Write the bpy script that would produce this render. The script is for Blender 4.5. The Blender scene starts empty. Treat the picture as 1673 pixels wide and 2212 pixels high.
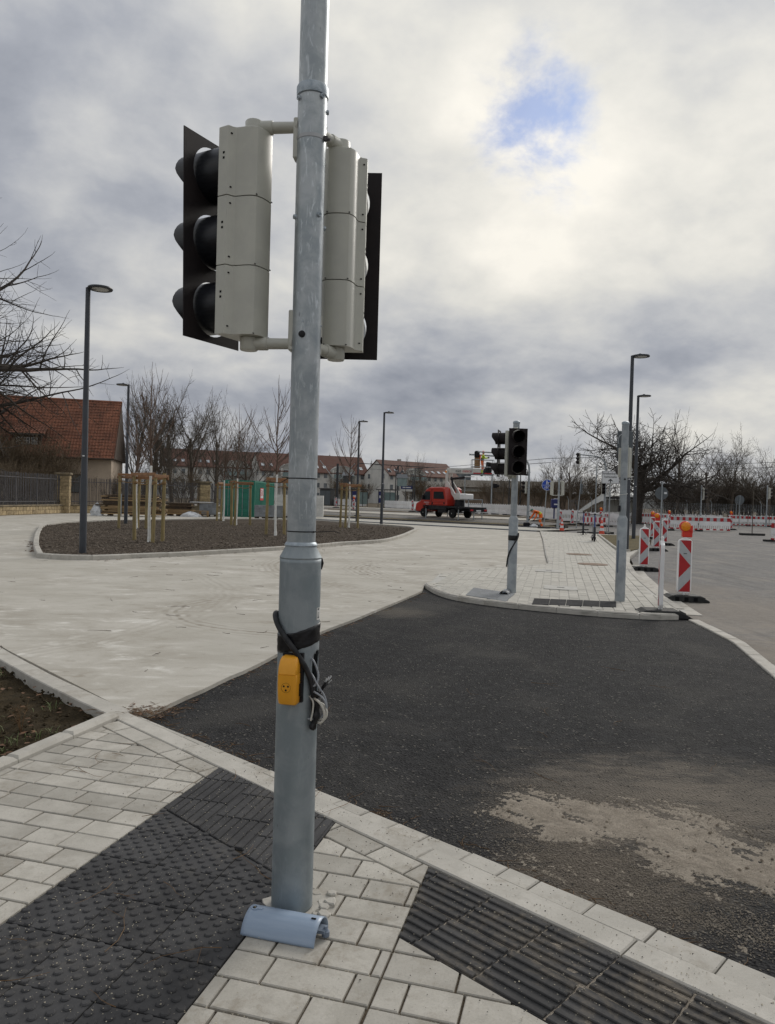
import bpy, bmesh, math, random
from mathutils import Vector, Matrix, noise
from math import sin, cos, pi, sqrt, atan2, radians as rad

S = bpy.context.scene
COL = S.collection
random.seed(11)

# ------------------------------------------------------------------ camera
cam_d = bpy.data.cameras.new('camera')
cam = bpy.data.objects.new('camera', cam_d)
COL.objects.link(cam)
cam_d.sensor_fit = 'VERTICAL'
cam_d.sensor_height = 36.0
cam_d.lens = 36.0 * 1600 / 2212
cam_d.clip_start = 0.05
cam_d.clip_end = 3000
PITCH, ROLL = rad(1.0), rad(1.6)
fw = Vector((0, cos(PITCH), -sin(PITCH)))
u0 = Vector((0, sin(PITCH), cos(PITCH)))
r0 = Vector((1, 0, 0))
rt = r0 * cos(ROLL) + u0 * sin(ROLL)
up = u0 * cos(ROLL) - r0 * sin(ROLL)
cam.matrix_world = Matrix(((rt.x, up.x, -fw.x, 0), (rt.y, up.y, -fw.y, 0), (rt.z, up.z, -fw.z, 1.65), (0, 0, 0, 1)))
S.camera = cam
S.view_settings.view_transform = 'Standard'
S.view_settings.look = 'None'
S.view_settings.exposure = 0.30
S.view_settings.gamma = 1.0
S.cycles.use_denoising = True
S.cycles.max_bounces = 4
S.cycles.use_adaptive_sampling = True
S.cycles.adaptive_threshold = 0.02

# ------------------------------------------------------------------ sky and sun
SUN_AZ, SUN_EL = rad(34), rad(30)          # azimuth clockwise from +Y (to the right of the view)
world = bpy.data.worlds.new('World')
S.world = world
world.use_nodes = True
nt = world.node_tree
for n in list(nt.nodes):
    nt.nodes.remove(n)

def N(tree, typ, **kw):
    n = tree.nodes.new(typ)
    for k, v in kw.items():
        if k.startswith('i_'):
            n.inputs[k[2:].replace('_', ' ')].default_value = v
        else:
            setattr(n, k, v)
    return n

def L(tree, a, b):
    tree.links.new(a, b)

def ramp(tree, stops, interp='LINEAR'):
    r = tree.nodes.new('ShaderNodeValToRGB')
    r.color_ramp.interpolation = interp
    el = r.color_ramp.elements
    el[0].position, el[0].color = stops[0][0], stops[0][1]
    el[1].position, el[1].color = stops[-1][0], stops[-1][1]
    for p_, c_ in stops[1:-1]:
        e = el.new(p_)
        e.color = c_
    return r

def g4(v, a=1):
    return (v, v, v, a) if not isinstance(v, (tuple, list)) else (v[0], v[1], v[2], a)

def mth(tree, op, a, b=None, clamp=False):
    m = tree.nodes.new('ShaderNodeMath')
    m.operation = op
    m.use_clamp = clamp
    for i, q in enumerate((a, b)):
        if q is None:
            continue
        if isinstance(q, (int, float)):
            m.inputs[i].default_value = q
        else:
            tree.links.new(q, m.inputs[i])
    return m.outputs[0]

def mixc(tree, fac, a, b, mode='MIX'):
    m = tree.nodes.new('ShaderNodeMix')
    m.data_type = 'RGBA'
    m.blend_type = mode
    for sock, q in ((m.inputs[0], fac), (m.inputs[6], a), (m.inputs[7], b)):
        if isinstance(q, (int, float)):
            sock.default_value = q
        elif isinstance(q, (tuple, list)):
            sock.default_value = g4(q)
        else:
            tree.links.new(q, sock)
    return m.outputs[2]

tc = N(nt, 'ShaderNodeTexCoord')
sep = N(nt, 'ShaderNodeSeparateXYZ')
L(nt, tc.outputs['Generated'], sep.inputs[0])
zc = mth(nt, 'MAXIMUM', sep.outputs[2], 0.0)
den = mth(nt, 'ADD', zc, 0.42)
cmb = N(nt, 'ShaderNodeCombineXYZ')
L(nt, mth(nt, 'DIVIDE', sep.outputs[0], den), cmb.inputs[0])
L(nt, mth(nt, 'DIVIDE', sep.outputs[1], den), cmb.inputs[1])


def sky_noise(scale, detail, rough, dist, loc, sc=(1, 1, 1), rot=0.0):
    mp = N(nt, 'ShaderNodeMapping')
    mp.inputs['Location'].default_value = loc
    mp.inputs['Rotation'].default_value = (0, 0, rot)
    mp.inputs['Scale'].default_value = sc
    L(nt, cmb.outputs[0], mp.inputs[0])
    n_ = N(nt, 'ShaderNodeTexNoise', i_Scale=scale, i_Detail=detail, i_Roughness=rough, i_Distortion=dist)
    L(nt, mp.outputs[0], n_.inputs['Vector'])
    return n_.outputs[0]


n1 = sky_noise(1.35, 4.0, 0.5, 0.25, (8.1, 3.6, 0), (0.9, 1.15, 1), rad(-20))      # great banks
n2 = sky_noise(4.2, 6.0, 0.55, 0.15, (1.3, 2.1, 0), (1, 1.05, 1), rad(-25))      # billows
n4 = sky_noise(15.0, 4.0, 0.6, 0.2, (0.3, 7.1, 0), (1, 1.1, 1), rad(-30))        # frayed edges
thick = mth(nt, 'ADD', mth(nt, 'ADD', mth(nt, 'MULTIPLY', n1, 0.63), mth(nt, 'MULTIPLY', n2, 0.30)), mth(nt, 'MULTIPLY', n4, 0.07))
# the sun stands behind the cloud: wide soft brightening round its direction
sund = Vector((sin(SUN_AZ) * cos(SUN_EL), cos(SUN_AZ) * cos(SUN_EL), sin(SUN_EL)))
dp = N(nt, 'ShaderNodeVectorMath', operation='DOT_PRODUCT')
L(nt, tc.outputs['Generated'], dp.inputs[0])
dp.inputs[1].default_value = sund
glow = mth(nt, 'POWER', mth(nt, 'MAXIMUM', dp.outputs['Value'], 0.0), 7.0)
thick2 = mth(nt, 'ADD', thick, mth(nt, 'MULTIPLY', glow, 0.045))
cr = ramp(nt, [(0.37, (2.15, 2.32, 2.72, 1)), (0.45, (3.15, 3.3, 3.65, 1)), (0.52, (4.4, 4.46, 4.55, 1)), (0.60, (5.85, 5.75, 5.4, 1)), (0.70, (7.5, 7.2, 6.55, 1))])
L(nt, thick2, cr.inputs[0])
gain = mth(nt, 'ADD', 0.92, mth(nt, 'ADD', mth(nt, 'MULTIPLY', zc, 0.30), mth(nt, 'MULTIPLY', glow, 0.06)))
vm = N(nt, 'ShaderNodeVectorMath', operation='SCALE')
L(nt, cr.outputs[0], vm.inputs[0])
L(nt, gain, vm.inputs[3])
sky = N(nt, 'ShaderNodeTexSky', sky_type='NISHITA', sun_disc=False, sun_elevation=SUN_EL, sun_rotation=SUN_AZ)
# a gap in the layer, high on the right, through which the blue shows
gapd = Vector((0.145, 0.80, 0.408)).normalized()
dg = N(nt, 'ShaderNodeVectorMath', operation='DISTANCE')
mpg = N(nt, 'ShaderNodeVectorMath', operation='MULTIPLY')
mpg.inputs[1].default_value = (1.0, 1.0, 0.8)
L(nt, tc.outputs['Generated'], mpg.inputs[0])
L(nt, mpg.outputs[0], dg.inputs[0])
dg.inputs[1].default_value = (gapd.x, gapd.y, gapd.z * 0.8)
near_gap = mth(nt, 'SUBTRACT', 1.0, mth(nt, 'DIVIDE', dg.outputs['Value'], 0.115), True)
n3 = sky_noise(6.5, 6.0, 0.6, 0.15, (4.4, 3.3, 0))
hole = mth(nt, 'MULTIPLY', mth(nt, 'POWER', near_gap, 0.5), mth(nt, 'ADD', mth(nt, 'MULTIPLY', near_gap, 0.55), mth(nt, 'MULTIPLY', mth(nt, 'SUBTRACT', n3, 0.5), 2.6)))
rh = ramp(nt, [(0.06, g4(0)), (0.62, g4(1))], 'EASE')
L(nt, hole, rh.inputs[0])
skyv = N(nt, 'ShaderNodeVectorMath', operation='MULTIPLY')
skyv.inputs[1].default_value = (0.27, 0.43, 0.76)
L(nt, sky.outputs[0], skyv.inputs[0])
final = mixc(nt, mth(nt, 'MULTIPLY', rh.outputs[0], 0.7), vm.outputs[0], skyv.outputs[0])
bg = N(nt, 'ShaderNodeBackground')
bg.inputs[1].default_value = 0.1
L(nt, final, bg.inputs[0])
wo = N(nt, 'ShaderNodeOutputWorld')
L(nt, bg.outputs[0], wo.inputs[0])

world.cycles.sampling_method = 'MANUAL'
world.cycles.sample_map_resolution = 256

sl = bpy.data.lights.new('sun', 'SUN')
sl.energy = 1.5
sl.angle = rad(22)
sl.color = (1.0, 0.95, 0.88)
so = bpy.data.objects.new('sun', sl)
so.rotation_euler = (-sund).to_track_quat('-Z', 'Y').to_euler()
so.location = (20, 30, 40)
COL.objects.link(so)

# ------------------------------------------------------------------ helpers
class MB:
    """collects shapes, then links them as one mesh object"""
    def __init__(s):
        s.v, s.f, s.m = [], [], []

    def add(s, vs, fs, mi=0):
        o = len(s.v)
        s.v.extend([tuple(q) for q in vs])
        s.f.extend([tuple(i + o for i in q) for q in fs])
        s.m.extend([mi] * len(fs))
        return s

    def box(s, c, d, rz=0.0, mi=0, M=None):
        x, y, z = d[0] / 2, d[1] / 2, d[2] / 2
        pts = [Vector((a * x, b * y, e * z)) for e in (-1, 1) for a, b in ((-1, -1), (1, -1), (1, 1), (-1, 1))]
        if M is None:
            M = Matrix.Translation(c) @ Matrix.Rotation(rz, 4, 'Z')
        pts = [M @ p for p in pts]
        return s.add(pts, [(3, 2, 1, 0), (4, 5, 6, 7), (0, 1, 5, 4), (1, 2, 6, 5), (2, 3, 7, 6), (3, 0, 4, 7)], mi)

    def beam(s, a, b, w, h, mi=0, upv=(0, 0, 1)):
        a, b = Vector(a), Vector(b)
        d = (b - a)
        ln = d.length
        d.normalize()
        u = Vector(upv)
        sx = d.cross(u)
        if sx.length < 1e-4:
            sx = d.cross(Vector((0, 1, 0)))
        sx.normalize()
        u = sx.cross(d)
        pts = []
        for t in (0, ln):
            for p_, q in ((-1, -1), (1, -1), (1, 1), (-1, 1)):
                pts.append(a + d * t + sx * (p_ * w / 2) + u * (q * h / 2))
        return s.add(pts, [(3, 2, 1, 0), (4, 5, 6, 7), (0, 1, 5, 4), (1, 2, 6, 5), (2, 3, 7, 6), (3, 0, 4, 7)], mi)

    def tube(s, pts, r, n=8, mi=0, cap=True):
        pts = [Vector(p) for p in pts]
        k = len(pts)
        rs = r if isinstance(r, (list, tuple)) else [r] * k
        t0 = (pts[1] - pts[0]).normalized()
        ref = Vector((0, 0, 1)) if abs(t0.z) < 0.9 else Vector((1, 0, 0))
        u = t0.cross(ref).normalized()
        vs = []
        for i in range(k):
            t = (pts[min(i + 1, k - 1)] - pts[max(i - 1, 0)])
            if t.length < 1e-9:
                t = t0
            t = t.normalized()
            u = (u - t * u.dot(t))
            if u.length < 1e-6:
                u = t.orthogonal()
            u.normalize()
            w = t.cross(u)
            for j in range(n):
                a = 2 * pi * j / n
                vs.append(pts[i] + (u * cos(a) + w * sin(a)) * rs[i])
        fs = []
        for i in range(k - 1):
            for j in range(n):
                j2 = (j + 1) % n
                fs.append((i * n + j, i * n + j2, (i + 1) * n + j2, (i + 1) * n + j))
        if cap:
            fs.append(tuple(range(n - 1, -1, -1)))
            fs.append(tuple((k - 1) * n + j for j in range(n)))
        return s.add(vs, fs, mi)

    def cyl(s, a, b, r0, r1=None, n=16, mi=0, cap=True):
        return s.tube([a, b], [r0, r0 if r1 is None else r1], n, mi, cap)

    def lathe(s, prof, n=24, c=(0, 0, 0), mi=0, M=None, cap=True):
        vs, fs = [], []
        for r_, z in prof:
            for j in range(n):
                a = 2 * pi * j / n
                p = Vector((r_ * cos(a), r_ * sin(a), z))
                vs.append((M @ p) if M is not None else p + Vector(c))
        k = len(prof)
        for i in range(k - 1):
            for j in range(n):
                j2 = (j + 1) % n
                fs.append((i * n + j, i * n + j2, (i + 1) * n + j2, (i + 1) * n + j))
        if cap:
            fs.append(tuple(range(n - 1, -1, -1)))
            fs.append(tuple((k - 1) * n + j for j in range(n)))
        return s.add(vs, fs, mi)

    def prism(s, poly, z0, z1, mi=0, M=None, bev=0.0):
        """2D polygon (counter-clockwise) extruded from z0 to z1, the upper rim chamfered by bev"""
        n = len(poly)
        if sum(poly[i][0] * poly[(i + 1) % n][1] - poly[(i + 1) % n][0] * poly[i][1] for i in range(n)) < 0:
            poly = list(poly)[::-1]
        rings = [[Vector((p[0], p[1], z0)) for p in poly]]
        if bev > 0:
            rings.append([Vector((p[0], p[1], z1 - bev)) for p in poly])
            rings.append([Vector((p[0], p[1], z1)) for p in inset(poly, bev)])
        else:
            rings.append([Vector((p[0], p[1], z1)) for p in poly])
        vs = [q for r_ in rings for q in r_]
        if M is not None:
            vs = [M @ q for q in vs]
        fs = [tuple(range(n - 1, -1, -1)), tuple((len(rings) - 1) * n + j for j in range(n))]
        for i in range(len(rings) - 1):
            for j in range(n):
                j2 = (j + 1) % n
                fs.append((i * n + j, i * n + j2, (i + 1) * n + j2, (i + 1) * n + j))
        return s.add(vs, fs, mi)

    def ball(s, c, r, n=10, m=6, mi=0, sc=(1, 1, 1)):
        prof = [(max(1e-4, sin(pi * i / m)) * r, -cos(pi * i / m) * r) for i in range(m + 1)]
        M = Matrix.Translation(c) @ Matrix.Diagonal((sc[0], sc[1], sc[2], 1))
        return s.lathe(prof, n, M=M, mi=mi)

    def mesh(s, name):
        me = bpy.data.meshes.new(name)
        me.from_pydata(s.v, [], s.f)
        return me

    def build(s, name, mats, parent=None, smooth=False, loc=None, rz=None, bevel=0.0, ang=38, seg=1):
        me = s.mesh(name)
        mats = mats if isinstance(mats, (list, tuple)) else [mats]
        for m_ in mats:
            me.materials.append(m_)
        if len(mats) > 1:
            me.polygons.foreach_set('material_index', s.m)
        if smooth:
            me.shade_smooth()
            me.set_sharp_from_angle(angle=rad(ang))
        me.update()
        return put(name, me, parent, loc, rz, bevel, seg)


def put(name, me, parent=None, loc=None, rz=None, bevel=0.0, seg=1):
    o = bpy.data.objects.new(name, me)
    COL.objects.link(o)
    if parent is not None:
        o.parent = parent
    if loc is not None:
        o.location = loc
    if rz is not None:
        o.rotation_euler = (0, 0, rz)
    if bevel > 0:
        b = o.modifiers.new('bevel', 'BEVEL')
        b.width = bevel
        b.segments = seg
        b.limit_method = 'ANGLE'
        b.angle_limit = rad(40)
    return o


def inset(poly, d):
    n = len(poly)
    out = []
    for i in range(n):
        p0, p1, p2 = Vector(poly[i - 1][:2]), Vector(poly[i][:2]), Vector(poly[(i + 1) % n][:2])
        a, b = (p1 - p0), (p2 - p1)
        if a.length < 1e-6 or b.length < 1e-6:
            out.append(tuple(p1))
            continue
        a.normalize()
        b.normalize()
        na, nb = Vector((-a.y, a.x)), Vector((-b.y, b.x))
        bi = na + nb
        if bi.length < 1e-4:
            out.append(tuple(p1))
            continue
        bi.normalize()
        k = d / max(0.35, bi.dot(na))
        out.append(tuple(p1 + bi * k))
    return out


def clip(poly, a, b, c):
    """keep the part of a convex polygon where a*x+b*y <= c"""
    out = []
    n = len(poly)
    for i in range(n):
        p, q = poly[i], poly[(i + 1) % n]
        dp_, dq = a * p[0] + b * p[1] - c, a * q[0] + b * q[1] - c
        if dp_ <= 0:
            out.append(p)
        if (dp_ < 0 < dq) or (dq < 0 < dp_):
            t = dp_ / (dp_ - dq)
            out.append((p[0] + (q[0] - p[0]) * t, p[1] + (q[1] - p[1]) * t))
    res = []
    for p in out:
        if not res or abs(p[0] - res[-1][0]) + abs(p[1] - res[-1][1]) > 1e-5:
            res.append(p)
    return res


def area(poly):
    n = len(poly)
    return abs(sum(poly[i][0] * poly[(i + 1) % n][1] - poly[(i + 1) % n][0] * poly[i][1] for i in range(n))) / 2


def left_of(p, q):
    """half-plane (a,b,c) keeping what lies to the left of the line p->q"""
    dx, dy = q[0] - p[0], q[1] - p[1]
    ln = math.hypot(dx, dy)
    a, b = dy / ln, -dx / ln
    return (a, b, a * p[0] + b * p[1])


def spline(pts, per=6, closed=False):
    pts = [Vector(p) for p in pts]
    n = len(pts)
    out = []
    rng = n if closed else n - 1
    for i in range(rng):
        if closed:
            p0, p1, p2, p3 = pts[(i - 1) % n], pts[i], pts[(i + 1) % n], pts[(i + 2) % n]
        else:
            p0, p1, p2, p3 = pts[max(i - 1, 0)], pts[i], pts[i + 1], pts[min(i + 2, n - 1)]
        for k in range(per):
            t = k / per
            out.append(0.5 * ((2 * p1) + (p2 - p0) * t + (2 * p0 - 5 * p1 + 4 * p2 - p3) * t * t + (3 * p1 - p0 - 3 * p2 + p3) * t ** 3))
    if not closed:
        out.append(pts[-1])
    return out


def tag(o, label=None, cat=None, group=None, kind=None):
    for k, v in (('label', label), ('category', cat), ('group', group), ('kind', kind)):
        if v:
            o[k] = v
    return o


def thing(name, label, cat, loc=(0, 0, 0), rz=0.0, group=None):
    o = bpy.data.objects.new(name, None)
    o.empty_display_size = 0.2
    COL.objects.link(o)
    o.location = (loc[0], loc[1], loc[2] if len(loc) > 2 else 0.0)
    o.rotation_euler = (0, 0, rz)
    return tag(o, label, cat, group, 'thing')


def copy_tree(o, parent=None):
    c = o.copy()
    COL.objects.link(c)
    c.parent = parent
    for ch in list(o.children):
        copy_tree(ch, c)
    return c


def dup(o, label, loc, rz=0.0):
    c = copy_tree(o)
    c.location = (loc[0], loc[1], loc[2] if len(loc) > 2 else 0.0)
    c.rotation_euler = (0, 0, rz)
    c['label'] = label
    return c


def struct(name, mb, m, **kw):
    return tag(mb.build(name, m, **kw), kind='structure')


def rects_poly(pts, z, mi=0):
    """flat sheet from an outline (triangulated so that concave outlines work)"""
    from mathutils.geometry import tessellate_polygon
    vs = [Vector((p[0], p[1], z)) for p in pts]
    tris = tessellate_polygon([vs])
    fs = []
    for t in tris:
        a, b, c = (vs[i] for i in t)
        if (b - a).cross(c - a).z < 0:
            t = t[::-1]
        fs.append(tuple(t))
    return MB().add(vs, fs, mi)

# ------------------------------------------------------------------ materials
def base(name):
    m = bpy.data.materials.new(name)
    m.use_nodes = True
    t = m.node_tree
    b = t.nodes['Principled BSDF']
    return m, t, b


def coords(t, how='Object', jitter=True):
    """Object coordinates shifted per object, or world position"""
    if how == 'World':
        g = t.nodes.new('ShaderNodeNewGeometry')
        return g.outputs['Position']
    c = t.nodes.new('ShaderNodeTexCoord')
    if not jitter:
        return c.outputs['Object']
    oi = t.nodes.new('ShaderNodeObjectInfo')
    k = mth(t, 'MULTIPLY', oi.outputs['Random'], 57.0)
    va = t.nodes.new('ShaderNodeVectorMath')
    va.operation = 'ADD'
    L(t, c.outputs['Object'], va.inputs[0])
    L(t, k, va.inputs[1])
    return va.outputs[0]


def noise_n(t, vec, scale, detail=5.0, rough=0.55, dist=0.0, sc=None, rot=0.0):
    if sc is not None or rot:
        mp = t.nodes.new('ShaderNodeMapping')
        mp.inputs['Scale'].default_value = sc or (1, 1, 1)
        mp.inputs['Rotation'].default_value = (0, 0, rot)
        L(t, vec, mp.inputs[0])
        vec = mp.outputs[0]
    n = t.nodes.new('ShaderNodeTexNoise')
    n.inputs['Scale'].default_value = scale
    n.inputs['Detail'].default_value = detail
    n.inputs['Roughness'].default_value = rough
    n.inputs['Distortion'].default_value = dist
    L(t, vec, n.inputs['Vector'])
    return n.outputs[0]


def step(t, v, lo, hi):
    mr = t.nodes.new('ShaderNodeMapRange')
    mr.inputs[1].default_value = lo
    mr.inputs[2].default_value = hi
    mr.interpolation_type = 'SMOOTHSTEP'
    L(t, v, mr.inputs[0])
    return mr.outputs[0]


def bump(t, b, h, strength, dist=0.01, prev=None):
    n = t.nodes.new('ShaderNodeBump')
    n.inputs['Strength'].default_value = strength
    n.inputs['Distance'].default_value = dist
    L(t, h, n.inputs['Height'])
    if prev is not None:
        L(t, prev, n.inputs['Normal'])
    L(t, n.outputs[0], b.inputs['Normal'])
    return n.outputs[0]


def mat(name, col, rough=0.6, metal=0.0, col2=None, vs=4.0, lo=0.35, hi=0.65, rnd=0.0, bp=0.0, bs=60.0, bd=0.005, how='Object',
        speck=None, rv=0.0, sc=None, emit=None, trans=0.0, spec=None, coat=0.0):
    m, t, b = base(name)
    v = coords(t, how)
    c2 = col2 if col2 is not None else tuple(x * 0.82 for x in col)
    n = noise_n(t, v, vs, 4.0, 0.6, 0.3, sc)
    c = mixc(t, step(t, n, lo, hi), col, c2)
    if speck:
        sn = noise_n(t, v, speck[1], 2.0)
        c = mixc(t, step(t, sn, speck[2], speck[2] + 0.06), c, speck[0])
    if rnd:
        oi = t.nodes.new('ShaderNodeObjectInfo')
        hs = t.nodes.new('ShaderNodeHueSaturation')
        L(t, mth(t, 'ADD', 1.0 - rnd, mth(t, 'MULTIPLY', oi.outputs['Random'], 2 * rnd)), hs.inputs['Value'])
        L(t, c, hs.inputs['Color'])
        c = hs.outputs[0]
    L(t, c, b.inputs['Base Color'])
    b.inputs['Roughness'].default_value = rough
    if rv:
        L(t, mth(t, 'ADD', rough - rv, mth(t, 'MULTIPLY', n, 2 * rv)), b.inputs['Roughness'])
    b.inputs['Metallic'].default_value = metal
    if spec is not None:
        b.inputs['Specular IOR Level'].default_value = spec
    if coat:
        b.inputs['Coat Weight'].default_value = coat
    if bp:
        bump(t, b, noise_n(t, v, bs, 4.0), bp, bd)
    if emit:
        b.inputs['Emission Color'].default_value = g4(emit[0])
        b.inputs['Emission Strength'].default_value = emit[1]
    if trans:
        b.inputs['Transmission Weight'].default_value = trans
    return m


def galv(name, c1, c2, rough=0.42, streak=True):
    """galvanised steel: cool spangled grey with pale runs"""
    m, t, b = base(name)
    v = coords(t)
    n1_ = noise_n(t, v, 9.0, 6.0, 0.6, 0.4)
    n2_ = noise_n(t, v, 30.0, 5.0, 0.65, 1.0, (1.6, 1.6, 0.35))
    n3_ = noise_n(t, v, 3.0, 4.0, 0.5, 0.2, (1, 1, 0.3))
    c = mixc(t, step(t, n1_, 0.36, 0.66), c1, c2)
    c = mixc(t, mth(t, 'MULTIPLY', step(t, n2_, 0.54, 0.70), 0.7 if streak else 0.15), c, tuple(min(1, x * 1.5) for x in c2))
    c = mixc(t, mth(t, 'MULTIPLY', step(t, n3_, 0.55, 0.72), 0.4), c, tuple(x * 0.62 for x in c1))
    n4_ = noise_n(t, v, 55.0, 3.0, 0.6, 0.0, (1, 1, 0.25))
    c = mixc(t, mth(t, 'MULTIPLY', step(t, n4_, 0.69, 0.74), 0.6), c, tuple(x * 0.4 for x in c1))
    L(t, c, b.inputs['Base Color'])
    b.inputs['Metallic'].default_value = 0.55
    L(t, mth(t, 'ADD', rough - 0.08, mth(t, 'MULTIPLY', n1_, 0.22)), b.inputs['Roughness'])
    bump(t, b, n2_, 0.12, 0.002)
    return m


M = {}
M['galv'] = galv('galvanised_steel', (0.30, 0.335, 0.355), (0.45, 0.48, 0.495))
M['galv_matte'] = galv('galvanised_steel_matte', (0.245, 0.285, 0.305), (0.32, 0.355, 0.375), 0.55, False)
M['galv_far'] = mat('galvanised_steel_plain', (0.36, 0.39, 0.41), 0.5, 0.4, (0.27, 0.30, 0.32), vs=6, rv=0.1)
M['galv_old'] = mat('weld_zinc', (0.42, 0.47, 0.51), 0.5, 0.5, (0.28, 0.33, 0.37), vs=40, bp=0.5, bs=150, bd=0.002)
M['housing'] = mat('signal_housing_grey', (0.50, 0.50, 0.44), 0.36, 0, (0.46, 0.46, 0.41), vs=9, rv=0.05, bp=0.04, bs=400)
M['housing_dark'] = mat('housing_joint_dark', (0.05, 0.05, 0.045), 0.7)
M['black_plastic'] = mat('black_plastic', (0.012, 0.012, 0.014), 0.45, 0, (0.02, 0.02, 0.022), bp=0.05, bs=300, spec=0.22)
M['visor'] = mat('visor_black', (0.010, 0.011, 0.014), 0.33, 0, (0.016, 0.018, 0.022), vs=20, sc=(1, 1, 8), spec=0.35)
M['backplate'] = mat('backplate_dark', (0.016, 0.013, 0.014), 0.62, 0, (0.022, 0.017, 0.017), vs=8, bp=0.12, bs=500, spec=0.22)
M['lens'] = mat('signal_lens_dark', (0.005, 0.005, 0.006), 0.8, spec=0.1, bp=0.2, bs=120)
M['yellow'] = mat('button_yellow', (0.80, 0.36, 0.02), 0.42, 0, (0.74, 0.33, 0.02), vs=7, bp=0.05, bs=350)
M['rubber'] = mat('cable_black', (0.02, 0.021, 0.023), 0.5, 0, (0.035, 0.035, 0.038), vs=25, bp=0.15, bs=120, spec=0.22)
M['tape'] = mat('black_tape', (0.008, 0.008, 0.009), 0.32, 0, (0.016, 0.016, 0.018), vs=14, bp=0.5, bs=28, bd=0.006, sc=(1, 1, 5), spec=0.35)
M['cable_grey'] = mat('cable_grey', (0.30, 0.32, 0.35), 0.5)
M['cable_white'] = mat('cable_white', (0.62, 0.60, 0.54), 0.45)
M['void'] = mat('dark_inside', (0.006, 0.006, 0.007), 0.9, spec=0.22)
M['sticker'] = mat('sticker_white', (0.72, 0.72, 0.70), 0.5)
M['cover'] = mat('cover_blue_grey', (0.27, 0.34, 0.44), 0.38, 0, (0.24, 0.31, 0.41), vs=6, rv=0.08, sc=(1, 9, 9), bp=0.04, bs=300)
M['cover_lock'] = mat('lock_grey', (0.16, 0.20, 0.26), 0.5)
M['brass'] = mat('brass', (0.6, 0.5, 0.3), 0.4, 0.9)
M['anthracite'] = mat('lamp_anthracite', (0.050, 0.056, 0.068), 0.48, 0.2, (0.042, 0.047, 0.056), vs=3, bp=0.03, bs=300)
M['lamp_glass'] = mat('lamp_lens', (0.55, 0.56, 0.55), 0.3)
M['stake'] = mat('stake_wood', (0.30, 0.235, 0.105), 0.75, 0, (0.20, 0.16, 0.075), vs=7, bp=0.3, bs=40, rnd=0.12, sc=(1, 1, 0.25), speck=((0.09, 0.06, 0.03), 9, 0.68))
M['stake_bar'] = mat('crossbar_wood', (0.30, 0.155, 0.075), 0.75, 0, (0.22, 0.12, 0.06), vs=9, bp=0.3, bs=50, rnd=0.12)
M['rope'] = mat('coir_rope', (0.28, 0.18, 0.08), 0.9, 0, (0.18, 0.11, 0.05), vs=60, bp=0.6, bs=200)
M['limewash'] = mat('trunk_white', (0.74, 0.75, 0.73), 0.8, 0, (0.66, 0.66, 0.62), vs=9, bp=0.3, bs=60, speck=((0.35, 0.32, 0.27), 12, 0.70))
M['bark'] = mat('bark_brown', (0.125, 0.102, 0.08), 0.9, 0, (0.08, 0.066, 0.052), vs=7, bp=0.4, bs=30)
M['bark_dark'] = mat('bark_dark', (0.060, 0.049, 0.040), 0.9, 0, (0.038, 0.032, 0.027), vs=5, bp=0.4, bs=20)
M['bark_grey'] = mat('bark_grey', (0.12, 0.105, 0.085), 0.9, 0, (0.07, 0.062, 0.05), vs=5, bp=0.3, bs=20)
M['twig'] = mat('twig_brown', (0.15, 0.112, 0.07), 0.9, 0, (0.10, 0.075, 0.048), vs=3)
M['twig_red'] = mat('young_twig', (0.13, 0.085, 0.06), 0.8, 0, (0.09, 0.06, 0.045), vs=9)
M['dead_leaf'] = mat('dead_leaf', (0.17, 0.085, 0.04), 0.8, 0, (0.09, 0.045, 0.025), vs=30)
M['stalk'] = mat('dry_stalk', (0.20, 0.115, 0.05), 0.85, 0, (0.13, 0.075, 0.035), vs=20, rnd=0.2)
M['grassblade'] = mat('weed_green', (0.075, 0.105, 0.028), 0.7, 0, (0.12, 0.13, 0.05), vs=14)
M['white_pl'] = mat('barrier_white', (0.82, 0.82, 0.82), 0.5, 0, (0.74, 0.74, 0.74), vs=3, rnd=0.05)
M['sign_white'] = mat('reflective_white', (0.66, 0.68, 0.70), 0.4, 0, (0.60, 0.62, 0.64), vs=6)
M['refl_grey'] = mat('reflective_grey', (0.43, 0.45, 0.47), 0.4, 0, (0.40, 0.42, 0.44), vs=12)
M['refl_red'] = mat('reflective_red', (0.40, 0.012, 0.018), 0.42, 0, (0.36, 0.011, 0.016), vs=8)
M['foot'] = mat('recycled_rubber', (0.026, 0.027, 0.028), 0.75, 0, (0.045, 0.045, 0.043), vs=9, bp=0.25, bs=90, spec=0.22)
M['lamp_red'] = mat('lamp_red_plastic', (0.62, 0.030, 0.015), 0.32, 0, (0.55, 0.025, 0.012), vs=6)
M['lamp_amber'] = mat('lamp_amber', (0.85, 0.30, 0.012), 0.22, 0, (0.70, 0.20, 0.01), vs=55, bp=0.3, bs=90)
M['orange_w'] = mat('workwear_orange', (0.85, 0.17, 0.02), 0.8, 0, (0.75, 0.14, 0.02), vs=14, bp=0.3, bs=25, bd=0.02)
M['yellow_w'] = mat('workwear_yellow', (0.55, 0.72, 0.05), 0.8, 0, (0.48, 0.62, 0.05), vs=14)
M['reflect_w'] = mat('reflective_tape', (0.62, 0.63, 0.60), 0.4)
M['skin'] = mat('skin', (0.48, 0.27, 0.19), 0.6)
M['boot'] = mat('boot_dark', (0.03, 0.028, 0.026), 0.7, spec=0.22)
M['glove'] = mat('glove_dark', (0.04, 0.04, 0.042), 0.8, spec=0.22)
M['cap_green'] = mat('cap_green', (0.04, 0.14, 0.09), 0.8)
M['hat_orange'] = mat('helmet_red_orange', (0.85, 0.10, 0.05), 0.4)
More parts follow.
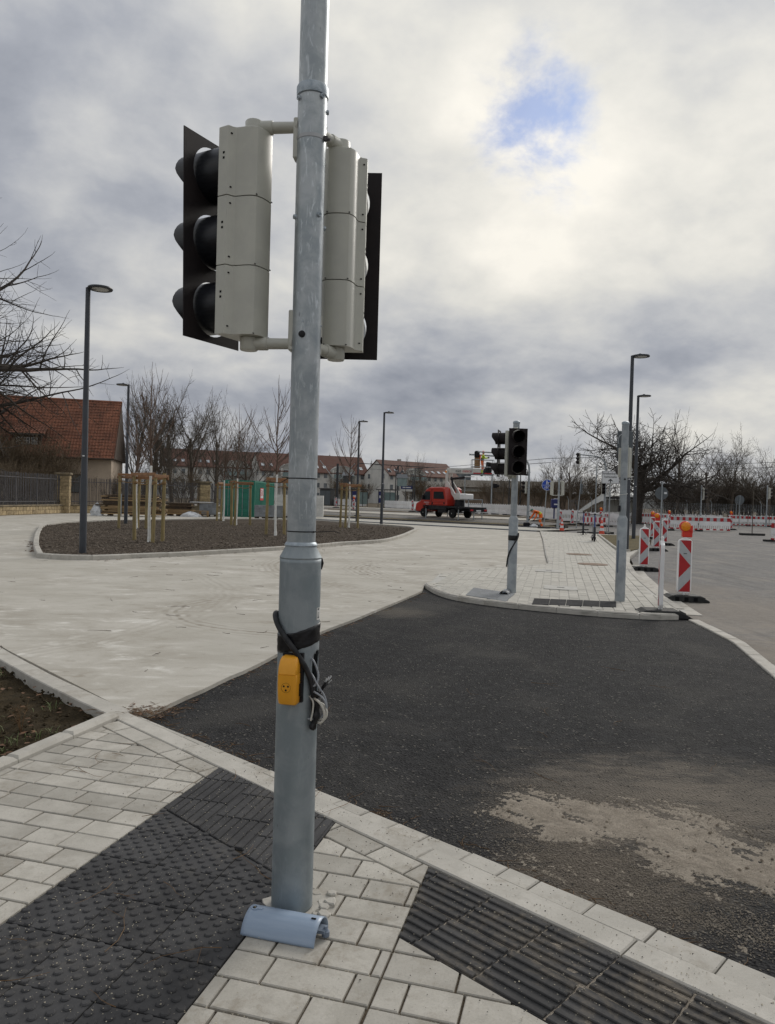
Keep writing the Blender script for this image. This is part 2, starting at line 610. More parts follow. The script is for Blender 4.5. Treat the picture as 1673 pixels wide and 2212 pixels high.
M['truck_red'] = mat('truck_red', (0.46, 0.032, 0.018), 0.34, 0, (0.40, 0.028, 0.017), vs=2, coat=0.4, rv=0.06)
M['truck_black'] = mat('chassis_black', (0.014, 0.015, 0.018), 0.6, 0, (0.03, 0.03, 0.033), vs=5, spec=0.22)
M['glass'] = mat('dark_glass', (0.02, 0.026, 0.03), 0.08, 0, (0.03, 0.035, 0.04), vs=2)
M['boom'] = mat('boom_white', (0.66, 0.66, 0.63), 0.42, 0, (0.58, 0.58, 0.55), vs=3)
M['tyre'] = mat('tyre', (0.016, 0.016, 0.017), 0.85, bp=0.2, bs=60, spec=0.22)
M['rim'] = mat('rim_silver', (0.40, 0.41, 0.42), 0.45, 0.5)
M['tail_red'] = mat('tail_light', (0.45, 0.015, 0.02), 0.3)
M['blue_sign'] = mat('sign_blue', (0.012, 0.065, 0.42), 0.42, 0, (0.012, 0.06, 0.38), vs=5)
M['sign_back'] = mat('sign_back_grey', (0.10, 0.115, 0.125), 0.6, 0, (0.085, 0.10, 0.11), vs=4)
M['navy'] = mat('navy_blue', (0.014, 0.022, 0.13), 0.45)
M['ink'] = mat('ink_black', (0.010, 0.010, 0.012), 0.6, spec=0.22)
M['ink_red'] = mat('ink_red', (0.55, 0.03, 0.02), 0.5)
M['scoot_blue'] = mat('scooter_blue', (0.02, 0.06, 0.25), 0.4)
M['scoot_grey'] = mat('scooter_dark', (0.022, 0.024, 0.03), 0.5)
M['cone_red'] = mat('cone_red', (0.75, 0.08, 0.03), 0.5)
M['container'] = mat('container_green', (0.012, 0.17, 0.115), 0.5, 0, (0.011, 0.145, 0.098), vs=2, rv=0.08)
M['timber'] = mat('rough_timber', (0.36, 0.25, 0.13), 0.85, 0, (0.25, 0.165, 0.085), vs=6, rnd=0.32, bp=0.25, bs=40, sc=(0.3, 3, 3))
M['timber_dark'] = mat('weathered_timber', (0.085, 0.058, 0.036), 0.9, 0, (0.05, 0.036, 0.025), vs=6, rnd=0.3, bp=0.25, bs=40)
M['film'] = mat('plastic_film', (0.66, 0.68, 0.70), 0.35, 0, (0.52, 0.54, 0.56), vs=6)
M['block_grey'] = mat('paving_block_grey', (0.22, 0.235, 0.25), 0.85, 0, (0.18, 0.19, 0.20), vs=5, rnd=0.15)
M['block_white'] = mat('pale_block', (0.56, 0.56, 0.54), 0.8, 0, (0.48, 0.48, 0.46), vs=5, rnd=0.08)
M['iron'] = mat('fence_iron', (0.085, 0.082, 0.088), 0.6, 0.1, (0.055, 0.052, 0.055), vs=3)
M['sandstone'] = mat('sandstone', (0.40, 0.31, 0.18), 0.9, 0, (0.26, 0.20, 0.115), vs=6, rnd=0.22, bp=0.5, bs=25, bd=0.02)
M['sandstone_cap'] = mat('sandstone_cap', (0.22, 0.175, 0.11), 0.9, 0, (0.12, 0.10, 0.07), vs=4, bp=0.5, bs=25, bd=0.02)
M['mortar'] = mat('mortar', (0.17, 0.14, 0.095), 0.95)
M['plaster'] = mat('house_plaster', (0.50, 0.41, 0.32), 0.9, 0, (0.44, 0.36, 0.28), vs=1.2, bp=0.1, bs=60)
M['roof_tile'] = mat('clay_tile', (0.265, 0.108, 0.062), 0.9, 0, (0.15, 0.062, 0.038), vs=0.9, lo=0.3, hi=0.7, bp=0.2, bs=30, speck=((0.07, 0.04, 0.025), 5.0, 0.60))
M['roof_far'] = mat('brown_roof', (0.12, 0.062, 0.047), 0.85, 0, (0.115, 0.048, 0.033), vs=0.8, rnd=0.08)
M['wood_dark'] = mat('dark_woodwork', (0.05, 0.032, 0.02), 0.75)
M['frame_white'] = mat('window_frame_white', (0.62, 0.62, 0.60), 0.6)
M['wall_white'] = mat('render_white', (0.62, 0.61, 0.575), 0.9, 0, (0.52, 0.515, 0.485), vs=0.35, bp=0.05, bs=30)
M['wall_grey'] = mat('render_grey', (0.36, 0.36, 0.335), 0.9, 0, (0.30, 0.30, 0.28), vs=0.4)
M['window_far'] = mat('window_glass_far', (0.06, 0.075, 0.085), 0.12, 0, (0.16, 0.18, 0.19), vs=0.6)
M['skylight'] = mat('skylight_glass', (0.60, 0.64, 0.67), 0.08, 0.35)
M['balcony'] = mat('balcony_glass', (0.20, 0.27, 0.27), 0.15, 0, (0.15, 0.21, 0.21), vs=1)
M['shelter'] = mat('shelter_frame', (0.03, 0.032, 0.036), 0.5)
M['dark_box'] = mat('cabinet_dark', (0.045, 0.046, 0.046), 0.6)
M['spruce'] = mat('spruce_needles', (0.020, 0.035, 0.026), 0.9, 0, (0.012, 0.022, 0.017), vs=3)
M['old_wall'] = mat('old_plaster_wall', (0.26, 0.20, 0.15), 0.95, 0, (0.16, 0.12, 0.09), vs=0.5, bp=0.3, bs=4)
M['zipt'] = mat('cable_tie', (0.008, 0.008, 0.009), 0.45, spec=0.22)
M['zip_w'] = mat('cable_tie_white', (0.6, 0.6, 0.58), 0.5)
M['wire'] = mat('overhead_wire', (0.05, 0.05, 0.055), 0.6)
M['iron_lid'] = mat('cast_iron_rust', (0.20, 0.125, 0.075), 0.8, 0.2, (0.12, 0.085, 0.06), vs=8, bp=0.4, bs=40)
M['lid_grey'] = mat('lid_concrete', (0.44, 0.43, 0.40), 0.85, 0, (0.36, 0.355, 0.33), vs=9)


# ---- ground surfaces
def m_concrete():
    m, t, b = base('plaza_concrete')
    v = coords(t, 'World')
    big = noise_n(t, v, 0.22, 4, 0.6, 0.6)
    st = noise_n(t, v, 0.9, 6, 0.68, 0.5, (0.8, 1.1, 1), rad(14))
    st2 = noise_n(t, v, 3.1, 6, 0.66, 0.4, (0.62, 1.25, 1), rad(22))
    blot = noise_n(t, v, 8.5, 5, 0.7, 0.3, (0.6, 1.3, 1), rad(-30))
    fine = noise_n(t, v, 70, 3, 0.65)
    c = mixc(t, step(t, st, 0.34, 0.66), (0.365, 0.342, 0.297), (0.485, 0.464, 0.418))
    c = mixc(t, mth(t, 'MULTIPLY', step(t, big, 0.42, 0.64), 0.55), c, (0.42, 0.402, 0.356))
    c = mixc(t, mth(t, 'MULTIPLY', step(t, st2, 0.52, 0.70), mth(t, 'MULTIPLY', step(t, big, 0.62, 0.42), 0.95)), c, (0.64, 0.625, 0.58))
    c = mixc(t, mth(t, 'MULTIPLY', step(t, st2, 0.46, 0.30), 0.55), c, (0.265, 0.238, 0.19))
    c = mixc(t, mth(t, 'MULTIPLY', step(t, blot, 0.60, 0.70), 0.40), c, (0.245, 0.218, 0.172))
    c = mixc(t, mth(t, 'MULTIPLY', step(t, blot, 0.40, 0.30), 0.35), c, (0.60, 0.585, 0.54))
    c = mixc(t, mth(t, 'MULTIPLY', step(t, fine, 0.45, 0.70), 0.22), c, (0.25, 0.228, 0.185))
    # turning tyre tracks: worn arcs about several centres
    for cx_, cy_, r_, w_, k_ in ((3.3, 17.6, 4.1, 0.6, 0.85), (4.6, 18.6, 7.4, 0.7, 0.7), (-1.2, 10.6, 1.9, 0.35, 0.7), (6.0, 24.0, 8.5, 0.6, 0.4), (-10.0, 11.0, 7.6, 0.5, 0.3)):
        ds = t.nodes.new('ShaderNodeVectorMath')
        ds.operation = 'DISTANCE'
        L(t, v, ds.inputs[0])
        ds.inputs[1].default_value = (cx_, cy_, 0)
        dd = mth(t, 'ADD', ds.outputs['Value'], mth(t, 'MULTIPLY', st, 0.35))
        d_ = mth(t, 'ABSOLUTE', mth(t, 'SUBTRACT', dd, r_))
        band = mth(t, 'SUBTRACT', 1.0, mth(t, 'DIVIDE', d_, w_), True)
        wav = mth(t, 'SINE', mth(t, 'MULTIPLY', dd, 44.0))
        msk = mth(t, 'MULTIPLY', band, mth(t, 'MULTIPLY', step(t, wav, -0.7, 0.9), step(t, st2, 0.36, 0.60)))
        c = mixc(t, mth(t, 'MULTIPLY', msk, k_), c, (0.215, 0.19, 0.15))
    L(t, c, b.inputs['Base Color'])
    b.inputs['Roughness'].default_value = 0.92
    b.inputs['Specular IOR Level'].default_value = 0.2
    bn = bump(t, b, fine, 0.25, 0.004)
    bump(t, b, blot, 0.2, 0.005, bn)
    return m


def m_asphalt(name, dark, lite, speckc, dust=None, grain=150.0, bstr=0.9, patch=None):
    m, t, b = base(name)
    v = coords(t, 'World')
    vo = t.nodes.new('ShaderNodeTexVoronoi')
    vo.inputs['Scale'].default_value = grain
    L(t, v, vo.inputs['Vector'])
    vc = t.nodes.new('ShaderNodeSeparateColor')
    L(t, vo.outputs['Color'], vc.inputs[0])
    big = noise_n(t, v, 0.7, 6, 0.6, 0.5)
    mid = noise_n(t, v, 9, 6, 0.65, 0.2)
    c = mixc(t, vc.outputs[0], dark, lite)
    c = mixc(t, mth(t, 'MULTIPLY', step(t, vc.outputs[1], 0.972, 0.985), 0.8), c, speckc)
    c = mixc(t, mth(t, 'MULTIPLY', step(t, mid, 0.40, 0.72), 0.45), c, tuple(x * 1.6 for x in lite))
    if dust:
        c = mixc(t, mth(t, 'MULTIPLY', step(t, big, dust[1], dust[2]), dust[3]), c, dust[0])
    if grain < 75 and not patch is None and name == 'old_road':
        tr = noise_n(t, v, 1.3, 4, 0.62, 0.5, (1.9, 0.16, 1), rad(-22))
        c = mixc(t, mth(t, 'MULTIPLY', step(t, tr, 0.52, 0.66), 0.45), c, (0.085, 0.082, 0.079))
        c = mixc(t, mth(t, 'MULTIPLY', step(t, tr, 0.44, 0.32), 0.35), c, (0.26, 0.245, 0.22))
    if patch:
        for px_, py_, r_, col_, k_ in patch:
            ds = t.nodes.new('ShaderNodeVectorMath')
            ds.operation = 'DISTANCE'
            L(t, v, ds.inputs[0])
            ds.inputs[1].default_value = (px_, py_, 0)
            fall = mth(t, 'SUBTRACT', 1.0, mth(t, 'DIVIDE', ds.outputs['Value'], r_), True)
            pn = noise_n(t, v, 5.5, 6, 0.70, 0.6, (0.6, 1.7, 1), rad(38))
            msk = step(t, mth(t, 'ADD', mth(t, 'MULTIPLY', fall, 0.7), mth(t, 'MULTIPLY', pn, 0.9)), 0.60, 1.05)
            c = mixc(t, mth(t, 'MULTIPLY', msk, k_), c, col_)
    L(t, c, b.inputs['Base Color'])
    b.inputs['Roughness'].default_value = 0.92
    b.inputs['Specular IOR Level'].default_value = 0.18
    bn = bump(t, b, vo.outputs['Distance'], bstr, 0.008)
    bump(t, b, mid, 0.25, 0.01, bn)
    return m


def m_paver(name, c1, c2, rnd, speck=0.5, dust=None):
    m, t, b = base(name)
    v = coords(t)
    wv = coords(t, 'World')
    n1_ = noise_n(t, v, 5, 6, 0.6, 0.3)
    n2_ = noise_n(t, v, 120, 4, 0.7)
    n3_ = noise_n(t, v, 16, 7, 0.7, 0.4)
    c = mixc(t, step(t, n1_, 0.33, 0.68), c1, c2)
    c = mixc(t, mth(t, 'MULTIPLY', step(t, n3_, 0.55, 0.70), 0.35), c, tuple(x * 0.72 for x in c2))
    c = mixc(t, mth(t, 'MULTIPLY', step(t, n2_, 0.52, 0.70), speck), c, tuple(x * 0.66 for x in c2))
    c = mixc(t, mth(t, 'MULTIPLY', step(t, n2_, 0.42, 0.30), speck), c, tuple(min(1, x * 1.25) for x in c1))
    oi = t.nodes.new('ShaderNodeObjectInfo')
    hs = t.nodes.new('ShaderNodeHueSaturation')
    L(t, mth(t, 'ADD', 1.0 - rnd, mth(t, 'MULTIPLY', oi.outputs['Random'], 2 * rnd)), hs.inputs['Value'])
    L(t, c, hs.inputs['Color'])
    c = hs.outputs[0]
    if dust:
        d1 = noise_n(t, wv, dust[1], 6, 0.72, 0.6)
        d2 = noise_n(t, wv, dust[1] * 9, 4, 0.7, 0.3)
        dm = step(t, mth(t, 'ADD', mth(t, 'MULTIPLY', d1, 0.7), mth(t, 'MULTIPLY', d2, 0.3)), dust[2], dust[3])
        c = mixc(t, mth(t, 'MULTIPLY', dm, dust[4]), c, dust[0])
    L(t, c, b.inputs['Base Color'])
    b.inputs['Roughness'].default_value = 0.9
    b.inputs['Specular IOR Level'].default_value = 0.25
    bn = bump(t, b, n2_, 0.45, 0.002)
    bump(t, b, n3_, 0.2, 0.003, bn)
    return m


def m_soil(name, c1, c2, c3, s1=8.0, s2=60.0, k=1.0):
    m, t, b = base(name)
    v = coords(t, 'World')
    a = noise_n(t, v, s1, 8, 0.68, 0.4)
    f = noise_n(t, v, s2, 6, 0.7, 0.3)
    c = mixc(t, step(t, a, 0.35, 0.65), c1, c2)
    c = mixc(t, step(t, f, 0.52, 0.68), c, c3)
    L(t, c, b.inputs['Base Color'])
    b.inputs['Roughness'].default_value = 0.97
    b.inputs['Specular IOR Level'].default_value = 0.1
    bn = bump(t, b, f, 0.8 * k, 0.012)
    bump(t, b, a, 0.7 * k, 0.03, bn)
    return m


M['concrete'] = m_concrete()
M['asphalt'] = m_asphalt('new_asphalt', (0.007, 0.0073, 0.008), (0.028, 0.028, 0.029), (0.15, 0.142, 0.125), ((0.062, 0.059, 0.054), 0.46, 0.70, 0.6), 70, 1.0,
                         patch=((1.45, 4.15, 1.35, (0.17, 0.147, 0.12), 0.6), (1.0, 3.3, 0.8, (0.14, 0.117, 0.092), 0.6), (2.2, 4.2, 1.2, (0.17, 0.147, 0.12), 0.5), (0.2, 11.0, 0.9, (0.17, 0.15, 0.12), 0.35)))
M['road'] = m_asphalt('old_road', (0.105, 0.102, 0.10), (0.16, 0.156, 0.151), (0.28, 0.27, 0.25), ((0.235, 0.215, 0.19), 0.46, 0.70, 0.65), 70, 0.35,
                      patch=((6.4, 12.0, 4.6, (0.25, 0.212, 0.168), 0.42), (4.8, 8.6, 2.6, (0.25, 0.21, 0.165), 0.45), (6.3, 15.5, 2.4, (0.20, 0.17, 0.14), 0.4)))
M['far_road'] = m_asphalt('far_road', (0.10, 0.098, 0.096), (0.15, 0.147, 0.143), (0.22, 0.21, 0.2), ((0.22, 0.195, 0.16), 0.44, 0.62, 0.7), 30, 0.3)
M['paver'] = m_paver('paver_grey', (0.445, 0.425, 0.381), (0.35, 0.332, 0.293), 0.13, 0.4, ((0.235, 0.205, 0.162), 2.6, 0.50, 0.66, 0.62))
M['paver_far'] = m_paver('paver_pale', (0.46, 0.445, 0.40), (0.40, 0.385, 0.345), 0.09, 0.15)
M['kerb'] = m_paver('kerb_concrete', (0.475, 0.455, 0.412), (0.395, 0.378, 0.34), 0.06, 0.25, ((0.27, 0.24, 0.195), 2.2, 0.50, 0.66, 0.55))
M['tactile'] = m_paver('tactile_anthracite', (0.062, 0.062, 0.064), (0.042, 0.042, 0.044), 0.12, 0.35, ((0.135, 0.125, 0.11), 2.4, 0.52, 0.72, 0.55))
M['tactile_sandy'] = m_paver('tactile_sandy', (0.066, 0.065, 0.065), (0.046, 0.046, 0.047), 0.10, 0.35, ((0.20, 0.17, 0.13), 3.2, 0.46, 0.66, 0.55))
M['joint'] = m_soil('joint_sand', (0.125, 0.10, 0.072), (0.08, 0.064, 0.048), (0.22, 0.185, 0.135), 20, 160, 0.6)
M['soil'] = m_soil('bed_soil', (0.050, 0.038, 0.022), (0.032, 0.025, 0.015), (0.085, 0.064, 0.036), 9, 70)
M['mulch'] = m_soil('bark_mulch', (0.070, 0.054, 0.040), (0.044, 0.034, 0.026), (0.12, 0.098, 0.078), 1.6, 22, 1.6)
M['dirt'] = m_soil('far_dirt', (0.10, 0.080, 0.055), (0.066, 0.052, 0.037), (0.16, 0.13, 0.09), 0.8, 9)
M['sand'] = m_soil('drift_sand', (0.35, 0.308, 0.255), (0.25, 0.218, 0.178), (0.40, 0.357, 0.30), 9, 120, 1.1)
M['clod'] = m_soil('sand_clod', (0.24, 0.20, 0.155), (0.18, 0.15, 0.115), (0.29, 0.245, 0.195), 9, 120, 1.0)
M['grass_dry'] = m_soil('dry_lawn', (0.115, 0.092, 0.045), (0.075, 0.062, 0.033), (0.16, 0.135, 0.07), 1.2, 20)
M['grit'] = mat('grit', (0.50, 0.45, 0.34), 0.8, 0, (0.30, 0.27, 0.22), vs=60)
M['grit_dark'] = mat('grit_dark', (0.03, 0.028, 0.026), 0.8)
M['mat_base'] = M['dirt']

# ------------------------------------------------------------------ the ground
def sm(x, a, b):
    t = max(0.0, min(1.0, (x - a) / (b - a)))
    return t * t * (3 - 2 * t)


def zg(x, y):
    """height of the far ground: the tram tracks lie a little higher than the plaza"""
    m_ = 0.61 * x + 0.79 * y
    return 0.45 * sm(m_, 50, 60) * sm(x, 17, 11)


# far ground sheet out to the horizon
mb = MB()
xs = [-900, -400, -200, -120] + list(range(-90, 121, 6)) + [160, 260, 500, 900]
ys = [-60, -20, 0, 10, 20, 30, 38] + list(range(42, 130, 4)) + [150, 200, 300, 500, 900, 1500]
gv = [(x, y, -0.13 + zg(x, y) + (0.10 if 0.61 * x + 0.79 * y > 50 else 0.0) * sm(x, 17, 11)) for y in ys for x in xs]
gf = []
for j in range(len(ys) - 1):
    for i in range(len(xs) - 1):
        k = j * len(xs) + i
        gf.append((k, k + 1, k + 1 + len(xs), k + len(xs)))
mb.add(gv, gf)
struct('ground', mb, M['dirt'], smooth=True)

# ---- concrete plaza, its edge against the asphalt a little ragged
edge = spline([(-1.750, 5.505), (-1.447, 6.475), (-1.105, 7.729), (-0.787, 9.018), (-0.204, 10.712), (0.676, 13.462)], 5)
edge = [(p.x + random.uniform(-.012, .012), p.y + random.uniform(-.012, .012)) for p in edge]
isl_back = [(0.75, 14.27), (0.93, 14.75), (1.17, 16.2), (1.67, 17.05), (2.63, 18.19), (3.86, 19.31), (4.35, 19.87), (4.94, 22.94), (6.52, 30.85), (8.81, 42.74)]
conc = edge + isl_back + [(1.49, 48.4), (-5.2, 54.8), (-12, 62), (-20, 70), (-48, 70), (-60, 40), (-16, 20.4), (-9, 13.1), (-6, 9.9), (-3.80, 7.50), (-1.92, 5.56)]
top = rects_poly(conc, 0.0)
n = len(conc)
top.add([(p[0], p[1], 0.0) for p in conc] + [(p[0], p[1], -0.2) for p in conc], [(i, i + n, (i + 1) % n + n, (i + 1) % n) for i in range(n)])
struct('plaza_concrete', top, M['concrete'])

# ---- freshly laid asphalt in front, gently uneven
asp_out = [(-1.95, 5.62)] + [(p[0] - 0.05, p[1] + 0.05) for p in edge[1:-1]] + [(0.70, 14.4), (1.3, 13.3), (1.9, 12.5), (3.4, 11.7), (4.75, 11.75), (4.40, 9.26), (3.90, 7.24), (3.3, 5.3), (2.75, 3.0), (2.4, 1.2), (1.35, 2.5), (-1.9, 5.35)]
struct('asphalt', rects_poly(asp_out, -0.034), M['asphalt'])
road_out = [(2.35, 1.1), (2.70, 3.0), (3.25, 5.3), (3.86, 7.24), (4.36, 9.26), (4.72, 11.6), (5.3, 14.2), (6.2, 18.2), (7.8, 23.6), (9.7, 28.2), (11.7, 32.8), (14.5, 40.5), (9.2, 42.9), (12.5, 55), (17, 75), (50, 75), (60, 40), (40, 10), (20, -5), (2.0, -5)]
struct('road', rects_poly(road_out, -0.046), M['road'])

# ---- footway: paving grid turned by -15 degrees, kerb running at -43 degrees
A15 = rad(-15.0)
UO = Vector((-0.687, 3.184))
UU, VV = Vector((cos(A15), sin(A15))), Vector((-sin(A15), cos(A15)))
I0, I1 = Vector((-1.93, 5.345)), Vector((1.06, 2.545))
KK = (I1 - I0).normalized()
NN = Vector((-KK.y, KK.x))
INN = NN.dot(I0)
def uv(u, v): return (UO.x + UU.x * u + VV.x * v, UO.y + UU.y * u + VV.y * v)
def sn(s, n_): return (I0.x + KK.x * s + NN.x * (n_ - INN), I0.y + KK.y * s + NN.y * (n_ - INN))
def hp_n(n_): return (NN.x, NN.y, n_)                       # n <= n_
def hp_nr(n_): return (-NN.x, -NN.y, -n_)                   # n >= n_
def hp_u(u): c = UU.dot(UO); return (UU.x, UU.y, c + u)     # u' <= u
def hp_ur(u): c = UU.dot(UO); return (-UU.x, -UU.y, -c - u)
U0, U1, US = -0.606, 0.303, 0.855
E0, E1 = Vector((-1.965, 5.385)), Vector((-2.25, 4.40))     # edging beside the soil
ED = (E1 - E0).normalized()
EN = Vector((ED.y, -ED.x))                                  # to the left (soil side)
hp_edge = (EN.x, EN.y, EN.dot(E0) - 0.055)
hp_far = (0, -1, -1.25)
NS0 = INN - 0.5

walk = tag(MB().build('sidewalk', M['joint']), kind='structure')
walk.data.clear_geometry()
base_poly = [sn(-0.02, INN + 0.12), sn(6.5, INN + 0.12), (3.0, -2.5), (-4.5, -2.5), (-3.1, 1.6), tuple(E0 + EN * 0.03)]
tmp = rects_poly(base_poly, -0.015)
walk.data.from_pydata(tmp.v, [], tmp.f)
walk.data.update()


def stone(poly, name, m, parent, z=0.0, gap=0.0048, bev=0.0035, th=0.05, jit=0.0015):
    if len(poly) < 3 or area(poly) < 0.0012:
        return None
    n_ = len(poly)
    if sum(poly[i][0] * poly[(i + 1) % n_][1] - poly[(i + 1) % n_][0] * poly[i][1] for i in range(n_)) < 0:
        poly = poly[::-1]
    poly = inset(poly, gap)
    cx_ = sum(p[0] for p in poly) / n_
    cy_ = sum(p[1] for p in poly) / n_
    loc_ = [(p[0] - cx_, p[1] - cy_) for p in poly]
    o = MB().prism(loc_, -th, 0.0, bev=bev).build(name, m, parent, loc=(cx_, cy_, z + random.uniform(-jit, jit)))
    o.rotation_euler = (random.uniform(-.004, .004), random.uniform(-.004, .004), 0)
    return o


def clip_all(poly, hps):
    for h_ in hps:
        if len(poly) < 3:
            return []
        poly = clip(poly, *h_)
    return poly


def rows_of(u_from, u_to, v_from, v_to, row, lens, regions):
    v = v_from
    r_ = 0
    while v < v_to:
        u = u_from - random.uniform(0, 0.3)
        while u < u_to:
            w = random.choice(lens)
            q = [uv(u, v), uv(u + w, v), uv(u + w, v + row), uv(u, v + row)]
            for hps in regions:
                pc = clip_all(q, hps)
                if len(pc) >= 3:
                    stone(pc, 'paver', M['paver'], walk)
            u += w
        v += row
        r_ += 1


FR = INN - 0.145
rows_of(-2.1, U0, -2.2, 1.9, 0.147, (0.3, 0.3, 0.2, 0.2, 0.25), [[hp_n(FR), hp_u(U0), hp_edge, hp_far]])
rows_of(U1, 2.3, -2.0, 0.9, 0.155, (0.3, 0.3, 0.19, 0.19), [[hp_n(FR), hp_ur(U1), hp_u(US), hp_far], [hp_n(NS0), hp_ur(US), hp_far]])
s = 0.05
while s < 4.2:                                              # border course along the kerb
    w = random.choice((0.2, 0.24, 0.3))
    q = [sn(s, FR), sn(s + w, FR), sn(s + w, INN), sn(s, INN)]
    for hps in ([hp_u(U0), hp_edge], [hp_ur(U1), hp_u(US)]):
        stone(clip_all(q, hps), 'paver', M['paver'], walk)
    s += w

# studded tactile slabs, three abreast
TU, TV = 0.303, 0.281


def clipped_slab(q, hps, tops, name, m, studs=None, low=-0.003):
    pc = clip_all(q, hps)
    if len(pc) < 3 or area(pc) < 0.002:
        return
    cx_ = sum(p[0] for p in pc) / len(pc)
    cy_ = sum(p[1] for p in pc) / len(pc)
    mb = MB()
    ins = inset(pc if sum(pc[i][0] * pc[(i + 1) % len(pc)][1] - pc[(i + 1) % len(pc)][0] * pc[i][1] for i in range(len(pc))) > 0 else pc[::-1], 0.003)
    mb.prism([(p[0] - cx_, p[1] - cy_) for p in ins], -0.05, low, bev=0.002)
    for tp in tops:
        t2 = clip_all(tp, hps)
        if len(t2) >= 3 and area(t2) > 2e-4:
            mb.prism([(p[0] - cx_, p[1] - cy_) for p in t2], low - 0.001, 0.0035, bev=0.003)
    for (x, y) in (studs or []):
        if all(a * x + b * y <= c - 0.008 for a, b, c in hps):
            mb.lathe([(0.0165, low - 0.001), (0.0155, low + 0.003), (0.0115, low + 0.0062)], 12, (x - cx_, y - cy_, 0))
    o = mb.build(name, m, walk, loc=(cx_, cy_, random.uniform(-.001, .001)))
    o.rotation_euler = (random.uniform(-.003, .003), random.uniform(-.003, .003), 0)


# the line between studs and ribs runs parallel to the kerb
RB = NN.dot(Vector((-1.0, 3.735)))
for i in range(3):
    for j in range(-9, 4):
        u, v = U0 + i * TU, j * TV
        st = []
        for a in range(4):
            for b in range(4):
                st.append(uv(u + TU * (a + 0.25) / 4, v + TV * (b + 0.25) / 4))
                st.append(uv(u + TU * (a + 0.75) / 4, v + TV * (b + 0.75) / 4))
        clipped_slab([uv(u, v), uv(u + TU, v), uv(u + TU, v + TV), uv(u, v + TV)], [hp_n(RB), hp_far], [], 'tactile_slab', M['tactile'], st)
    for j in range(0, 6):
        u, v = U0 + i * TU, 0.104 + j * 0.287 + (-0.14 if i == 1 else 0.0)
        rib = [[uv(u + 0.003 + 0.0492 * k, v + 0.004), uv(u + 0.003 + 0.0492 * k + 0.040, v + 0.004), uv(u + 0.003 + 0.0492 * k + 0.040, v + 0.283), uv(u + 0.003 + 0.0492 * k, v + 0.283)] for k in range(6)]
        clipped_slab([uv(u, v), uv(u + TU, v), uv(u + TU, v + 0.287), uv(u, v + 0.287)], [hp_nr(RB), hp_n(INN)], rib, 'rib_slab', M['tactile'], low=-0.004)
# guiding stripes along the kerb
S0 = KK.dot(Vector((0.235, 3.305)) - I0)
for r_ in range(2):
    n0 = NS0 + r_ * 0.25
    for j in range(-2, 9):
        s = S0 + 0.06 + j * 0.281 + (0.0 if r_ else -0.02)
        rib = [[sn(s + 0.005, n0 + 0.006 + 0.049 * k), sn(s + 0.276, n0 + 0.006 + 0.049 * k), sn(s + 0.276, n0 + 0.006 + 0.049 * k + 0.024), sn(s + 0.005, n0 + 0.006 + 0.049 * k + 0.024)] for k in range(5)]
        clipped_slab([sn(s, n0), sn(s + 0.281, n0), sn(s + 0.281, n0 + 0.25), sn(s, n0 + 0.25)], [hp_ur(US), hp_far], rib, 'stripe_slab', M['tactile_sandy'], low=-0.005)

# flush kerb and the small gutter stones beside it
KB = INN + 0.142
OA, OB = Vector((-1.85, 5.50)), Vector((1.45, 2.58))
hp_out = left_of(tuple(OB), tuple(OA))
s = -0.12
while s < 6.2:
    q = [sn(s, INN), sn(s + 1.0, INN), sn(s + 1.0, KB), sn(s, KB)]
    stone(q, 'kerb_stone', M['kerb'], walk, 0.004, 0.003, 0.006, 0.14, 0.001)
    s += 1.0
s = 0.0
while s < 6.2:
    w = random.choice((0.16, 0.2, 0.2, 0.26))
    q = [sn(s, KB), sn(s + w, KB), sn(s + w, KB + 0.3), sn(s, KB + 0.3)]
    stone(clip_all(q, [hp_out]), 'gutter_stone', M['kerb'], walk, -0.006, 0.003, 0.005, 0.12, 0.003)
    s += w


def kerb_run(pts, width, z0, z1, length, parent, name='kerb_stone', closed=False, bev=0.015, m='kerb', gap=0.004, side=0.0):
    """stones laid end to end along a line; side shifts the run off the line (+ to the left)"""
    pts = [Vector((p[0], p[1])) for p in pts]
    if closed:
        pts = pts + [pts[0]]
    cum = [0.0]
    for a, b in zip(pts, pts[1:]):
        cum.append(cum[-1] + (b - a).length)
    tot = cum[-1]
    cnt = max(1, round(tot / length))
    ln = tot / cnt

    def at(d):
        d = max(0, min(tot, d))
        for i in range(len(pts) - 1):
            if d <= cum[i + 1] + 1e-9:
                t = (d - cum[i]) / max(1e-9, cum[i + 1] - cum[i])
                p = pts[i].lerp(pts[i + 1], t)
                e = 0.05
                return p
        return pts[-1]

    def fr(d):
        p = at(d)
        a, b = at(d - 0.12), at(d + 0.12)
        t = (b - a).normalized()
        nn = Vector((-t.y, t.x))
        return p + nn * side, nn
    for i in range(cnt):
        k = 3 if ln > 0.5 else 2
        ds = [i * ln + gap / 2 + (ln - gap) * j / (k - 1) for j in range(k)]
        lft, rgt = [], []
        for d in ds:
            p, nn = fr(d)
            lft.append(p + nn * width / 2)
            rgt.append(p - nn * width / 2)
        poly = rgt + lft[::-1]
        cx_ = sum(p.x for p in poly) / len(poly)
        cy_ = sum(p.y for p in poly) / len(poly)
        MB().prism([(p.x - cx_, p.y - cy_) for p in poly], z0, z1 + random.uniform(-.003, .003), bev=bev).build(name, M[m], parent, loc=(cx_, cy_, 0))


# kerb strip between soil and concrete, and the edging between soil and footway
kerb_run([(-1.93, 5.47), (-2.35, 5.86), (-3.0, 6.50), (-3.87, 7.42), (-6.0, 9.82), (-9.0, 13.0), (-16, 20.3)], 0.17, -0.16, 0.004, 1.0, walk, bev=0.008)
kerb_run([tuple(E0), tuple(E1), tuple(E0 + ED * 3.4)], 0.11, -0.12, 0.038, 0.5, walk, 'edging_stone', bev=0.02)

